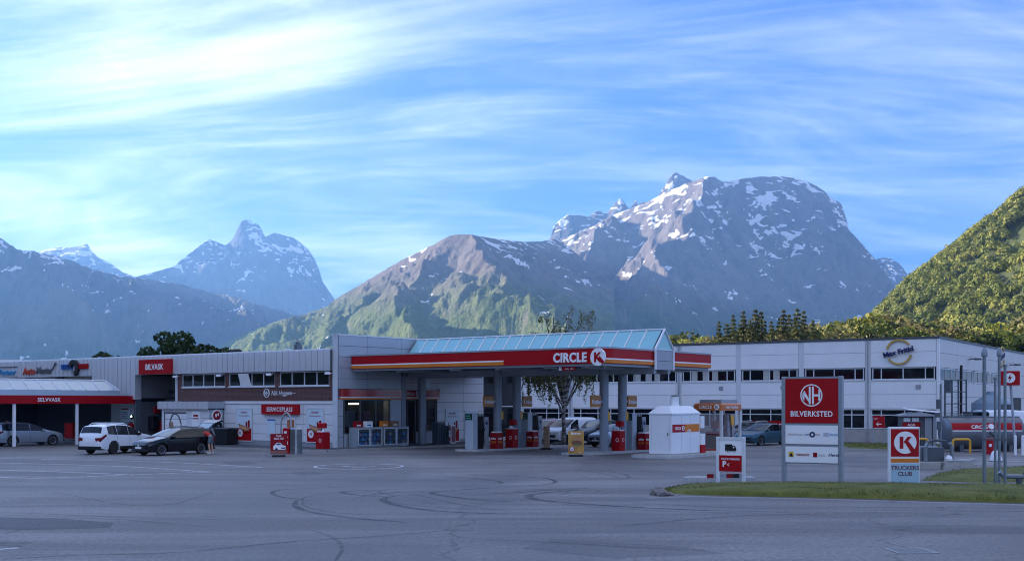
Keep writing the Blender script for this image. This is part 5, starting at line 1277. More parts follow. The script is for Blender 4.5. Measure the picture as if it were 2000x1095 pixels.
for a, c_ in zip(ybar[1:], ybar[:-1]):
    MB().add([(xr0, a + 0.03, GZ0), (xr0, c_ - 0.03, GZ0), (xr1, c_ - 0.03, GZ1), (xr1, a + 0.03, GZ1), (xr0 - 0.03, a + 0.03, GZ0), (xr0 - 0.03, c_ - 0.03, GZ0), (xr1 - 0.03, c_ - 0.03, GZ1 - 0.02), (xr1 - 0.03, a + 0.03, GZ1 - 0.02)], [(0, 1, 2, 3), (7, 6, 5, 4), (0, 4, 5, 1), (2, 6, 7, 3), (1, 5, 6, 2), (0, 3, 7, 4)]).build('roof_pane', mat('wash_roof_glass', (0.40, 0.48, 0.52), 0.12, var=0.12, scale=0.8, coat=0.3), SC)
for a in ybar: MB().tube([(xr0, a, GZ0 + 0.02), (xr1, a, GZ1 + 0.02)], 0.035, 6).build('glazing_bar', M_FRAME, SC)
MB().add([(xr0, ybar[0], GZ0), (xr0, yG1, GZ0), (xr1, ybar[0], GZ1)], [(0, 1, 2)]).add([(xr0 - 2 * gw, yG1, GZ0), (xr0, yG1, GZ0), (xr1, ybar[0], GZ1)], [(0, 1, 2)]).build('hip_pane', MATS['wash_roof_glass'], SC)
MB().tube([(xr0, yG1, GZ0 + 0.02), (xr1, ybar[0], GZ1 + 0.02)], 0.04, 6).tube([(xr1, yN, GZ1 + 0.02), (xr1, ybar[0], GZ1 + 0.02)], 0.05, 6).build('ridge_rail', M_FRAME, SC)
for a, c_ in zip(ybar[1:], ybar[:-1]):
    MB().add([(xr0 - 2 * gw, a + 0.03, GZ0), (xr0 - 2 * gw, c_ - 0.03, GZ0), (xr1 - 0.04, c_ - 0.03, GZ1), (xr1 - 0.04, a + 0.03, GZ1)], [(0, 1, 2, 3)]).build('roof_pane', MATS['wash_roof_glass'], SC)
for px in (28.5, 151):
    y_ = ly(px, xf - 0.1); MB().box(xf - 0.24, xf - 0.10, y_ - 0.09, y_ + 0.09, 0.0, 2.80).build('post', M_WHITE, SC)
t = sthing('fire_cabinet', 'dark red cabinet at the right end of the wash bay', 'cabinet', lx(140, 3.0), 3.0, 0); MB().bbox(-0.6, 0.6, -0.3, 0.3, 0, 1.25, 0.04).build('body', M_DKRED, t); MB().box(-0.5, 0.5, -0.31, -0.301, 0.2, 1.1).build('door', M_RED, t); MB().tube([(-0.35, -0.33, 0.5), (-0.35, -0.33, 0.8)], 0.02, 6).build('handle', M_BLACK, t)
# white roofed hall behind, left
d_ = 128.0
t = thing('white_hall', 'pale hall roof showing behind the station at the far left', 'building', tuple(gp(60, d_)), R(-6))
zt_ = zat(697, d_)
MB().box(-14, 4.2, 0, 14, 0, zt_ - 0.75).build('wall', mat('hall_wall', (0.28, 0.38, 0.46), 0.5, var=0.05), t)
MB().prism([(-14.3, zt_ - 0.74), (4.5, zt_ - 0.74), (4.5, zt_ - 0.45), (-14.3, zt_ + 0.05)], -0.3, 14.3).build('roof_edge', M_WHITE, t)

# ------------------------------------------------------------------ white tank hut with island
hp = gp(1312, 61.3)
def hframe(name, label, cat, p=hp, z=0.0, rz=SROT, group=None): return thing(name, label, cat, (p.x, p.y, z), rz, group)
I = hframe('tank_island', 'white kerbed island under the white tank hut', 'kerb island')
MB().prism([(-2.0, -0.75), (-1.6, -1.0), (0.2, -1.0), (0.55, -0.7), (0.6, 6.5), (0.3, 7.0), (-1.7, 7.0), (-2.0, 6.6)], 0, 0.15, axis='z').build('kerb_rim', MATS['kerb_paint'], I)
MB().prism([(-1.85, -0.65), (-1.5, -0.88), (0.12, -0.88), (0.42, -0.6), (0.45, 6.4), (-1.85, 6.5)], 0.1505, 0.156, axis='z').build('island_top', M_CONC, I)
H = hframe('tank_hut', 'white metal tank hut with sloping roof and round vent', 'hut', z=0.157)
HW, HL, HZ = 1.36, 3.0, 2.10
M_HUT = mat('white_sheet_metal', (0.74, 0.77, 0.80), 0.38, var=0.04, scale=1.2, dirt=0.05)
MB().box(-HW, 0, 0, HL, 0.05, HZ).build('body', M_HUT, H)
MB().add([(-HW - 0.04, -0.04, HZ + 0.06), (0.04, -0.04, HZ + 0.06), (0.04, HL + 0.04, HZ + 0.06), (-HW - 0.04, HL + 0.04, HZ + 0.06), (-HW + 0.36, 0.36, HZ + 0.45), (-0.36, 0.36, HZ + 0.45), (-0.36, HL - 0.36, HZ + 0.45), (-HW + 0.36, HL - 0.36, HZ + 0.45)], [(3, 2, 1, 0), (4, 5, 6, 7), (0, 1, 5, 4), (1, 2, 6, 5), (2, 3, 7, 6), (3, 0, 4, 7)]).build('roof', M_HUT, H)
MB().box(-HW - 0.04, 0.04, -0.04, HL + 0.04, HZ + 0.002, HZ + 0.058).build('eaves_strip', M_FRAME, H)
MB().lathe([(0.26, 0), (0.25, 0.04), (0.23, 0.10), (0.23, 0.48), (0.24, 0.50)], 20, (-HW / 2, HL / 2, HZ + 0.452)).build('vent', M_HUT, H, smooth=40)
MB().lathe([(0.19, 0), (0.19, 0.05)], 20, (-HW / 2, HL / 2, HZ + 0.955)).build('vent_cap', M_DGREY, H)
MB().box(0.002, 0.012, 0.06, HL * 0.46, 1.17, 1.58).build('red_strip', M_RED, H); MB().box(0.002, 0.011, HL * 0.46 + 0.004, HL - 0.06, 1.17, 1.58).build('orange_strip', M_ORANGE, H)
text('CIRCLE', 0.15, M_PAPER, H, (0.016, 0.62, 1.30), rz=90, bold=0.02, sx=0.95)
MB().lathe([(0.13, 0), (0.13, 0.012)], 24).build('logo_disc', M_PAPER, H, loc=(0.012, 1.18, 1.375), rot=(0, R(90), 0)); text('K', 0.15, M_RED, H, (0.028, 1.18, 1.30), rz=90, bold=0.03)
text('miles', 0.14, M_PAPER, H, (0.016, HL * 0.46 + 0.45, 1.20), rz=90, bold=0.02)
MB().box(-HW - 0.01, 0.012, -0.012, HL + 0.012, 0.0, 0.05).build('base_rail', M_CONC, H)
MB().box(-HW + 0.12, -0.12, -0.004, 0.0, 0.20, 2.0).build('door', mat('hut_door', (0.68, 0.71, 0.74), 0.4, var=0.05, dirt=0.1), H)
MB().box(-HW + 0.10, -HW + 0.115, -0.003, 0.0, 0.18, 2.02).box(-0.115, -0.10, -0.003, 0.0, 0.18, 2.02).build('door_gap', M_DGREY, H)
MB().bbox(-0.26, -0.2, -0.03, -0.004, 1.0, 1.14, 0.008).build('door_handle', M_DGREY, H)
for y_ in (1.0, 2.0): MB().box(0.0, 0.0035, y_ - 0.006, y_ + 0.006, 0.06, 1.16).box(0.0, 0.0035, y_ - 0.006, y_ + 0.006, 1.6, 2.08).build('sheet_seam', M_GREY, H)
MB().box(-0.30, 0.10, HL + 0.02, HL + 0.35, 1.35, 2.0).box(-0.30, 0.12, HL + 0.02, HL + 0.4, 0.45, 1.05).build('notice_box', M_PAPER, H)
MB().bbox(-0.5, 0.1, HL + 0.02, HL + 0.5, 0.0, 0.44, 0.02).build('red_box', M_RED, H)
# truck diesel pump kiosk
p = gp(1410, 69.5); T = thing('truck_pump_kiosk', 'truck fuel pump kiosk with orange illuminated style fascia', 'fuel kiosk', (p.x, p.y, 0), SROT)
x0, y1 = -1.95, 2.6
MB().bbox(x0, 0.0, 0.0, y1, 2.40, 2.84, 0.10).build('fascia', mat('orange_fascia', (0.50, 0.14, 0.03), 0.35, var=0.08), T)
MB().box(x0 + 0.3, -0.2, 0.3, y1 - 0.2, 2.842, 3.05).build('roof_box', M_GREY, T)
text('CIRCLE', 0.20, M_PAPER, T, (x0 * 0.56, -0.012, 2.52), bold=0.03, sx=0.95)
MB().disc((x0 * 0.17, 2.62), 0.17, -0.03, -0.002, 24).build('logo_disc', M_PAPER, T); text('K', 0.2, M_DGREY, T, (x0 * 0.17, -0.036, 2.52), bold=0.03)
text('miles Truckdiesel', 0.17, M_PAPER, T, (0.012, 1.3, 2.54), rz=90, sx=0.95, bold=0.01)
for x_, y_ in ((x0 + 0.1, 0.1), (-0.1, 0.1), (-0.1, y1 - 0.1), (x0 + 0.1, y1 - 0.1)): MB().box(x_ - 0.07, x_ + 0.07, y_ - 0.07, y_ + 0.07, 0.15, 2.40).build('post', M_FRAME, T)
MB().box(x0, 0.0, 0.0, y1, 0.0, 0.15).build('plinth', M_CONC, T)
MB().box(x0 + 0.18, -0.18, 0.06, 0.10, 0.16, 0.95).build('screen_panel', mat('screen_taupe', (0.17, 0.15, 0.15), 0.5), T)
MB().box(x0 + 0.18, -0.18, 0.07, 0.09, 1.02, 2.2).build('screen_glass', mat('pale_screen', (0.42, 0.40, 0.42), 0.1, alpha=0.35, var=0), T)
MB().bbox(x0 + 0.6, -0.5, 0.5, 1.0, 0.16, 1.15, 0.04).build('pump_base', M_DKRED, T); MB().bbox(x0 + 0.9, -0.4, 0.5, 0.95, 1.35, 1.8, 0.08).build('pump_head', M_RED, T); MB().box(x0 + 1.0, x0 + 1.2, 0.6, 0.8, 1.15, 1.35).build('pump_neck', M_DGREY, T)
MB().bbox(-0.42, -0.12, 1.0, 1.9, 0.16, 2.2, 0.03).build('terminal', mat('terminal_panel2', (0.30, 0.30, 0.33), 0.4, var=0.45, scale=5), T)
MB().box(-0.115, -0.10, 1.25, 1.75, 1.5, 2.1).build('yellow_notice', M_YELLOW, T)
for k in range(2): MB().tube([(-0.05, 1.0 + 0.12 * k, 2.2), (0.05, 1.0 + 0.12 * k, 1.4), (0.06, 1.05 + 0.12 * k, 0.6), (0.0, 1.1 + 0.12 * k, 0.9)], 0.025, 6).build('hose', M_RUBBER, T)
p = gp(1376, 64.5); t = thing('red_barrier', 'low red barrier rail behind the white hut', 'barrier', (p.x, p.y, 0.0), SROT + R(60)); MB().tube([(-0.6, 0, 0), (-0.6, 0, 0.3), (0.9, 0, 0.3), (0.9, 0, 0)], 0.05, 8).build('rail', M_DKRED, t); MB().box(-0.75, -0.45, -0.1, 0.1, 0, 0.02).box(0.75, 1.05, -0.1, 0.1, 0, 0.02).build('foot', M_DGREY, t)

# burger board and log bollard
p = gp(1125, 63.0); t = thing('menu_board', 'orange and yellow burger board in front of the right island', 'sign', (p.x, p.y, 0), R(5))
MB().bbox(-0.36, 0.36, -0.25, 0.25, 0, 0.10, 0.03).build('foot', M_BLACK, t); MB().box(-0.42, 0.42, -0.03, 0.03, 0.14, 1.36).build('board', mat('burger_print', (0.50, 0.27, 0.05), 0.45, var=0.35, scale=1.5), t); MB().box(-0.05, 0.05, -0.02, 0.02, 0.1, 0.14).build('stem', M_GREY, t)
text('Burger', 0.14, M_PAPER, t, (0.0, -0.035, 1.17), bold=0.03, depth=0.004)
def blob(name, pts, m_, par, y0=-0.045, y1=-0.031): return MB().prism(pts, y0, y1).build(name, m_, par)
ell = lambda cx_, cz_, a, c_, q0=0, q1=360, n_=18: [(cx_ + a * math.cos(R(q0 + (q1 - q0) * k / n_)), cz_ + c_ * math.sin(R(q0 + (q1 - q0) * k / n_))) for k in range(n_ + (0 if q1 - q0 >= 360 else 1))]
blob('bun_print', ell(0.04, 0.86, 0.26, 0.20, 0, 180), M_BUN, t); blob('patty_print', ell(0.04, 0.76, 0.30, 0.09), M_SAUS, t, -0.05, -0.0455); blob('lettuce_print', ell(0.06, 0.66, 0.29, 0.07), mat('lettuce', (0.10, 0.16, 0.04), 0.6, var=0.4, scale=9), t, -0.047, -0.031); blob('bun_print', ell(0.04, 0.56, 0.24, 0.09, 180, 360), M_BUN, t, -0.046, -0.031)
MB().disc((-0.22, 0.40), 0.15, -0.052, -0.031, 24).build('price_disc', M_DKRED, t); MB().disc((-0.22, 0.40), 0.11, -0.056, -0.0525, 24).build('price_disc_inner', M_PAPER, t); text('69', 0.11, M_DKRED, t, (-0.22, -0.058, 0.345), depth=0.003, bold=0.02); text('miles', 0.06, M_PAPER, t, (0.24, -0.035, 0.22), depth=0.003)
p = gp(1067.5, 72.5); t = thing('firewood_bin', 'slim brown patterned post stand at the end of the left island', 'stand', (p.x, p.y, 0), R(-20)); MB().bbox(-0.16, 0.16, -0.16, 0.16, 0.1, 1.42, 0.02).build('post', mat('birch_log_print', (0.30, 0.20, 0.12), 0.7, var=0.6, scale=9), t); MB().bbox(-0.32, 0.32, -0.28, 0.28, 0, 0.099, 0.02).build('foot', M_BLACK, t)
# ------------------------------------------------------------------ white warehouse (own frame)
WX, WY, WT = 30.1, 83.0, R(33)
wu = (math.cos(WT), -math.sin(WT)); wv = (math.sin(WT), math.cos(WT))
def wlx(px, y=0.0):
    k = (px - CX) / F
    return (k * (WY + wv[1] * y) - WX - wv[0] * y) / (wu[0] - k * wu[1])
def wly(px, x=0.0):
    k = (px - CX) / F
    return (k * (WY + wu[1] * x) - WX - wu[0] * x) / (wv[0] - k * wv[1])
def wlz(py, x, y): return zat(py, WY + wu[1] * x + wv[1] * y)
def wthing(name, label, cat, x, y, z, rz=0.0, group=None): return thing(name, label, cat, (WX + wu[0] * x + wv[0] * y, WY + wu[1] * x + wv[1] * y, z), -WT + rz, group)
W = wthing('warehouse', 'long white two storey warehouse with window bands', 'building', 0, 0, 0)
WH = 7.5; BAY = 5.0; NBY = 9
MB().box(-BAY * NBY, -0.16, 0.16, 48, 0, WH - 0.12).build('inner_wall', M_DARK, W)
MB().box(-BAY * NBY, 0.05, -0.05, 48, WH - 0.10, WH + 0.06).build('roof_edge', M_DGREY, W)
pw = {}
def wpanel(a, c, z0, z1, seedm):
    return MB().box(a + 0.012, c - 0.012, 0, 0.12, z0 + 0.01, z1 - 0.01).build('wall_panel', M_WARE, W)
for k in range(NBY):
    a, c = -BAY * (k + 1), -BAY * k
    for z0, z1 in ((2.46, 3.46), (3.46, 4.50), (5.45, 6.50), (6.50, WH - 0.1)): wpanel(a + 0.20, c - 0.20, z0, z1, k)
    MB().box(c - 0.20, c + (0.20 if k else 0.0), 0.03, 0.15, 0.95, WH - 0.1).build('pilaster', mat('pilaster_paint', (0.62, 0.645, 0.68), 0.5, var=0.04), W)
    MB().box(a + 0.20, c - 0.20, -0.04, 0.05, 2.40, 2.455).build('drip_rail', M_WHITE, W)
    MB().box(a + 0.20, c - 0.20, -0.04, 0.05, 5.41, 5.448).build('drip_rail', M_WHITE, W)
    window(W, a + 0.30, c - 0.30, 4.52, 5.40, 0.05, 4, frame=0.07, vx=[a + 0.95, (a + c) / 2, c - 0.95], sill=True)
    window(W, a + 0.22, c - 0.22, 0.97, 2.40, 0.05, 4, frame=0.07, vx=[a + 0.95, a + 2.6, c - 1.2], hbars=(1.98,), sill=False)
    if k in (2, 3, 4, 5):
        for xx, ww in ((a + 1.05, 0.5), (a + 2.0, 0.45), (c - 2.2, 0.5)):
            if (k * 7 + int(xx * 10)) % 5 == 0: continue
            cu = MB(); nseg = 8
            V = [(xx + ww * i / nseg, 0.065 + 0.012 * (i % 2), zz) for i in range(nseg + 1) for zz in (4.60, 5.32)]
            cu.add(V, [(2 * i, 2 * i + 2, 2 * i + 3, 2 * i + 1) for i in range(nseg)]); cu.build('curtain', M_CURT, W)
    MB().box(a + 0.01, c - 0.01, 0.0, 0.15, 0.0, 0.94).build('plinth_block', M_CONC, W)
for k in (1, 4, 6):
    MB().tube([(-BAY * k, -0.07, WH - 0.15), (-BAY * k, -0.07, 0.1)], 0.05, 8).build('rain_pipe', M_GREY, W)
for k in (0, 2, 3):
    MB().bbox(-BAY * k - 1.6, -BAY * k - 1.25, -0.05, 0.0, 3.85, 4.15, 0.02).build('wall_vent', M_GREY, W)
# side wall
for k in range(8):
    a, c = 5.6 * k, 5.6 * (k + 1)
    if k == 0: a = 0.18
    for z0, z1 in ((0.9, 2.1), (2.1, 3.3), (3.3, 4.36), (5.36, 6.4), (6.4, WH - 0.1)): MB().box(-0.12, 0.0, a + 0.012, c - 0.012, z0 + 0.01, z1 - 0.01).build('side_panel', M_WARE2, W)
    MB().box(-0.12, 0.0, a + 0.01, c - 0.01, 0.0, 0.89).build('plinth_block', M_CONC, W)
    if k < 5: window(W, a + 0.3, c - 0.15, 4.38, 5.34, 0.02, 3, frame=0.07, plane='x', sill=False)
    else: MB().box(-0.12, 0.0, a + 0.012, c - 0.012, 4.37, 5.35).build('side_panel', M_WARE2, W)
MB().box(-0.16, 0.02, -0.02, 0.17, 0.0, WH - 0.101).build('corner_trim', M_WHITE, W)
MB().tube([(0.10, 0.12, 4.2), (0.10, 0.12, 0.0)], 0.06, 8).build('rain_pipe', M_GALV, W)
for y_, z_ in ((9.5, 6.2), (26, 6.2)):
    MB().tube([(0.0, y_, z_), (0.55, y_, z_ + 0.05)], 0.05, 6).bbox(0.45, 0.95, y_ - 0.14, y_ + 0.14, z_ - 0.06, z_ + 0.08, 0.03).build('wall_lamp', M_DGREY, W)
MB().box(0.0, 0.05, 27.5, 31.5, 0.0, 3.3).build('gate', M_BLACK, W)
# logo on the front
xl = (wlx(1729) + wlx(1784)) / 2; zl = wlz(687, xl, 0)
t = wthing('shop_logo', 'yellow ring with slanted navy letters on the warehouse', 'sign', xl, -0.10, zl)
M_OCHRE = mat('ochre_ring', (0.52, 0.33, 0.07), 0.45, var=0.05)
MB().ring((0, 0), 0.80, 0.93, -0.05, 0.06, 35, 165, 28).build('ring_top', M_OCHRE, t); MB().ring((0, 0), 0.80, 0.93, -0.05, 0.06, 215, 345, 28).build('ring_bottom', M_OCHRE, t)
o = text('Max Fritid', 0.34, M_SNAVY, t, (0, -0.06, -0.14), bold=0.05, ry=-13, depth=0.12)
tw = max(v.co.x for v in o.data.vertices) - min(v.co.x for v in o.data.vertices); o.scale = (2.15 / tw, 1, 1)
t = wthing('shop_logo', 'small ring logo on the warehouse side wall behind the pipes', 'sign', 0.05, wly(1956), wlz(697, 0, wly(1956)), R(90))
MB().ring((0, 0), 0.80, 0.93, -0.05, 0.03, 35, 165, 20).build('ring_top', M_OCHRE, t); MB().ring((0, 0), 0.80, 0.93, -0.05, 0.03, 215, 345, 20).build('ring_bottom', M_OCHRE, t); text('Max Fritid', 0.34, M_SNAVY, t, (0, -0.06, -0.14), bold=0.05, ry=-13, depth=0.06)
# red banner behind the parked cars
xa_, xb_ = wlx(1500, -0.6), wlx(1531, -0.6)
t = wthing('banner', 'red banner with white letters behind the teal car', 'banner', xa_, -0.6, 0.25); MB().box(-1.6, 1.9, 0, 0.03, 0.0, 1.25).build('cloth', M_RED, t); text('ÅPENT', 0.34, M_PAPER, t, (0.55, -0.01, 0.72), bold=0.03); text('STORT', 0.34, M_PAPER, t, (0.7, -0.01, 0.22), bold=0.03); MB().box(-1.62, -1.55, 0, 0.05, -0.25, 1.25).box(1.85, 1.92, 0.0, 0.05, -0.25, 1.25).build('post', M_DGREY, t)

# ------------------------------------------------------------------ free standing signs
def two_post(name, label, px0, y0, px1, y1, cat='sign', group=None):
    """sign frame between two feet seen at photo points; local x runs from the left foot to the right foot"""
    a, c = gp(px0, dground(y0)), gp(px1, dground(y1)); m_ = (a + c) / 2; ang = math.atan2(c.y - a.y, c.x - a.x)
    return thing(name, label, cat, (m_.x, m_.y, 0), ang, group), (c - a).length
t, L = two_post('workshop_pylon', 'tall red and white workshop sign on two grey posts', 1532, 946.5, 1642.5, 950.5)
dC = dground(948.5); zc_ = lambda py: zat(py, dC)
Z_ = {k: zc_(v) for k, v in dict(top=734.5, r0=739, r1=825.5, w0=830, w1=866.5, v0=871.5, v1=902.5, bot=905).items()}
M_POST = mat('sign_post_grey', (0.26, 0.30, 0.34), 0.4, metal=0.3, var=0.06)
for s_ in (-1, 1): MB().bbox(s_ * L / 2 - 0.07, s_ * L / 2 + 0.07, -0.12, 0.12, 0.0, Z_['top'], 0.02).build('post', M_POST, t)
MB().box(-L / 2 + 0.07, L / 2 - 0.07, -0.10, 0.10, Z_['r0'], Z_['top'] - 0.01).build('top_rail', M_POST, t)
MB().box(-L / 2 + 0.07, L / 2 - 0.07, -0.09, 0.09, Z_['bot'], Z_['r0'] - 0.004).build('back_frame', M_POST, t)
MB().box(-L / 2 + 0.072, L / 2 - 0.072, -0.115, -0.092, Z_['r1'], Z_['r0'] - 0.006).build('red_panel', M_RED, t)
MB().box(-L / 2 + 0.075, L / 2 - 0.075, -0.115, -0.092, Z_['w1'], Z_['w0']).build('white_panel', M_PAPER, t)
MB().box(-L / 2 + 0.075, L / 2 - 0.075, -0.115, -0.092, Z_['v1'], Z_['v0']).build('white_panel', M_PAPER, t)
ze = zc_(771.5)
MB().ring((0, ze), 0.345, 0.385, -0.125, -0.116, n=40).build('emblem_ring', M_PAPER, t)
for s_ in (-1, 1):
    MB().box(s_ * 0.055 - 0.032, s_ * 0.055 + 0.032, -0.125, -0.116, ze - 0.30, ze + 0.30).build('emblem_bar', M_PAPER, t)
MB().prism([(-0.085, ze - 0.24), (-0.085, ze - 0.12), (-0.24, ze + 0.16), (-0.30, ze + 0.10), (-0.30, ze + 0.06)], -0.124, -0.117).prism([(-0.31, ze - 0.10), (-0.245, ze - 0.20), (-0.245, ze + 0.16), (-0.31, ze + 0.07)], -0.124, -0.1175).build('emblem_letter_n', M_PAPER, t)
MB().box(0.09, 0.245, -0.124, -0.117, ze - 0.035, ze + 0.035).box(0.247, 0.31, -0.125, -0.117, ze - 0.18, ze + 0.20).build('emblem_letter_h', M_PAPER, t)
o = text('BILVERKSTED', 0.19, M_PAPER, t, (0, -0.122, zc_(812.5)), bold=0.03, depth=0.008, space=1.08)
tw = max(v.co.x for v in o.data.vertices) - min(v.co.x for v in o.data.vertices); o.scale = (1.46 / tw, 1, 1)
z1_ = zc_(849.5); z2_ = zc_(889.5)
def word(s_, x, z, h, m_, w=None, **kw):
    o = text(s_, h, m_, t, (x, -0.121, z), depth=0.006, **kw)
    if w:
        tw = max(v.co.x for v in o.data.vertices) - min(v.co.x for v in o.data.vertices); o.scale = (w / tw, 1, 1)
    return o
M_FAINTR = mat('faint_red_print', (0.55, 0.33, 0.33), 0.5, var=0); M_FAINTG = mat('faint_grey_print', (0.45, 0.48, 0.54), 0.5, var=0)
word('Auto', -0.72, z1_, 0.085, M_FAINTR, 0.22, shear=0.2); word('Mester', -0.47, z1_, 0.085, M_FAINTG, 0.30, shear=0.2)
word('SUPER', -0.16, z1_, 0.06, M_SBLUE, 0.17); MB().ring((0.03, z1_ + 0.03), 0.045, 0.10, -0.122, -0.116, n=20).build('tyre_logo', M_SNAVY, t); word('DEKK', 0.22, z1_, 0.06, M_FAINTR, 0.17)
MB().box(0.42, 0.60, -0.121, -0.116, z1_ - 0.04, z1_ + 0.10).build('partner_badge', M_FAINTG, t); word('Partner', 0.79, z1_, 0.085, M_CYAN, 0.32, bold=0.02)
MB().box(-0.80, -0.62, -0.121, -0.116, z2_ - 0.05, z2_ + 0.14).build('breakdown_badge', mat('print_yellow', (0.70, 0.50, 0.06), 0.45, var=0), t)
MB().prism([(-0.775, z2_ - 0.03), (-0.645, z2_ - 0.03), (-0.66, z2_ + 0.03), (-0.71, z2_ + 0.11), (-0.76, z2_ + 0.03)], -0.125, -0.1215).build('breakdown_symbol', M_BLACK, t)
word('VIKING', -0.32, z2_, 0.075, M_DKRED, 0.46, shear=0.3, bold=0.03)
MB().box(0.06, 0.20, -0.121, -0.116, z2_ - 0.04, z2_ + 0.12).build('rescue_badge', M_DKRED, t); word('Falck', 0.36, z2_, 0.085, M_FAINTG, 0.22); word('Hertz', 0.77, z2_, 0.11, M_SNAVY, 0.38, shear=0.2, bold=0.02)

t, L = two_post('club_pylon', 'white edged red and pale blue sign with a round letter logo', 1736, 953.5, 1795, 953.5)
dC = dground(953.5); zc_ = lambda py: zat(py, dC)
hw = L / 2
MB().bbox(-hw, hw, -0.06, 0.14, 0.0, zc_(833), 0.015).build('body', M_WHITE, t)
MB().box(-hw + 0.05, hw - 0.03, -0.075, -0.062, zc_(890.5), zc_(837)).build('red_panel', M_RED, t)
MB().box(-hw + 0.05, hw - 0.03, -0.075, -0.062, zc_(902), zc_(894.5)).build('orange_panel', M_ORANGE, t)
MB().box(-hw + 0.05, hw - 0.03, -0.075, -0.062, zc_(952), zc_(904)).build('blue_panel', mat('pale_blue_panel', (0.33, 0.50, 0.60), 0.4, var=0.04), t)
zk = zc_(863.5); MB().disc((0.02, zk), 0.375, -0.085, -0.076, 48).build('logo_disc', M_PAPER, t)
MB().box(-0.17, -0.05, -0.095, -0.086, zk - 0.20, zk + 0.20).prism([(-0.048, zk - 0.01), (0.09, zk + 0.20), (0.23, zk + 0.20), (0.065, zk - 0.0)], -0.0945, -0.086).prism([(-0.03, zk + 0.05), (0.07, zk + 0.12), (0.34, zk - 0.24), (0.22, zk - 0.34)], -0.096, -0.0862).build('logo_letter', M_RED, t)
for s_, py in (('TRUCKERS', 916.5), ('CLUB', 928)):
    o = text(s_, 0.145, mat('maroon_print', (0.11, 0.008, 0.03), 0.45, var=0), t, (0.01, -0.08, zc_(py)), bold=0.02, depth=0.006)
    tw = max(v.co.x for v in o.data.vertices) - min(v.co.x for v in o.data.vertices); o.scale = ((0.94 if s_ == 'TRUCKERS' else 0.47) / tw, 1, 1)

t, L = two_post('parking_sign', 'framed truck parking sign with black lorry symbol', 1402.5, 943.5, 1452.5, 945.5)
dC = dground(944.5); zc_ = lambda py: zat(py, dC); hw = L / 2
for s_ in (-1, 1): MB().bbox(s_ * hw - 0.055, s_ * hw + 0.055, -0.06, 0.06, 0, zc_(852.5), 0.012).build('post', M_FRAME, t)
MB().box(-hw + 0.055, hw - 0.055, -0.05, 0.05, zc_(858), zc_(852.8)).build('top_rail', M_FRAME, t)
MB().box(-hw + 0.06, hw - 0.06, -0.03, 0.03, zc_(920), zc_(858.3)).build('white_panel', M_PAPER, t)
MB().box(-hw + 0.06, hw - 0.06, -0.045, -0.032, zc_(919.8), zc_(888.5)).build('red_panel', M_RED, t)
zt_ = zc_(880)
MB().box(-0.20, 0.07, -0.042, -0.0305, zt_, zt_ + 0.24).prism([(0.075, zt_), (0.21, zt_), (0.22, zt_ + 0.09), (0.16, zt_ + 0.19), (0.075, zt_ + 0.20)], -0.042, -0.0305).build('lorry_symbol', M_BLACK, t)
for x_ in (-0.14, -0.06, 0.14): MB().disc((x_, zt_ - 0.005), 0.036, -0.044, -0.0305, 16).build('lorry_wheel', M_BLACK, t); MB().disc((x_, zt_ - 0.005), 0.02, -0.046, -0.0445, 12).build('wheel_centre', M_PAPER, t)
MB().prism([(0.10, zt_ + 0.11), (0.16, zt_ + 0.11), (0.13, zt_ + 0.165), (0.10, zt_ + 0.165)], -0.0435, -0.0425).build('lorry_window', M_PAPER, t)
o = text('TRUCK PARKING', 0.075, M_PAPER, t, (0, -0.05, zc_(897.5)), bold=0.015, depth=0.004); tw = max(v.co.x for v in o.data.vertices) - min(v.co.x for v in o.data.vertices); o.scale = (0.70 / tw, 1, 1)
text('P', 0.20, M_PAPER, t, (-0.23, -0.05, zc_(910.5)), bold=0.05, depth=0.004)
MB().prism([(-0.13, zc_(906.5)), (-0.04, zc_(903.2)), (-0.04, zc_(904.6)), (-0.095, zc_(906.5)), (-0.04, zc_(908.4)), (-0.04, zc_(909.8))], -0.052, -0.0455).build('arrow', M_PAPER, t)

t, L = two_post('exit_sign', 'small red exit sign with white arrow on two posts', 1705, 868, 1727, 868)
dC = dground(868); zc_ = lambda py: zat(py, dC); hw = L / 2
for s_ in (-1, 1): MB().box(s_ * hw - 0.04, s_ * hw + 0.04, -0.04, 0.04, 0, zc_(812)).build('post', M_GREY, t)
MB().box(-hw + 0.0, hw + 0.02, -0.07, -0.042, zc_(835), zc_(812)).build('board', M_RED, t); text('UT', 0.13, M_PAPER, t, (-0.2, -0.075, zc_(819)), depth=0.004)
MB().box(-0.12, 0.18, -0.078, -0.071, zc_(828.5), zc_(826.8)).prism([(-0.20, zc_(827.6)), (-0.04, zc_(823.5)), (-0.04, zc_(825.2)), (-0.12, zc_(827.6)), (-0.04, zc_(830.0)), (-0.04, zc_(831.7))], -0.0785, -0.0705).build('arrow', M_PAPER, t)

# low oval kerb with hazard boards behind the verge
p = gp(1405, 43.6); t = thing('kerb_oval', 'low pale oval kerb with striped hazard board behind the verge', 'kerb island', (p.x, p.y, 0), R(6))
MB().prism(ell(0, 0, 1.35, 0.75, n_=36), 0, 0.14, axis='z').build('rim', MATS['kerb_paint'], t); MB().prism(ell(0, 0, 1.15, 0.58, n_=36), 0.141, 0.15, axis='z').build('top', M_CONC, t)
for k in range(6): MB().box(-0.64 + 0.24 * k, -0.405 + 0.24 * k, -0.66, -0.60, 0.12, 0.29).build('hazard_block', [M_DKRED, M_GREY, M_GREY, M_DKRED, M_BLACK, M_GREY][k], t)
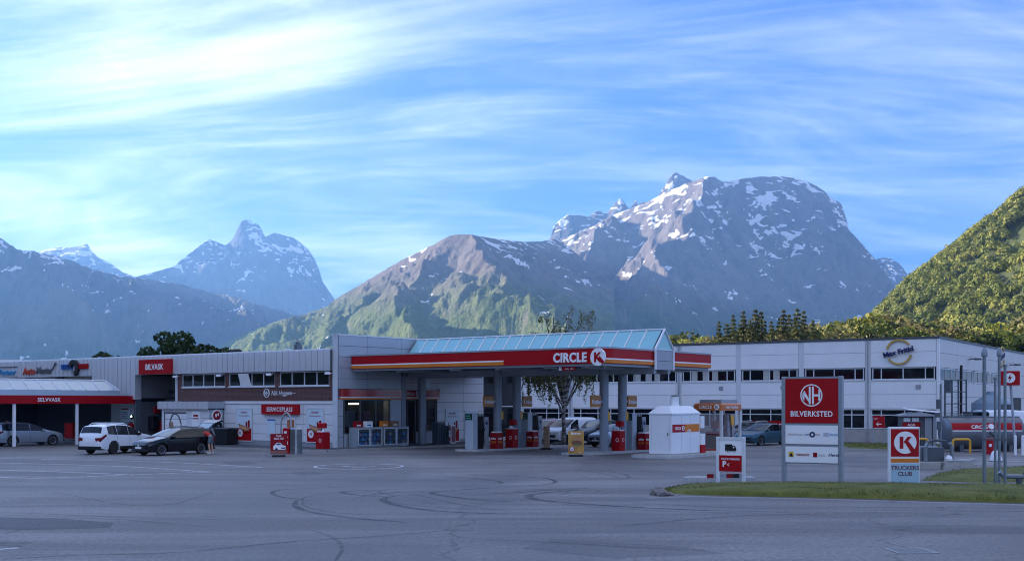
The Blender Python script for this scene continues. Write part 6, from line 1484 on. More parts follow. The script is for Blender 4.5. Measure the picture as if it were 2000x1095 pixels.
# ------------------------------------------------------------------ fuel tank yard on the right
dT = 70.0
p = gp(1846, dT); T = thing('fuel_tank', 'large grey horizontal fuel tank with red band', 'tank', (p.x, p.y, 0), R(2))
TL, TR = 4.35, 0.98; zc = 1.08
M_TANK = mat('tank_paint', (0.15, 0.16, 0.18), 0.38, metal=0.35, var=0.08, scale=1.0)
MB().lathe([(0.02, -0.22), (TR * 0.5, -0.19), (TR * 0.85, -0.10), (TR, 0.0), (TR, TL), (TR * 0.85, TL + 0.10), (TR * 0.5, TL + 0.19), (0.02, TL + 0.22)], 40).build('shell', M_TANK, T, smooth=50, loc=(0, 0, zc), rot=(0, R(90), 0))
# band bent round the shell
def bent(x0, x1, z0, z1, r, name, m_):
    V = []; n_ = 8
    for i in range(n_ + 1):
        z = z0 + (z1 - z0) * i / n_; y = -math.sqrt(max(0, r * r - (z - zc) ** 2)); V += [(x0, y, z), (x1, y, z), (x0, y + 0.012, z), (x1, y + 0.012, z)]
    Fc = []
    for i in range(n_): a = 4 * i; Fc += [(a, a + 1, a + 5, a + 4), (a + 2, a + 6, a + 7, a + 3), (a, a + 4, a + 6, a + 2), (a + 1, a + 3, a + 7, a + 5)]
    e = 4 * n_; Fc += [(0, 2, 3, 1), (e, e + 1, e + 3, e + 2)]
    MB().add(V, Fc).build(name, m_, T)
bent(0.05, TL - 0.15, 1.26, 1.68, TR + 0.015, 'red_band', M_RED); bent(0.05, TL - 0.15, 1.20, 1.257, TR + 0.014, 'white_stripe', M_PAPER)
o = text('CIRCLE', 0.22, M_PAPER, T, (1.66, -0.978, 1.36), rx=67, bold=0.03); MB().lathe([(0.17, 0), (0.17, 0.03)], 24).build('logo_disc', M_PAPER, T, loc=(2.36, -0.925, 1.47), rot=(R(66), 0, 0)); text('K', 0.2, M_RED, T, (2.36, -1.0, 1.36), rx=66, bold=0.03)
for x_ in (0.7, TL - 0.7): MB().box(x_ - 0.12, x_ + 0.12, -0.75, 0.75, 0.0, 0.42).build('saddle', M_DGREY, T)
MB().box(-0.1, TL, -0.32, 0.32, 2.02, 2.07).build('walkway', M_GALV, T)
for x_ in (0.5, 1.1): MB().tube([(x_, -0.2, 2.05), (x_, -0.2, 2.2), (x_ + 0.45, -0.2, 2.2), (x_ + 0.45, -0.2, 2.05)], 0.025, 6).build('top_rail', M_GALV, T)
MB().lathe([(0.25, 0), (0.25, 0.2), (0.32, 0.22), (0.32, 0.28)], 16, (1.35, 0, 2.07)).build('manhole', M_DGREY, T)
MB().box(TL + 0.20, TL + 0.23, -0.45, 0.25, 0.75, 1.55).build('end_plate', M_RED, T); MB().disc((0, 0), 0.26, -0.02, 0, 24).build('end_logo', M_PAPER, T, loc=(TL + 0.235, -0.1, 1.15), rot=(0, 0, R(90)))
p = gp(1930, 66.0); t = thing('red_drum', 'red drum in front of the fuel tank', 'drum', (p.x, p.y, 0)); MB().lathe([(0.29, 0), (0.30, 0.02), (0.29, 0.28), (0.305, 0.30), (0.29, 0.32), (0.29, 0.58), (0.305, 0.60), (0.29, 0.62), (0.29, 0.88), (0.27, 0.90)], 20).build('shell', M_RED, t); MB().disc((0, 0.5), 0.09, -0.31, -0.285, 16).build('logo', M_PAPER, t)
p = gp(1945, 58.0); t = thing('white_cone_cover', 'white bell shaped cover on the ground among the pipes', 'cover', (p.x, p.y, 0)); MB().lathe([(0.30, 0), (0.29, 0.1), (0.2, 0.42), (0.12, 0.52)], 16).build('shell', M_WHITE, t, smooth=40); MB().lathe([(0.33, 0), (0.33, 0.03)], 16).build('rim', M_DGREY, t)
def hoop(px, py, w, h, lab):
    p = gp(px, dground(py)); t = thing('protection_hoop', lab, 'barrier', (p.x, p.y, 0), R(2), 'yellow protection hoops'); r_ = 0.14
    pts = [(-w / 2, 0, 0), (-w / 2, 0, h - r_)] + [(-w / 2 + r_ - r_ * math.cos(R(q)), 0, h - r_ + r_ * math.sin(R(q))) for q in (22, 45, 67, 90)] + [(w / 2 - r_ + r_ * math.sin(R(q)), 0, h - r_ + r_ * math.cos(R(q))) for q in (0, 22, 45, 67, 90)] + [(w / 2, 0, 0)]
    MB().tube(pts, 0.065, 12).build('tube', M_YELLOW, t, smooth=50)
    for s_ in (-1, 1): MB().lathe([(0.11, 0), (0.11, 0.015)], 12, (s_ * w / 2, 0, 0)).build('foot', M_DGREY, t)
hoop(1878, 885, 0.98, 0.80, 'yellow steel hoop in front of the grey tank'); hoop(1796, 884, 0.95, 0.80, 'yellow steel hoop half hidden behind the round logo sign')
# gas sales kiosk
p = gp(1763, 72.0); G = thing('gas_kiosk', 'grey kiosk with slanted white roof and red name board', 'kiosk', (p.x, p.y, 0), R(-8))
MB().box(0.0, 1.75, 0.0, 1.6, 0.0, 2.05).build('body', M_DGREY, G); MB().prism([(-0.25, 2.10), (0.9, 2.32), (2.0, 2.10), (2.0, 2.05), (-0.25, 2.05)], -0.4, 1.9).build('gable', M_GREY, G)
MB().add([(0.25, -0.45, 2.42), (2.25, -0.25, 2.24), (2.35, 1.7, 2.30), (0.3, 1.7, 2.50), (0.25, -0.45, 2.46), (2.25, -0.25, 2.28), (2.35, 1.7, 2.34), (0.3, 1.7, 2.54)], [(3, 2, 1, 0), (4, 5, 6, 7), (0, 1, 5, 4), (1, 2, 6, 5), (2, 3, 7, 6), (3, 0, 4, 7)]).build('roof_sheet', M_WHITE, G)
MB().box(-0.02, 1.05, -0.06, -0.01, 1.40, 1.66).build('name_board', M_RED, G); text('AGA', 0.16, M_PAPER, G, (0.5, -0.07, 1.45), bold=0.03)
MB().box(1.3, 1.72, -0.05, -0.005, 0.1, 1.95).build('door', M_GREY, G); MB().box(1.78, 1.95, -0.05, 1.4, 0.0, 2.04).build('side_wall', M_SHOPP, G); MB().box(0.05, 0.45, -0.03, -0.005, 1.72, 1.95).box(0.55, 0.95, -0.03, -0.005, 1.72, 1.95).build('vent_window', M_FRAME, G)
for k in range(4): MB().lathe([(0.12, 0), (0.13, 0.05), (0.13, 0.75), (0.06, 0.88), (0.06, 0.95)], 12, (0.2 + 0.3 * k, -0.25, 0.0)).build('gas_bottle', [M_GREY, M_DGREY, M_CYAN, M_DGREY][k], G)
# pole with control boxes
p = gp(1837.5, 62.0); t = thing('control_pole', 'slim grey pole with control boxes right of the gas kiosk', 'pole', (p.x, p.y, 0)); MB().tube([(0, 0, 0), (0, 0, zat(765, 62.0))], 0.045, 8).build('pole', M_GALV, t); MB().bbox(-0.22, -0.03, -0.1, 0.1, 2.55, 3.05, 0.02).bbox(-0.30, -0.05, -0.1, 0.1, 2.10, 2.35, 0.02).bbox(-0.2, -0.02, -0.08, 0.08, 1.45, 1.9, 0.02).build('control_box', M_DGREY, t)
# filling pit
p = gp(1835, 51.5); t = thing('filling_pit', 'concrete filling pit with grey posts and pipe', 'pit', (p.x, p.y, 0), R(2))
MB().box(-1.6, -0.15, -0.5, 0.6, 0, 0.30).build('concrete_block', M_CONC, t); MB().box(-1.5, 0.2, 0.65, 1.0, 0.30, 0.95).build('tray', M_GREY, t); MB().box(-0.55, 0.25, 0.1, 0.6, 0.31, 0.92).build('box', M_DGREY, t)
for x_ in (-0.62, 0.55): MB().tube([(x_, 0.0, 0.0), (x_, 0.0, 0.95), (x_ + (0.1 if x_ < 0 else -0.1), 0.0, 1.12)], 0.09, 10).build('post', M_GALV, t)
MB().tube([(-0.55, 0.1, 1.12), (-0.2, 0.1, 1.25), (0.3, 0.1, 1.2)], 0.06, 8).build('pipe', M_DGREY, t)
for k in range(3): MB().box(-0.1 + 0.06 * k, 1.5 - 0.1 * k, -0.75 + 0.12 * k, -0.1, 0.10 * k, 0.095 + 0.10 * k).build('slab', M_CONC, t)
MB().lathe([(0.02, 0), (0.14, 0.06), (0.16, 0.15), (0.1, 0.26), (0.02, 0.3)], 14, (0.33, -0.2, 0.30)).build('float_ball', M_PAPER, t); MB().tube([(0.4, -0.2, 0.36), (1.2, -0.25, 0.34), (1.45, -0.25, 0.42)], 0.05, 8).build('valve_pipe', M_GREY, t)
# vent pipes
def vent(px, d, top, r_, lab, cap):
    p = gp(px, d); t = thing('vent_pipe', lab, 'pipe', (p.x, p.y, 0), 0, 'tank vent pipes'); zt_ = zat(top, d)
    MB().tube([(0, 0, 0), (0, 0, zt_ - 0.1)], r_, 14).build('pipe', M_GALV, t, smooth=50)
    if cap == 'dome': MB().lathe([(r_ * 1.0, -0.16), (r_ * 1.75, -0.14), (r_ * 1.75, -0.06), (r_ * 1.3, 0.08), (r_ * 0.4, 0.16)], 16, (0, 0, zt_ - 0.1)).build('cap', M_GALV, t, smooth=50)
    else: MB().lathe([(r_ * 1.0, -0.08), (r_ * 1.5, -0.07), (r_ * 1.5, 0.0), (r_ * 0.7, 0.02)], 14, (0, 0, zt_ - 0.09)).build('cap', M_GALV, t)
    MB().lathe([(r_ * 1.5, 0), (r_ * 1.5, 0.03), (r_, 0.05)], 14).build('foot', M_DGREY, t)
    return t
vent(1922.5, 39.2, 681, 0.060, 'thick vent pipe with domed cap, leftmost of the group', 'dome'); vent(1943.8, 39.2, 731, 0.042, 'thin short vent pipe, second from the left', 'flat'); t = vent(1951.5, 41.0, 681, 0.050, 'tall vent pipe with domed cap, third from the left', 'dome'); vent(1963, 39.2, 706, 0.050, 'vent pipe with flat cap, rightmost of the group', 'flat')
p = gp(1943, 39.15); t = thing('pipe_clamp', 'dark cross bar tying the vent pipes together', 'clamp', (p.x, p.y - 0.09, zat(857, 39.2))); MB().box(-0.45, 0.42, -0.02, 0.02, -0.03, 0.03).build('bar', M_DGREY, t); MB().tube([(-0.22, 0, 0.25), (-0.05, 0, 0.12)], 0.05, 8).build('valve', M_DGREY, t)
p = gp(1966, 39.8); t = thing('pipe_manifold', 'horizontal grey pipe with valves behind the vent pipes', 'pipe', (p.x, p.y, 0.0)); MB().tube([(-0.25, 0, 0.55), (-0.1, 0, 0.40), (0.9, 0, 0.38), (1.6, 0, 0.40)], 0.085, 10).build('pipe', M_GALV, t); MB().lathe([(0.10, 0), (0.10, 0.3), (0.07, 0.32)], 12, (0.42, 0, 0.0)).lathe([(0.14, 0), (0.14, 0.12)], 12, (0.7, 0, 0.42)).build('valve', M_DGREY, t)
# charger sign on a pole
dS = 66.0; p = gp(1980, dS); t = thing('charger_sign', 'red cube sign with white lightning disc on a leaning grey pole', 'sign', (p.x, p.y, 0), R(-14))
zs = zat(752, dS); sz = 0.80
MB().tube([(0.10, 0, 0), (-0.16, 0, zs + 0.05)], 0.07, 10).build('pole', M_GREY, t)
MB().bbox(-0.78, 0.28, -0.30, 0.36, zs, zs + sz, 0.03).build('box', M_RED, t)
MB().disc((-0.25, zs + 0.41), 0.28, -0.315, -0.30, 28).build('disc', M_PAPER, t); MB().prism([(-0.20, zs + 0.64), (-0.36, zs + 0.38), (-0.26, zs + 0.38), (-0.31, zs + 0.18), (-0.14, zs + 0.46), (-0.24, zs + 0.46)], -0.325, -0.3155).build('bolt', M_DKRED, t)
MB().disc((0, 0), 0.26, -0.015, 0, 24).build('disc', M_PAPER, t, loc=(0.285, 0.03, zs + 0.41), rot=(0, 0, R(90)))
p = gp(1985, 64.5); t = thing('bollard_pair', 'two white bollards at the foot of the charger sign', 'bollard', (p.x, p.y, 0)); 
for x_ in (-0.05, 0.35): MB().lathe([(0.07, 0), (0.07, 1.05), (0.04, 1.1)], 10, (x_, 0, 0)).build('post', M_WHITE, t)
# frame tower with ladder by the warehouse wall
dL = 79.0; p = gp(1868, dL); t = thing('ladder_tower', 'dark steel tower with ladder and flue by the warehouse corner', 'tower', (p.x, p.y, 0), R(-20)); zt_ = zat(741, dL)
MB().box(-0.75, -0.35, 0.0, 0.5, zat(767, dL), zt_).build('tank', mat('dark_blue_steel', (0.06, 0.08, 0.10), 0.45, metal=0.3), t)
for x_ in (-0.72, -0.28, 0.12, 0.62): MB().tube([(x_, 0, 0), (x_, 0, zt_)], 0.055, 8).build('upright', MATS['dark_blue_steel'], t)
for k in range(5): MB().tube([(-0.72, 0, 1.2 + 0.8 * k), (0.62, 0, 1.2 + 0.8 * k)], 0.035, 6).build('cross_rail', M_GALV, t)
for k in range(12): MB().tube([(-0.12, -0.1, 0.9 + 0.28 * k), (0.14, -0.1, 0.9 + 0.28 * k)], 0.018, 6).build('rung', M_GALV, t)
MB().tube([(0.28, 0.1, 0.5), (0.30, 0.1, zat(716, dL)), (0.34, 0.1, zat(713, dL))], 0.09, 10).build('flue', M_BLACK, t)
dB = 84.0; p = gp(1936, dB); t = thing('blue_silo', 'pale blue round silo with conical top behind the tank', 'silo', (p.x, p.y, 0)); MB().lathe([(1.35, 0), (1.35, zat(788, dB)), (1.30, zat(786, dB)), (0.35, zat(770, dB)), (0.30, zat(764, dB))], 28).build('shell', mat('silo_blue', (0.17, 0.25, 0.33), 0.45, metal=0.2), t, smooth=40)
for px in (1945, 1960): MB().box((px - 1936) * dB / F - 0.25, (px - 1936) * dB / F + 0.25, -1.40, -1.2, 0, 2.75).build('inspection_frame', M_DGREY, t)
# ------------------------------------------------------------------ vehicles (x forward, y left, z up)
def keyed(keys):
    k = sorted(keys); xs = np.array([a for a, _ in k]); ys = np.array([b_ for _, b_ in k])
    return lambda x: float(np.interp(x, xs, ys))
def paint(name, col, metal=0.0, rough=0.28): return mat(name, col, rough, metal=metal, var=0.0, coat=0.45, spec=0.4)
M_RIM = mat('alloy_rim', (0.45, 0.47, 0.50), 0.3, metal=0.8, var=0.1); M_LAMP = mat('headlamp_glass', (0.55, 0.60, 0.66), 0.12, var=0.2, scale=12, coat=0.6); M_TAIL = mat('tail_lamp', (0.16, 0.006, 0.012), 0.18, var=0.2, coat=0.6); M_CARG = mat('car_glass', (0.006, 0.008, 0.011), 0.04, var=0.0, spec=0.32)
M_CARGL = mat('car_glass_sky_lit', (0.06, 0.09, 0.10), 0.05, var=0.0, spec=0.8)  # paler glass for bright windscreens: sky reflection put into the colour
CARS = {
 'suv': dict(L=4.55, top=[(2.27, .66), (2.2, .80), (2.05, .92), (1.6, 1.03), (1.15, 1.09), (.95, 1.13), (.55, 1.37), (.2, 1.55), (-.1, 1.63), (-.8, 1.67), (-1.4, 1.64), (-1.85, 1.56), (-1.97, 1.50), (-2.12, 1.16), (-2.22, 1.02), (-2.27, .70)],
   belt=[(2.27, .56), (2.15, .74), (1.2, .98), (.9, 1.02), (-1.4, 1.10), (-1.9, 1.14), (-2.15, 1.02), (-2.27, .62)], w=[(2.27, .55), (2.15, .76), (1.85, .88), (1.0, .92), (-1.2, .92), (-1.85, .88), (-2.15, .82), (-2.27, .68)], wb=(1.42, -1.28), wr=.35, bot=.28, ws=(.98, .16), rw=(-1.93, -2.13), sw=(.72, -1.72), bp=(-.10, -1.02)),
 'wagon': dict(L=4.57, top=[(2.28, .54), (2.2, .68), (2.05, .77), (1.6, .88), (1.2, .95), (1.0, .99), (.5, 1.22), (.1, 1.38), (-.2, 1.44), (-.9, 1.475), (-1.5, 1.46), (-1.95, 1.40), (-2.05, 1.34), (-2.2, 1.0), (-2.25, .88), (-2.28, .55)],
   belt=[(2.28, .48), (2.15, .62), (1.2, .88), (.9, .92), (-1.4, .98), (-1.9, 1.0), (-2.18, .92), (-2.28, .5)], w=[(2.28, .52), (2.17, .72), (1.9, .84), (1.0, .89), (-1.2, .89), (-1.9, .86), (-2.18, .80), (-2.28, .66)], wb=(1.40, -1.23), wr=.32, bot=.22, ws=(1.02, .06), rw=(-2.02, -2.20), sw=(.74, -1.92), bp=(-.12, -1.10)),
 'hatch': dict(L=4.2, top=[(2.10, .56), (2.0, .72), (1.8, .82), (1.3, .92), (.95, .98), (.5, 1.20), (.0, 1.42), (-.3, 1.48), (-1.0, 1.50), (-1.6, 1.44), (-1.75, 1.36), (-2.0, 1.0), (-2.07, .85), (-2.10, .55)],
   belt=[(2.10, .5), (2.0, .64), (1.1, .88), (.85, .92), (-1.3, 1.0), (-1.95, .94), (-2.10, .5)], w=[(2.10, .52), (1.98, .72), (1.7, .84), (.9, .88), (-1.2, .88), (-1.75, .84), (-2.0, .78), (-2.10, .64)], wb=(1.28, -1.25), wr=.31, bot=.22, ws=(.97, .02), rw=(-1.72, -2.0), sw=(.70, -1.55), bp=(-.2, -1.05)),
 'sedan': dict(L=4.48, top=[(2.24, .54), (2.15, .70), (2.0, .79), (1.5, .90), (1.0, .98), (.45, 1.22), (.0, 1.40), (-.3, 1.45), (-.8, 1.44), (-1.15, 1.36), (-1.65, 1.10), (-1.9, 1.02), (-2.15, 1.0), (-2.2, .9), (-2.24, .55)],
   belt=[(2.24, .48), (2.1, .62), (1.1, .90), (.9, .93), (-1.3, 1.0), (-2.1, .96), (-2.24, .5)], w=[(2.24, .54), (2.12, .74), (1.8, .85), (.9, .89), (-1.2, .89), (-1.9, .84), (-2.15, .78), (-2.24, .66)], wb=(1.34, -1.30), wr=.32, bot=.21, ws=(1.0, .03), rw=(-1.1, -1.68), sw=(.72, -1.28), bp=(-.2, -1.0)),
 'van': dict(L=4.4, top=[(2.20, .62), (2.12, .86), (1.95, .98), (1.5, 1.10), (1.25, 1.16), (.75, 1.50), (.35, 1.72), (.0, 1.80), (-.8, 1.84), (-1.9, 1.82), (-2.08, 1.76), (-2.16, 1.1), (-2.2, .6)],
   belt=[(2.2, .55), (2.1, .76), (1.4, 1.04), (1.1, 1.08), (-2.1, 1.12), (-2.2, .6)], w=[(2.2, .58), (2.1, .78), (1.8, .88), (1.0, .91), (-1.9, .91), (-2.15, .88), (-2.2, .82)], wb=(1.42, -1.30), wr=.32, bot=.24, ws=(1.27, .40), rw=(-2.06, -2.16), sw=(.92, .05), bp=(), tum=.16),
}
def build_car(name, label, kind, col_mat, loc, heading, group, trim_low=None, rail=False, open_tail=False, lit_ws=False, dark_rim=False, glass=None, scale=1.0):
    """heading: direction (dx,dy) the car points to in world"""
    c = CARS[kind]; top, belt, w = keyed(c['top']), keyed(c['belt']), keyed(c['w']); L2 = c['L'] / 2; tum = c.get('tum', .34)
    t = thing(name, label, 'van' if kind == 'van' else 'car', (loc[0], loc[1], 0), math.atan2(heading[1], heading[0]), group); t.scale = (scale,) * 3
    wr = c['wr']; ra = wr + .065
    def zbot(x):
        z = c['bot'] + (.10 * max(0, (abs(x) - L2 + .35) / .35))
        for xw in c['wb']:
            if abs(x - xw) < ra: z = max(z, wr + math.sqrt(ra * ra - (x - xw) ** 2))
        return z
    def sect(x, off=0.0):
        zt, zb, ww, z0 = top(x), belt(x), w(x), zbot(x); zb = min(zb, zt - .02); P = []
        ww += off
        for i in range(6):
            f = i / 5; z = z0 + (zb - z0) * f
            zz = (z - .55) / .45
            P.append((ww * (1 - .05 * max(0, -zz) ** 1.5 - .012 * max(0, zz)), z))
        wr_ = ww * .988 - tum * max(0, zt - zb); hs = zt - zb
        for f, g in ((.30, .30), (.62, .62), (.88, .90)): P.append((ww * .988 + (wr_ - ww * .988) * f, zb + hs * g))
        P += [(wr_ * .95 + .01, zb + hs * .965 + off * .5), (wr_ * .84, zt + .004 + off), (wr_ * .5, zt + .018 + off), (0, zt + .024 + off)]
        return P
    xs = set(np.round(np.linspace(-L2, L2, 70), 3)); 
    for xw in c['wb']: xs |= set(np.round(xw + ra * np.cos(np.linspace(0, math.pi, 15)), 3))
    xs |= {round(a, 3) for a, _ in c['top']}
    xs = sorted(xs); K = len(sect(0)); V = []; Fc = []
    for x in xs:
        P = sect(x); V += [(x, y, z) for y, z in P] + [(x, -y, z) for y, z in P[-2::-1]]
    N = 2 * K - 1
    for i in range(len(xs) - 1):
        for j in range(N - 1): a = i * N + j; Fc.append((a, a + 1, a + N + 1, a + N))
        Fc.append((i * N, i * N + N, i * N + 2 * N - 1, i * N + N - 1))
    Fc.append(tuple(range(N))); Fc.append(tuple((len(xs) - 1) * N + j for j in range(N - 1, -1, -1)))
    body = MB().add(V, Fc).build('body', col_mat, t, smooth=38)
    gm_ = glass or M_CARG
    def patch(x0, x1, j0, j1, side, name_, m_, n_=10, off=.006, trim=.0, parent=None):
        """piece of skin between section points j0..j1, lifted by off"""
        VV = []; q = j1 - j0 + 1
        for i in range(n_ + 1):
            x = x0 + (x1 - x0) * i / n_; P = sect(x, off)
            for j in range(j0, j1 + 1): VV.append((x, P[j][0] * side, P[j][1]))
        FF = [(i * q + j, i * q + j + 1, (i + 1) * q + j + 1, (i + 1) * q + j) for i in range(n_) for j in range(q - 1)]
        return MB().add(VV, FF).build(name_, m_, parent or t, smooth='all')
    def across(x0, x1, name_, m_, off=.008, n_=8, js=None):
        VV = []; idx = list(range(K - 4, K)) if js is None else js
        for i in range(n_ + 1):
            x = x0 + (x1 - x0) * i / n_; P = sect(x, off); row = [(P[j][0] * .97, P[j][1]) for j in idx]
            xo = x + (.016 if x0 > 0 else (-.022 if kind != 'sedan' else -.012))
            row = row + [(-y, z) for y, z in row[-2::-1]]; VV += [(xo, y, z) for y, z in row]
        q = 2 * len(idx) - 1
        FF = [(i * q + j, i * q + j + 1, (i + 1) * q + j + 1, (i + 1) * q + j) for i in range(n_) for j in range(q - 1)]
        return MB().add(VV, FF).build(name_, m_, t, smooth='all')
    across(c['ws'][0] - .04, c['ws'][1] + .02, 'windscreen', M_CARGL if lit_ws else gm_)
    if not open_tail: across(c['rw'][0] + .02 if kind == 'sedan' else c['rw'][0] - .015, c['rw'][1] + .02, 'rear_window', gm_, js=list(range(K - 4, K)) if kind == 'sedan' else None)
    sw0, sw1 = c['sw']; br = [sw0] + list(c['bp']) + [sw1]
    for a, b_ in zip(br[:-1], br[1:]):
        for s_ in (1, -1): patch(a - .014, b_ + .014, 5, 8, s_, 'side_window', gm_, 8)
    for s_ in (1, -1):
        for a in list(c['bp']) + ([.05, -.95] if kind == 'van' else []):     # door gaps
            P0 = sect(a); VV = []
            for j in range(1, 6): VV += [(a - .006, (P0[j][0] + .003) * s_, P0[j][1]), (a + .006, (P0[j][0] + .003) * s_, P0[j][1])]
            MB().add(VV, [(2 * i, 2 * i + 1, 2 * i + 3, 2 * i + 2) for i in range(4)]).build('door_gap', M_BLACK, t)
            P1 = sect(a + .14); MB().bbox(a + .06, a + .24, -.015, .02, -.012, .018, .008).build('door_handle', col_mat, t, loc=(0, s_ * (P1[4][0] + .006), P1[4][1] + .04))
        P0 = sect(sw0 - .05); MB().bbox(-.10, .08, -.08, .10, -.06, .08, .03).build('mirror', M_BLACK if trim_low else col_mat, t, loc=(sw0 - .02, s_ * (P0[5][0] + .07), P0[5][1] + .06))
        if trim_low: patch(c['wb'][1] + ra + .02, c['wb'][0] - ra - .02, 0, 1, s_, 'sill_trim', M_BLACK, 10, .01)
        # lamps
        xh = L2 - .16; P0 = sect(xh)
        hl = MB().add([(xh + .10, s_ * P0[4][0] * .70, P0[4][1] - .02), (xh + .02, s_ * (P0[4][0] + .012), P0[4][1] - .01), (xh - .30, s_ * (sect(xh - .3)[5][0] + .004), sect(xh - .3)[5][1] - .01), (xh - .20, s_ * (sect(xh - .2)[5][0] * .86), sect(xh - .2)[5][1] + .02), (xh + .08, s_ * P0[5][0] * .70, P0[5][1] + .03)], [(0, 1, 2, 3, 4)])
        hl.build('headlamp', M_LAMP, t)
        xr = -L2 + .10; P1 = sect(xr); P2 = sect(xr + .28)
        MB().add([(xr - .105, s_ * P1[4][0] * .55, P1[5][1] - .02), (xr - .105, s_ * P1[4][0] * .62, P1[5][1] - .20), (xr - .06, s_ * (P1[4][0] + .02), P1[5][1] - .22), (xr + .36, s_ * (P2[4][0] + .022), P2[5][1] - .10), (xr + .30, s_ * (P2[5][0] + .022), P2[5][1] - .01), (xr - .05, s_ * (P1[5][0] + .022), P1[5][1] + .0)], [(0, 1, 2, 5), (2, 3, 4, 5)]).build('tail_lamp', M_TAIL, t)
    # bumpers, grille, plates, underbody
    MB().bbox(L2 - .10, L2 + .015, -.50, .50, .46 if kind != 'van' else .5, .58 if kind != 'van' else .66, .02).build('grille', M_BLACK, t)
    MB().bbox(L2 - .12, L2 + .03, -w(L2 - .1) * .98, w(L2 - .1) * .98, .24, .36, .03).build('front_bumper', M_BLACK, t)
    MB().bbox(-L2 - .03, -L2 + .14, -w(-L2 + .1) * .99, w(-L2 + .1) * .99, .26, .46 if trim_low else .34, .03).build('rear_bumper', M_BLACK, t)
    MB().box(L2 + .018, L2 + .03, -.26, .26, .38, .49).build('front_plate', M_PAPER, t); MB().box(-L2 - .02, -L2 - .004, -.26, .26, .66 if kind in ('suv', 'van') else .60, .77 if kind in ('suv', 'van') else .71).build('rear_plate', M_PAPER, t)
    MB().disc((0, 0), .06, -.012, 0, 16).build('badge', M_FRAME, t, loc=(L2 + .017, 0, .545 if kind != 'van' else .62), rot=(0, 0, R(90)))
    MB().box(-L2 + .25, L2 - .25, -.62, .62, c['bot'] - .04, c['bot'] + .45).build('underbody', M_BLACK, t)
    if rail:
        for s_ in (1, -1): MB().tube([(.0, s_ * .62, top(.0) + .0), (-.15, s_ * .62, top(-.2) + .06), (-1.4, s_ * .62, top(-1.3) + .06), (-1.6, s_ * .62, top(-1.6) + .0)], .022, 6).build('roof_rail', M_DGREY if rail == 'dark' else M_FRAME, t)
        if rail == 'bars':
            for x_ in (-.25, -1.15): MB().bbox(x_ - .05, x_ + .05, -.68, .68, top(x_) + .075, top(x_) + .105, .012).build('roof_bar', M_FRAME, t)
    # wheels
    tyre = MB().lathe([(wr * .66, -.095), (wr * .92, -.105), (wr, -.07), (wr, .07), (wr * .92, .105), (wr * .66, .095)], 28)
    tm = tyre.mesh('tyre', M_RUBBER, 40); rm = MB().lathe([(wr * .66, -.02), (wr * .64, .03), (wr * .58, .05)], 24)
    spk = MB().lathe([(wr * .65, .085), (wr * .68, .10), (wr * .60, .092)], 24)
    for k in range(5):
        for dq in (-8, 8):
            q = R(72 * k + dq); q2 = R(72 * k + dq * 0.6); n_ = (-math.sin(q), math.cos(q)); h_ = wr * .045
            spk.add([(.05 * math.cos(q2) + n_[0] * h_, .05 * math.sin(q2) + n_[1] * h_, .075), (.05 * math.cos(q2) - n_[0] * h_, .05 * math.sin(q2) - n_[1] * h_, .075), (wr * .64 * math.cos(q) - n_[0] * h_, wr * .64 * math.sin(q) - n_[1] * h_, .088), (wr * .64 * math.cos(q) + n_[0] * h_, wr * .64 * math.sin(q) + n_[1] * h_, .088)], [(0, 1, 2, 3)])
    spk.lathe([(.065, .07), (.06, .09), (.02, .095)], 12)
    sm_ = spk.mesh('rim', M_BLACK if dark_rim else M_RIM, 40); dm = MB().lathe([(wr * .63, 0.0), (wr * .63, .012)], 24).mesh('wheel_well', M_BLACK)
    for xw in c['wb']:
        for s_ in (1, -1):
            wh = link('wheel', tm, t, (xw, s_ * (w(xw) - .115), wr), (R(-90 * s_), 0, 0)); link('rim', sm_, wh); link('brake_disc', dm, wh)
    if open_tail:
        xr0, xr1 = c['rw']; z1 = top(xr0)
        MB().box(-L2 + .0 - .012, -L2 + .02, -.58, .58, .62, .93).build('boot_shade_panel', M_DARK, t)  # dark sheets on the closed body stand in for the shaded boot
        across(xr0 - .01, xr1, 'boot_shade_panel', M_DARK, .01)
        g_ = link('tailgate', None, t, (xr0 + .02, 0, z1 + .01), (0, R(40), 0)); g_.empty_display_size = .1
        MB().prism([(0, 0), (-.50, .02), (-.62, -.02), (-.98, -.16), (-1.06, -.30), (-1.00, -.30), (-.90, -.20), (-.55, -.07), (0, -.04)], -.60, .60).build('tailgate_panel', col_mat, g_)
        MB().box(-.46, -.06, -.50, .50, .012, .030).box(-.46, -.06, -.5, .5, -.06, -.046).build('tailgate_window', mat('tailgate_glass', (0.35, 0.42, 0.42), 0.1, var=0.0, spec=0.7), g_)
        for s_ in (1, -1): MB().tube([(-.15, s_ * .55, -.02), (-.12, s_ * .55, -.55)], .018, 6).build('gas_strut', M_FRAME, g_)
    return t
def at_ground(px, py): p = gp(px, dground(py)); return (p.x, p.y)
PW = paint('white_car_paint', (0.72, 0.75, 0.78)); PB = mat('black_car_paint', (0.004, 0.005, 0.008), 0.12, var=0.0, spec=0.4, coat=0.2); PS = paint('silver_car_paint', (0.30, 0.34, 0.38), metal=0.6); PR = paint('red_car_paint', (0.22, 0.012, 0.025)); PD = paint('dark_blue_car_paint', (0.012, 0.022, 0.038), metal=0.3); PT = paint('teal_car_paint', (0.025, 0.085, 0.12), metal=0.5); PV = paint('silver_blue_car_paint', (0.28, 0.31, 0.36), metal=0.5)
G1 = 'cars at the car wash'; G2 = 'cars parked before the warehouse'
vdir = (VX, VY)
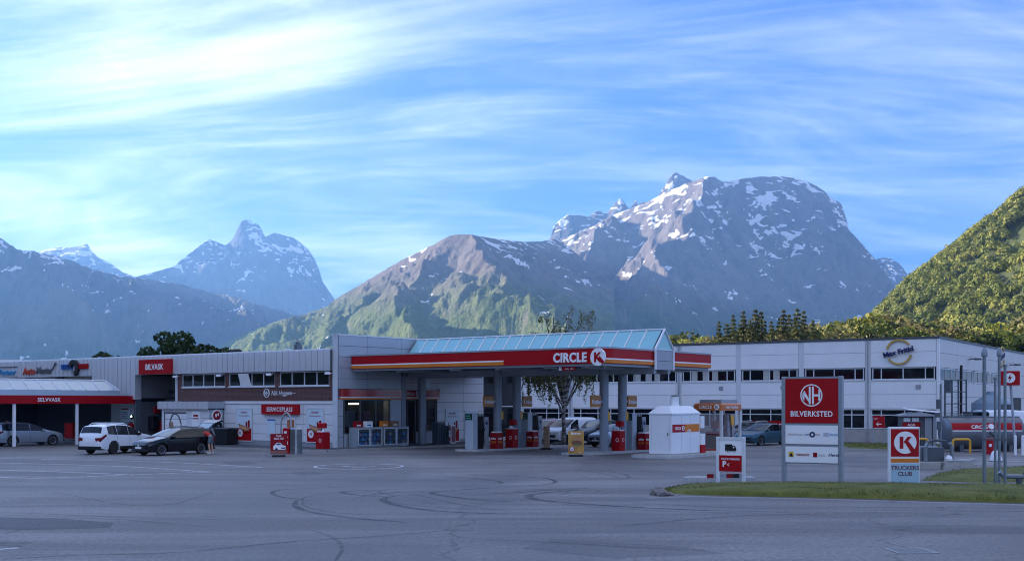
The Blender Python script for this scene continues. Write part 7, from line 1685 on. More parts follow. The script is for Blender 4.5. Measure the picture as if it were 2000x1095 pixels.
# white SUV: nearest rear wheel (right rear corner) near px 205, py 888
p = gp(230, 67.5); build_car('parked_car', 'white sport utility car with dark tyres and roof bars before the wash', 'suv', PW, (p.x, p.y), (0.40, 0.917), G1, trim_low=True, rail='bars', dark_rim=True)
p = gp(339, 65.7); build_car('parked_car', 'black estate car with its tailgate open', 'wagon', PB, (p.x, p.y), (-0.60, -0.80), G1, rail='dark', open_tail=True, lit_ws=True)
p = gp(50, 79.4); build_car('parked_car', 'silver estate car inside the self wash bay', 'wagon', PS, (p.x, p.y), (0.66, 0.75), G1, scale=1.05)
p = gp(1070, 84.5); build_car('parked_car', 'dark red car behind the left pump island', 'suv', PR, (p.x, p.y), (-0.72, -0.69), G2, rail=True)
p = gp(1112, 82.5); build_car('parked_car', 'small white delivery van with dark front bumper behind the birch', 'van', paint('white_van_paint', (0.70, 0.73, 0.77)), (p.x, p.y), (-0.66, -0.75), G2, trim_low=True)
p = gp(1160, 82.5); build_car('parked_car', 'dark blue sport utility car behind the burger board', 'suv', PD, (p.x, p.y), (-0.66, -0.75), G2, lit_ws=True)
p = gp(1203, 78.0); build_car('parked_car', 'silver blue hatchback half hidden by the right column', 'sedan', PV, (p.x, p.y), (-0.66, -0.75), G2, lit_ws=True)
p = gp(1487, 80.0); build_car('parked_car', 'teal sedan parked between the kiosk and the tall red sign', 'sedan', PT, (p.x, p.y), (-0.70, -0.71), G2)
p = gp(1462, 87.0); build_car('parked_car', 'black estate car mostly hidden behind the teal sedan', 'wagon', PB, (p.x, p.y), (-0.70, -0.71), G2, rail=True)
p = gp(1985, 76.5); build_car('parked_van', 'white van behind the grey tank at the right edge', 'van', MATS['white_van_paint'], (p.x, p.y), (0.97, 0.24), G2, scale=1.30)
# ------------------------------------------------------------------ people
def skin_mesh(name, V, E, Rad, material, parent, root=0, sub=2):
    me = bpy.data.meshes.new(name); me.from_pydata(V, E, []); o = bpy.data.objects.new(name, me); COL.objects.link(o)
    md = o.modifiers.new('s', 'SKIN'); 
    for i, r_ in enumerate(Rad):
        sv = me.skin_vertices[0].data[i]; sv.radius = (r_, r_) if not isinstance(r_, tuple) else r_; sv.use_root = (i == root)
    md.use_smooth_shade = True
    ms = o.modifiers.new('u', 'SUBSURF'); ms.levels = sub; ms.render_levels = sub
    dg = bpy.context.evaluated_depsgraph_get(); nm = bpy.data.meshes.new_from_object(o.evaluated_get(dg))
    bpy.data.objects.remove(o); nm.materials.clear(); nm.materials.append(material)
    nm.polygons.foreach_set('use_smooth', [True] * len(nm.polygons))
    return link(name, nm, parent)
def person(label, loc, face, J, shirt, legs, hair, long_hair=False, long_legs=False, sleeves='short'):
    """J: joints in a local frame, x forward, y left, z up"""
    t = thing('person', label, 'person', (loc[0], loc[1], loc[2] if len(loc) > 2 else 0), math.atan2(face[1], face[0]))
    names = ['pelvis', 'waist', 'chest', 'neck', 'head0', 'head1', 'sl', 'el', 'wl', 'sr', 'er', 'wr', 'hl', 'kl', 'al', 'tl', 'hr', 'kr', 'ar', 'tr']
    idx = {n_: i for i, n_ in enumerate(names)}; V = [J[n_] for n_ in names]
    E = [(idx[a], idx[b_]) for a, b_ in (('pelvis', 'waist'), ('waist', 'chest'), ('chest', 'neck'), ('neck', 'head0'), ('head0', 'head1'), ('chest', 'sl'), ('sl', 'el'), ('el', 'wl'), ('chest', 'sr'), ('sr', 'er'), ('er', 'wr'), ('pelvis', 'hl'), ('hl', 'kl'), ('kl', 'al'), ('al', 'tl'), ('pelvis', 'hr'), ('hr', 'kr'), ('kr', 'ar'), ('ar', 'tr'))]
    rad = dict(pelvis=.13, waist=.12, chest=.15, neck=.055, head0=.085, head1=.085, sl=.06, el=.042, wl=.03, sr=.06, er=.042, wr=.03, hl=.095, kl=.06, al=.042, tl=.035, hr=.095, kr=.06, ar=.042, tr=.035)
    for s_ in ('l', 'r'):                      # hands: palm and five fingers
        w_ = Vector(J['w' + s_]); e_ = Vector(J['e' + s_]); d_ = (w_ - e_).normalized(); side = d_.cross(Vector((0, 0, 1))); side = side.normalized() if side.length > .1 else Vector((0, 1, 0)); up = side.cross(d_)
        palm = w_ + d_ * .07; names.append('p' + s_); V.append(tuple(palm)); rad['p' + s_] = .036; E.append((idx['w' + s_], len(V) - 1)); pi = len(V) - 1
        for k, (o_, ln) in enumerate(((-.03, .065), (-.01, .08), (.01, .075), (.03, .06))):
            a = palm + d_ * .035 + side * o_; b_ = a + d_ * ln * .55 - up * .012; c_ = b_ + d_ * ln * .45 - up * .03
            for q, p_ in enumerate((a, b_, c_)): V.append(tuple(p_)); names.append('f'); E.append(((pi if q == 0 else len(V) - 2), len(V) - 1))
        a = w_ + d_ * .03 + side * .04; b_ = a + d_ * .05 + side * .02
        for q, p_ in enumerate((a, b_)): V.append(tuple(p_)); names.append('f'); E.append(((pi if q == 0 else len(V) - 2), len(V) - 1))
    skin_mesh('body', V, E, [rad.get(n_, .010) for n_ in names], M_SKIN, t)
    # clothes follow the same joints with a larger radius
    def cloth(nm, seq_edges, rr, m_):
        ns = []; 
        for a, b_ in seq_edges:
            for q in (a, b_):
                if q not in ns: ns.append(q)
        def P(q):
            if isinstance(q, str): return J[q]
            a, b_, f = q; return tuple(Vector(J[a]).lerp(Vector(J[b_]), f))
        skin_mesh(nm, [P(q) for q in ns], [(ns.index(a), ns.index(b_)) for a, b_ in seq_edges], [rr.get(q if isinstance(q, str) else q[:2], .06) for q in ns], m_, t)
    lo = ('sl', 'el', .75 if sleeves == 'short' else .0); hl_ = [('waist', 'chest'), ('chest', 'sl'), ('chest', 'sr')]
    if sleeves == 'short': hl_ += [('sl', ('sl', 'el', .75)), ('sr', ('sr', 'er', .75))]
    else: hl_ += [('sl', 'el'), ('el', ('el', 'wl', .92)), ('sr', 'er'), ('er', ('er', 'wr', .92))]
    cloth('shirt', [(('pelvis', 'waist', .35), 'waist')] + hl_ + [('chest', ('chest', 'neck', .6))], {('pelvis', 'waist'): .15, 'waist': .145, 'chest': .165, 'sl': .08, 'sr': .08, ('sl', 'el'): .068, ('sr', 'er'): .068, 'el': .055, 'er': .055, ('el', 'wl'): .045, ('er', 'wr'): .045, ('chest', 'neck'): .09}, shirt)
    if long_legs: cloth('trousers', [(('pelvis', 'waist', .4), 'pelvis'), ('pelvis', 'hl'), ('hl', 'kl'), ('kl', ('kl', 'al', .95)), ('pelvis', 'hr'), ('hr', 'kr'), ('kr', ('kr', 'ar', .95))], {('pelvis', 'waist'): .145, 'pelvis': .15, 'hl': .11, 'hr': .11, 'kl': .08, 'kr': .08, ('kl', 'al'): .065, ('kr', 'ar'): .065}, legs)
    else: cloth('shorts', [(('pelvis', 'waist', .4), 'pelvis'), ('pelvis', 'hl'), ('hl', ('hl', 'kl', .85)), ('pelvis', 'hr'), ('hr', ('hr', 'kr', .85))], {('pelvis', 'waist'): .145, 'pelvis': .155, 'hl': .115, 'hr': .115, ('hl', 'kl'): .095, ('hr', 'kr'): .095}, legs)
    for s_ in ('l', 'r'):
        a, b_ = Vector(J['a' + s_]), Vector(J['t' + s_]); skin_mesh('shoe', [tuple(a + Vector((-.06, 0, -.04))), tuple(a.lerp(b_, .4) + Vector((0, 0, -.03))), tuple(b_ + Vector((.03, 0, -.005)))], [(0, 1), (1, 2)], [.045, .048, .04], M_PAPER if not long_legs else M_BLACK, t, sub=1)
    h0, h1 = Vector(J['head0']), Vector(J['head1']); f_ = Vector(J.get('look', (1, 0, 0))).normalized(); c_ = h0.lerp(h1, .62); up = (h1 - h0).normalized(); sd = up.cross(f_).normalized()
    hb = MB()
    prof = [(.02, .135), (.06, .128), (.095, .09), (.108, .03), (.104, -.03), (.09, -.06)] if not long_hair else [(.02, .135), (.06, .128), (.098, .09), (.112, .03), (.115, -.06), (.12, -.16), (.10, -.24)]
    n_ = 14; o = 0; Vh = []
    for r_, z in prof:
        for k in range(n_):
            q = 2 * math.pi * k / n_; fr = math.cos(q); cut = 0.72 if (fr > .45 and z < .07) else 1.0
            Vh.append(tuple(c_ + up * (z + (.06 if cut < 1 else 0)) + (f_ * (fr * r_ * cut - .012) + sd * math.sin(q) * r_ * .9)))
    hb.add(Vh, [(i * n_ + k, i * n_ + (k + 1) % n_, (i + 1) * n_ + (k + 1) % n_, (i + 1) * n_ + k) for i in range(len(prof) - 1) for k in range(n_)] + [tuple(range(n_))]); hb.build('hair', hair, t, smooth='all')
    fb = MB(); nz = c_ + f_ * .098 - up * .02; fb.add([tuple(nz + up * .03), tuple(nz + sd * .016 - up * .018), tuple(nz - sd * .016 - up * .018), tuple(nz + f_ * .028 - up * .012)], [(0, 1, 3), (0, 3, 2), (1, 2, 3), (0, 2, 1)]); fb.build('nose', M_SKIN, t)
    for s_ in (-1, 1):
        e_ = c_ + f_ * .088 + sd * .034 * s_ + up * .018; MB().lathe([(.002, -.008), (.010, 0), (.002, .008)], 8, tuple(e_)).build('eye', M_BLACK, t)
        e_ = c_ + sd * .092 * s_ - up * .01; MB().lathe([(.006, -.03), (.018, -.01), (.02, .015), (.006, .035)], 8, tuple(e_)).build('ear', M_SKIN, t)
    m_ = c_ + f_ * .096 - up * .068; MB().box(m_.x - .006, m_.x + .006, m_.y - .022, m_.y + .022, m_.z - .005, m_.z + .005).build('mouth', mat('lips', (0.30, 0.10, 0.09), 0.5, var=0), t)
    return t
bend = dict(pelvis=(0, 0, .93), waist=(.10, 0, 1.06), chest=(.34, 0, 1.20), neck=(.50, 0, 1.27), head0=(.55, 0, 1.28), head1=(.70, 0, 1.32), look=(.6, 0, -.8), sl=(.40, .20, 1.18), el=(.55, .24, .98), wl=(.78, .20, .92), sr=(.40, -.20, 1.18), er=(.58, -.23, 1.0), wr=(.80, -.18, .95), hl=(-.02, .10, .88), kl=(.04, .12, .48), al=(-.04, .13, .09), tl=(.12, .15, .045), hr=(-.02, -.10, .88), kr=(.0, -.12, .48), ar=(-.10, -.13, .09), tr=(.06, -.15, .045))
stand = dict(pelvis=(0, 0, .95), waist=(.01, 0, 1.10), chest=(.0, 0, 1.32), neck=(-.01, 0, 1.48), head0=(.01, 0, 1.54), head1=(.02, 0, 1.66), look=(1, 0, -.1), sl=(.0, .18, 1.40), el=(.03, .24, 1.14), wl=(.20, .20, .98), sr=(.0, -.18, 1.40), er=(.05, -.24, 1.14), wr=(.24, -.16, 1.02), hl=(0, .09, .90), kl=(.02, .10, .49), al=(-.03, .10, .09), tl=(.13, .12, .045), hr=(0, -.09, .90), kr=(.02, -.10, .49), ar=(-.03, -.10, .09), tr=(.13, -.12, .045))
M_SHR = mat('red_shirt_cloth', (0.50, 0.035, 0.03), 0.8, var=0.12, scale=8); M_SHO = mat('grey_shorts_cloth', (0.10, 0.15, 0.18), 0.85, var=0.15, scale=8); M_SHW = mat('white_shirt_cloth', (0.66, 0.69, 0.74), 0.8, var=0.08); M_NAVY = mat('dark_cloth', (0.02, 0.024, 0.035), 0.85, var=0.15)
M_HAIRD = mat('dark_hair', (0.025, 0.018, 0.014), 0.6, var=0.3, scale=20); M_HAIRB = mat('fair_hair', (0.22, 0.15, 0.08), 0.6, var=0.3, scale=20)
p = gp(411, 66.5); person('person in red shirt and grey shorts bending into the open car boot', (p.x, p.y), (-0.93, 0.2), bend, M_SHR, M_SHO, M_HAIRD)
p = gp(335, 70.5); person('person in white shirt with long fair hair behind the black car', (p.x, p.y), (-0.1, 1.0), {**stand, 'look': (1, 0, 0)}, M_SHW, M_NAVY, M_HAIRB, long_hair=True, long_legs=True, sleeves='long')
p = gp(14, 81.5); person('person in dark clothes standing behind the silver car', (p.x, p.y), (0.6, -0.8), stand, M_NAVY, M_NAVY, M_HAIRD, long_legs=True, sleeves='long')
# ------------------------------------------------------------------ trees
def leaf_mat(name, a, b_, c_=None, scale=0.35, trans=0.25):
    m = bpy.data.materials.new(name); n, l = nodes_of(m); p = n['Principled BSDF']; p.inputs['Roughness'].default_value = 0.65; p.inputs['Specular IOR Level'].default_value = 0.25
    oi = n.new('ShaderNodeObjectInfo'); geo = n.new('ShaderNodeNewGeometry'); t = n.new('ShaderNodeTexNoise'); t.inputs['Scale'].default_value = scale; t.inputs['Detail'].default_value = 4; l.new(geo.outputs['Position'], t.inputs['Vector'])
    cr = n.new('ShaderNodeValToRGB'); e = cr.color_ramp.elements; e[0].position = 0.3; e[0].color = a + (1,); e[1].position = 0.7; e[1].color = b_ + (1,)
    l.new(t.outputs[0], cr.inputs[0])
    hs = n.new('ShaderNodeHueSaturation'); l.new(cr.outputs[0], hs.inputs['Color'])
    mr = n.new('ShaderNodeMapRange'); mr.inputs['To Min'].default_value = 0.7; mr.inputs['To Max'].default_value = 1.3; l.new(oi.outputs['Random'], mr.inputs['Value']); l.new(mr.outputs[0], hs.inputs['Value'])
    mh = n.new('ShaderNodeMapRange'); mh.inputs['To Min'].default_value = 0.485; mh.inputs['To Max'].default_value = 0.51; l.new(oi.outputs['Random'], mh.inputs['Value']); l.new(mh.outputs[0], hs.inputs['Hue'])
    l.new(hs.outputs[0], p.inputs['Base Color'])
    tl = n.new('ShaderNodeBsdfTranslucent'); l.new(hs.outputs[0], tl.inputs[0]); mx = n.new('ShaderNodeMixShader'); mx.inputs[0].default_value = trans; l.new(p.outputs[0], mx.inputs[1]); l.new(tl.outputs[0], mx.inputs[2]); l.new(mx.outputs[0], n['Material Output'].inputs[0])
    MATS[name] = m; return m
M_LEAF1 = leaf_mat('leaf_green', (0.06, 0.085, 0.014), (0.14, 0.165, 0.03)); M_LEAF2 = leaf_mat('leaf_yellow_green', (0.13, 0.145, 0.018), (0.25, 0.24, 0.04)); M_LEAF3 = leaf_mat('leaf_dark', (0.022, 0.040, 0.012), (0.05, 0.075, 0.02)); M_LEAF4 = leaf_mat('leaf_olive', (0.13, 0.125, 0.04), (0.25, 0.22, 0.09)); M_NEED = leaf_mat('spruce_needles', (0.055, 0.068, 0.02), (0.12, 0.125, 0.04), trans=0.15); M_BIRCHL = leaf_mat('birch_leaves', (0.09, 0.105, 0.03), (0.17, 0.17, 0.055))
M_BARK = mat('bark', (0.085, 0.065, 0.05), 0.9, var=0.4, scale=6, bump=0.8, bscale=20)
def leaf_quads(P, size, rg, squash=0.8, droop=0.0):
    """quads with random turn at points P"""
    n_ = len(P); a = rg.normal(size=(n_, 3)); a /= np.linalg.norm(a, axis=1, keepdims=True); b_ = rg.normal(size=(n_, 3)); b_ -= a * (a * b_).sum(1, keepdims=True); b_ /= np.linalg.norm(b_, axis=1, keepdims=True)
    if droop: a = a * (1 - droop) + np.array([0, 0, -1]) * droop
    s = (size if np.isscalar(size) else size[:, None]) * rg.uniform(0.6, 1.4, (n_, 1))
    V = np.stack([P - a * s, P + b_ * s * squash, P + a * s, P - b_ * s * squash], 1).reshape(-1, 3)
    return V, np.arange(n_ * 4).reshape(-1, 4)
def crown_points(rg, n_, rx, rz, clumps, zc):
    cs = []
    for k in range(clumps):
        v = rg.normal(size=3); v /= np.linalg.norm(v); r_ = rg.uniform(0.35, 0.92); cs.append((v[0] * rx * r_, v[1] * rx * r_, zc + v[2] * rz * r_, rg.uniform(0.22, 0.42) * rx))
    cs = np.array(cs); k = rg.integers(0, clumps, n_); d = rg.normal(size=(n_, 3)); d /= np.linalg.norm(d, axis=1, keepdims=True)
    return cs[k, :3] + d * (cs[k, 3:4] * rg.uniform(0.55, 1.05, (n_, 1)) ** 0.5) * np.array([1, 1, 0.8]), cs
def broadleaf_mesh(seed, h, rx, n_, leaf, lm, clumps=26, trunk=0.32):
    rg = np.random.default_rng(seed); zc = h * (0.5 + trunk * 0.5); rz = h * (1 - trunk) * 0.5
    P, cs = crown_points(rg, n_, rx, rz, clumps, zc); V, Fc = leaf_quads(P, leaf, rg)
    cm = mesh_np('crown', V, Fc, lm, smooth=False)
    tb = MB().tube([(0, 0, -0.1), (0.05, 0, h * trunk), (0.0, 0.05, h * 0.75)], [h * 0.022, h * 0.016, h * 0.005], 8)
    for c_ in cs[:10]: tb.tube([(0.02, 0.0, h * trunk * rg.uniform(0.8, 1.5)), (c_[0] * 0.5, c_[1] * 0.5, (h * trunk + c_[2]) / 2), tuple(c_[:3])], [h * 0.009, h * 0.006, h * 0.002], 5)
    return cm, tb.mesh('trunk', M_BARK, True)
def spruce_mesh(seed, h, r_, n_, lm):
    """whorls of drooping boughs, longest at the foot"""
    rg = np.random.default_rng(seed); P = []; S = []
    nl = 26
    for i in range(nl):
        lev = (i + 0.5) / nl; z = h * (1 - 0.94 * lev); rad = r_ * (0.05 + 0.95 * lev ** 0.85); nbr = 5 + int(5 * lev)
        for k in range(nbr):
            q = 2 * math.pi * (k + rg.uniform(-0.3, 0.3)) / nbr + i * 0.7; L = rad * rg.uniform(0.65, 1.15); m_ = int(14 + 40 * lev)
            f = rg.uniform(0.1, 1, m_) ** 0.8; w = 0.16 * L * (1 - 0.6 * f)
            side = rg.normal(0, 1, m_) * w
            P.append(np.stack([np.cos(q) * L * f - np.sin(q) * side, np.sin(q) * L * f + np.cos(q) * side, z - L * (0.22 * f + 0.18 * f * f) + rg.normal(0, 0.10, m_) - np.abs(side) * 0.3], -1)); S.append(np.full(m_, 0.22 + 0.30 * lev))
    P = np.concatenate(P); S = np.concatenate(S); V, Fc = leaf_quads(P, S, rg, 0.6, 0.25)
    return mesh_np('crown', V, Fc, lm, smooth=False), MB().tube([(0, 0, -0.1), (0, 0, h * 0.6), (0, 0, h)], [h * 0.014, h * 0.008, 0.02], 7).mesh('trunk', M_BARK, True)
def plant(name, label, cm, tm_, loc, s=1.0, rz=0.0, group=None, cat='tree'):
    t = thing(name, label, cat, loc, rz, group); t.scale = (s, s, s); link('crown', cm, t); link('trunk', tm_, t); return t
# dark trees behind the station
cm, tm_ = broadleaf_mesh(11, 10.2, 3.4, 5200, 0.20, M_LEAF3, 30, 0.22); p = gp(338, 116); plant('broadleaf_tree', 'big dark tree behind the station roof, left of centre', cm, tm_, (p.x, p.y, 0), zat(640, 116) / 10.2, 0.4)
cm, tm_ = broadleaf_mesh(12, 8.4, 2.5, 2600, 0.20, M_LEAF3, 20, 0.25); p = gp(384, 118); plant('broadleaf_tree', 'lower dark tree right of the big dark tree', cm, tm_, (p.x, p.y, 0), zat(667, 118) / 8.4, 1.0)
p = gp(213, 124); plant('broadleaf_tree', 'treetop peeping over the roof beside the car wash sign', cm, tm_, (p.x, p.y, 0), zat(686, 124) / 8.4 * 0.98, 2.0)
p = gp(432, 122); plant('broadleaf_tree', 'small treetop left of the black roof vent', cm, tm_, (p.x, p.y, 0), zat(680, 122) / 8.4, 3.0)
# birch behind the canopy
def birch():
    rg = np.random.default_rng(5); d = 80.5; p = gp(1101, d); t = thing('birch_tree', 'weeping birch with white bark behind the canopy', 'tree', (p.x, p.y, 0), 0.3)
    H = zat(600, d)
    M_BB = bpy.data.materials.new('birch_bark'); n, l = nodes_of(M_BB); b = n['Principled BSDF']; b.inputs['Roughness'].default_value = 0.8
    g_ = n.new('ShaderNodeTexCoord'); mp = n.new('ShaderNodeMapping'); mp.inputs['Scale'].default_value = (1, 1, 3.2); l.new(g_.outputs['Object'], mp.inputs[0]); z = n.new('ShaderNodeTexNoise'); z.inputs['Scale'].default_value = 3.0; z.inputs['Detail'].default_value = 5; l.new(mp.outputs[0], z.inputs['Vector'])
    cr = n.new('ShaderNodeValToRGB'); cr.color_ramp.elements[0].position = 0.46; cr.color_ramp.elements[0].color = (0.06, 0.055, 0.05, 1); cr.color_ramp.elements[1].position = 0.54; cr.color_ramp.elements[1].color = (0.30, 0.29, 0.28, 1); l.new(z.outputs[0], cr.inputs[0]); l.new(cr.outputs[0], b.inputs['Base Color'])
    tb = MB(); tb.tube(smooth_pts([(0, 0, -0.1), (0.03, 0, 1.0), (-0.03, 0, 2.0), (0.06, 0, 2.7)], 4), [0.17 - 0.005 * k for k in range(13)], 10)
    strands = []; tips = []
    limbs = [(-1.9, -.3, 5.2), (-.6, .5, 8.6), (.5, -.3, H), (1.3, .5, 8.7), (2.4, -.2, 7.2), (2.9, .6, 5.8), (-1.2, .6, 7.4), (-2.3, .2, 4.6), (1.7, -.8, 8.9), (.1, .9, 7.9), (-1.3, 0, 8.6), (-.7, .2, 9.0), (1.9, 0, 8.9), (1.4, -.4, 9.2), (.9, .2, 9.4), (2.0, .9, 6.6), (1.0, -1.1, 6.8), (-.3, -1.2, 7.0)]
    for k, e in enumerate(limbs):
        s_ = Vector((0.03, 0, 1.9 + 0.09 * k)); e = Vector(e); m1 = s_.lerp(e, .4) + Vector((rg.normal(0, .12), rg.normal(0, .12), .35)); m2 = s_.lerp(e, .75) + Vector((rg.normal(0, .15), rg.normal(0, .15), .2))
        pts = smooth_pts([s_, m1, m2, e], 6); n_ = len(pts); tb.tube(pts, [0.075 * (1 - i / n_) ** 0.8 + 0.010 for i in range(n_)], 6)
        for j in range(20 if e.z < 8.2 else 7):
            q = pts[int(n_ * rg.uniform(.40, .99))]; tw = q + Vector((rg.normal(0, .42), rg.normal(0, .42), rg.uniform(.05, .5))); tb.tube([q, q.lerp(tw, .5) + Vector((0, 0, .08)), tw], [0.014, 0.010, 0.006], 4)
            ln = rg.uniform(.5, 1.9) if e.z < 8.2 else rg.uniform(.2, .7); low = tw + Vector((rg.normal(0, .12), rg.normal(0, .12), -ln)); tb.tube([tw, tw.lerp(low, .5) + Vector((rg.normal(0, .05), 0, 0)), low], [0.007, 0.005, 0.004], 4)
            strands.append((np.array(tw), np.array(low), 1.0 if e.z < 8.2 else 0.6))
    tb.build('trunk', M_BB, t, smooth=60)
    P = []
    for a, b_, dens in strands:
        for _ in range(int(62 * dens * np.linalg.norm(a - b_))): f = rg.uniform(.05, 1); P.append(a + (b_ - a) * f + rg.normal(0, .075, 3))
    V, Fc = leaf_quads(np.array(P), 0.065, rg, 0.7, 0.3); link('crown', mesh_np('crown', V, Fc, M_BIRCHL, smooth=False), t)
birch()
# tree line behind the warehouse
vari = [broadleaf_mesh(30 + k, 12.0, 4.6, 3600, 0.30, [M_LEAF2, M_LEAF1, M_LEAF1, M_LEAF4, M_LEAF2, M_LEAF3][k], 34, 0.12) for k in range(6)]
sprs = [spruce_mesh(50 + k, 20.0, 4.6, 0, M_NEED) for k in range(3)]
lab_b = ['yellow green rounded tree', 'green bushy tree', 'green leafy tree', 'olive pale tree', 'bright yellow green tree', 'dark green tree']
rgt = random.Random(4)
spots = []
prof_t = [(1296, 655), (1320, 650), (1345, 655), (1372, 652), (1390, 648), (1455, 640), (1500, 640), (1545, 636), (1600, 628), (1635, 622), (1665, 615), (1700, 612), (1740, 616), (1772, 624), (1800, 628), (1850, 630), (1900, 628), (1950, 628), (2000, 622), (2060, 610)]
def top_at(px): return float(np.interp(px, [a for a, _ in prof_t], [b_ for _, b_ in prof_t]))
px = 1290.0; k = 0
while px < 2060:
    for row in range(3):
        d = 260 + 45 * row + rgt.uniform(-12, 12); xx = px + rgt.uniform(-7, 7) + row * 6
        ty = top_at(xx) + (2 - row) * 8 + rgt.uniform(-3, 10); v = (k * 5 + row * 2 + rgt.randint(0, 2)) % 6
        spots.append((xx, d, ty, v)); k += 1
    px += 24
def place_words(xx, d):
    near = 'front row' if d < 283 else ('middle row' if d < 328 else 'back row')
    return near
marks = [(1296, 'just right of the canopy gable'), (1345, 'above the right end of the canopy'), (1395, 'left of the spruces'), (1440, 'below the leftmost spruces'), (1490, 'below the middle spruces'), (1540, 'below the rightmost spruces'), (1600, 'above the tall red sign'), (1650, 'right of the tall red sign'), (1700, 'left of the ring logo'), (1760, 'above the ring logo'), (1830, 'above the warehouse corner'), (1890, 'over the warehouse side wall'), (1950, 'behind the vent pipes'), (2000, 'at the right edge'), (2060, 'beyond the right edge')]
seen = {}
for i, (xx, d, ty, v) in enumerate(spots):
    p = gp(xx, d); hgt = zat(ty, d); cm, tm_ = vari[v]
    near = min(marks, key=lambda m_: abs(m_[0] - xx))[1]; lab = '%s, %s, %s' % (lab_b[v], place_words(xx, d), near)
    if lab in seen:
        seen[lab] += 1; lab += [' , right one', ', third one', ', fourth one'][min(2, seen[lab] - 2)].replace(' ,', ',')
    else: seen[lab] = 1
    plant('broadleaf_tree', lab, cm, tm_, (p.x, p.y, 0), hgt / 12.0, rgt.uniform(0, 6.28), 'trees behind the warehouse')
for i, (xx, ty) in enumerate(((1405, 634), (1432, 622), (1450, 614), (1474, 612), (1490, 616), (1508, 634), (1528, 612), (1542, 622), (1557, 610), (1574, 615), (1466, 632), (1518, 628), (1420, 640), (1590, 632))):
    d = 240 + (i * 37) % 26; p = gp(xx, d); hgt = zat(ty - 9, d); cm, tm_ = sprs[i % 3]
    plant('spruce_tree', ['lone small spruce at the left end of the spruce row', 'second spruce from the left', 'tall slim spruce, third from the left', 'tall full spruce left of the pale gap', 'spruce beside the pale broadleaf gap', 'low spruce in the middle of the row', 'tall spruce right of the middle', 'spruce between the two tallest on the right', 'tallest spruce near the right end', 'slim spruce at the right end', 'shorter spruce in front of the tall left pair', 'shorter spruce in front of the right pair', 'short spruce near the left end', 'small spruce right of the tall ones'][i], cm, tm_, (p.x, p.y, 0), hgt / 20.0, i * 1.3, 'spruces in the wood')
    sp_ = COL.objects[-1].parent; q_ = 0.78 + 0.45 * ((i * 29) % 13) / 13; sp_.scale = (sp_.scale[0] * q_, sp_.scale[1] * q_, sp_.scale[2]); sp_.rotation_euler[0] = R(((i * 17) % 7 - 3) * 0.7)

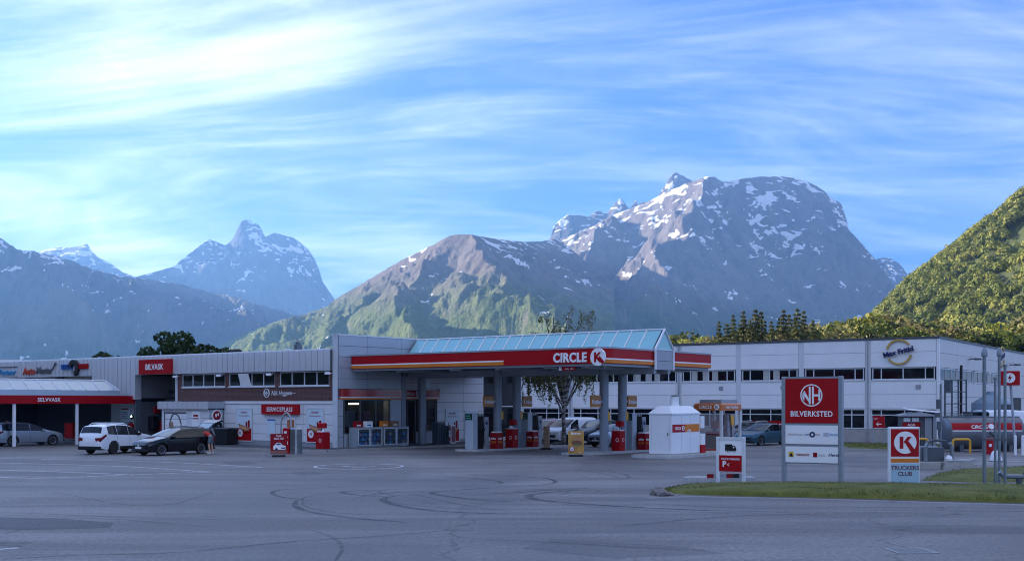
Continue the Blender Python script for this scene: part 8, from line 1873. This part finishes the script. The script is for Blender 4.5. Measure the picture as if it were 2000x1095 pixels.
# ------------------------------------------------------------------ green hillside on the right with its wood
hill_r = [([(1640, 690, 1490), (1690, 640, 1465), (1709, 619, 1450), (1740, 588, 1435), (1780, 547, 1412), (1817, 522, 1393), (1864, 484, 1368), (1904, 451, 1345), (1942, 426, 1325), (1966, 404, 1310), (2000, 376, 1290), (2150, 262, 1205), (2400, 100, 1080), (2700, -60, 960)], 0.72, 0.2), ([(1904, 451, 1345), (1880, 540, 1200), (1850, 640, 1060)], 0.72, 0.2)]
M_HILL = mat('hill_soil', (0.05, 0.065, 0.02), 0.95, var=0.4, scale=0.02)
def hillside():
    nc, nr = 170, 120; px = np.linspace(1640, 2700, nc); dd = np.linspace(520, 1900, nr); PX, DD = np.meshgrid(px, dd); X = (PX - CX) * DD / F; Y = DD
    Z, D = seg_field(X, Y, [(r_[0], r_[1], r_[2]) for r_ in hill_r]); k = np.clip(D / 100, 0, 1)
    Z = Z - 6.0 + (fbm(X / 150, Y / 150, 5, ridged=True) - .25) * 34 * k
    sil = np.array([(p[0], (YH - p[1]) / F) for p in hill_r[0][0]]); Z = np.minimum(Z, CAMH + np.interp(PX, sil[:, 0], sil[:, 1]) * DD - 5.0)
    Z = np.maximum(Z, -3 + 0 * Z)
    V = np.stack([X, Y, Z], -1).reshape(-1, 3); i = np.arange(nr - 1)[:, None] * nc + np.arange(nc - 1)[None, :]; Fc = np.stack([i, i + 1, i + nc + 1, i + nc], -1).reshape(-1, 4)
    o = link('hillside', mesh_np('hillside', V, Fc, M_HILL)); tag(o, 'steep wooded hillside on the right', 'hill', kind='structure')
    rg = np.random.default_rng(77); N = 11500
    gi = rg.uniform(0, nr - 1.01, N); gj = rg.uniform(0, nc * 0.50, N); i0 = gi.astype(int); j0 = gj.astype(int); fi, fj = gi - i0, gj - j0
    B = lambda A: A[i0, j0] * (1 - fi) * (1 - fj) + A[i0 + 1, j0] * fi * (1 - fj) + A[i0, j0 + 1] * (1 - fi) * fj + A[i0 + 1, j0 + 1] * fi * fj
    x, y, z = B(X), B(Y), B(Z); keep = z > -1.0; x, y, z = x[keep], y[keep], z[keep]; n_ = len(x)
    dens = fbm(x / 90, y / 90, 4); keep = dens > -0.30; x, y, z = x[keep], y[keep], z[keep]; n_ = len(x)
    h = rg.uniform(6.5, 12.5, n_) * (1 + 0.25 * fbm(x / 60, y / 60, 3)); r_ = h * rg.uniform(0.36, 0.5, n_); K = 58
    d = rg.normal(size=(n_, K, 3)); d /= np.linalg.norm(d, axis=2, keepdims=True); d[:, :, 2] = np.abs(d[:, :, 2]) * 1.1 - 0.15
    P = np.stack([x, y, z + h * 0.45], -1)[:, None, :] + d * r_[:, None, None] * rg.uniform(0.6, 1.05, (n_, K, 1)) * np.array([1, 1, 1.15])
    a = rg.normal(size=(n_, K, 3)); a /= np.linalg.norm(a, axis=2, keepdims=True); b_ = np.cross(a, d + 0.3 * rg.normal(size=d.shape)); b_ /= np.linalg.norm(b_, axis=2, keepdims=True) + 1e-6; s = (r_ * 0.30)[:, None, None] * rg.uniform(0.6, 1.3, (n_, K, 1)); c_ = np.cross(b_, d); c_ /= np.linalg.norm(c_, axis=2, keepdims=True) + 1e-6
    V = np.stack([P - b_ * s, P + c_ * s, P + b_ * s * 0.9], 2).reshape(-1, 3); mi = np.repeat((rg.random(n_) + 0.5 * fbm(x / 120, y / 120, 3) > 0.55).astype(int), K)
    ow = link('hillside_wood', mesh_np('hillside_wood', V, np.arange(n_ * K * 3).reshape(-1, 3), [leaf_mat('hill_leaf_a', (0.075, 0.10, 0.018), (0.17, 0.19, 0.036), scale=0.02), leaf_mat('hill_leaf_b', (0.13, 0.145, 0.024), (0.25, 0.25, 0.05), scale=0.02)], smooth=False, mi=mi)); tag(ow, 'dense sunlit broadleaf wood covering the right hillside', 'wood', kind='stuff')
hillside()
# ------------------------------------------------------------------ the hazy air of the valley
hz = MB().box(-6500, 6500, -3200, 12500, -9.0, 1760).build('haze', None)
tag(hz, 'thin blue evening haze filling the valley', 'haze', kind='stuff')
hm = bpy.data.materials.new('haze_air'); hn, hl = nodes_of(hm); hn.clear()
pv = hn.new('ShaderNodeVolumePrincipled'); pv.inputs['Density'].default_value = 7.5e-5
pv.inputs['Color'].default_value = (0.20, 0.47, 1.0, 1); pv.inputs['Anisotropy'].default_value = 0.35
ho = hn.new('ShaderNodeOutputMaterial'); hl.new(pv.outputs[0], ho.inputs['Volume'])
hz.data.materials.clear(); hz.data.materials.append(hm)
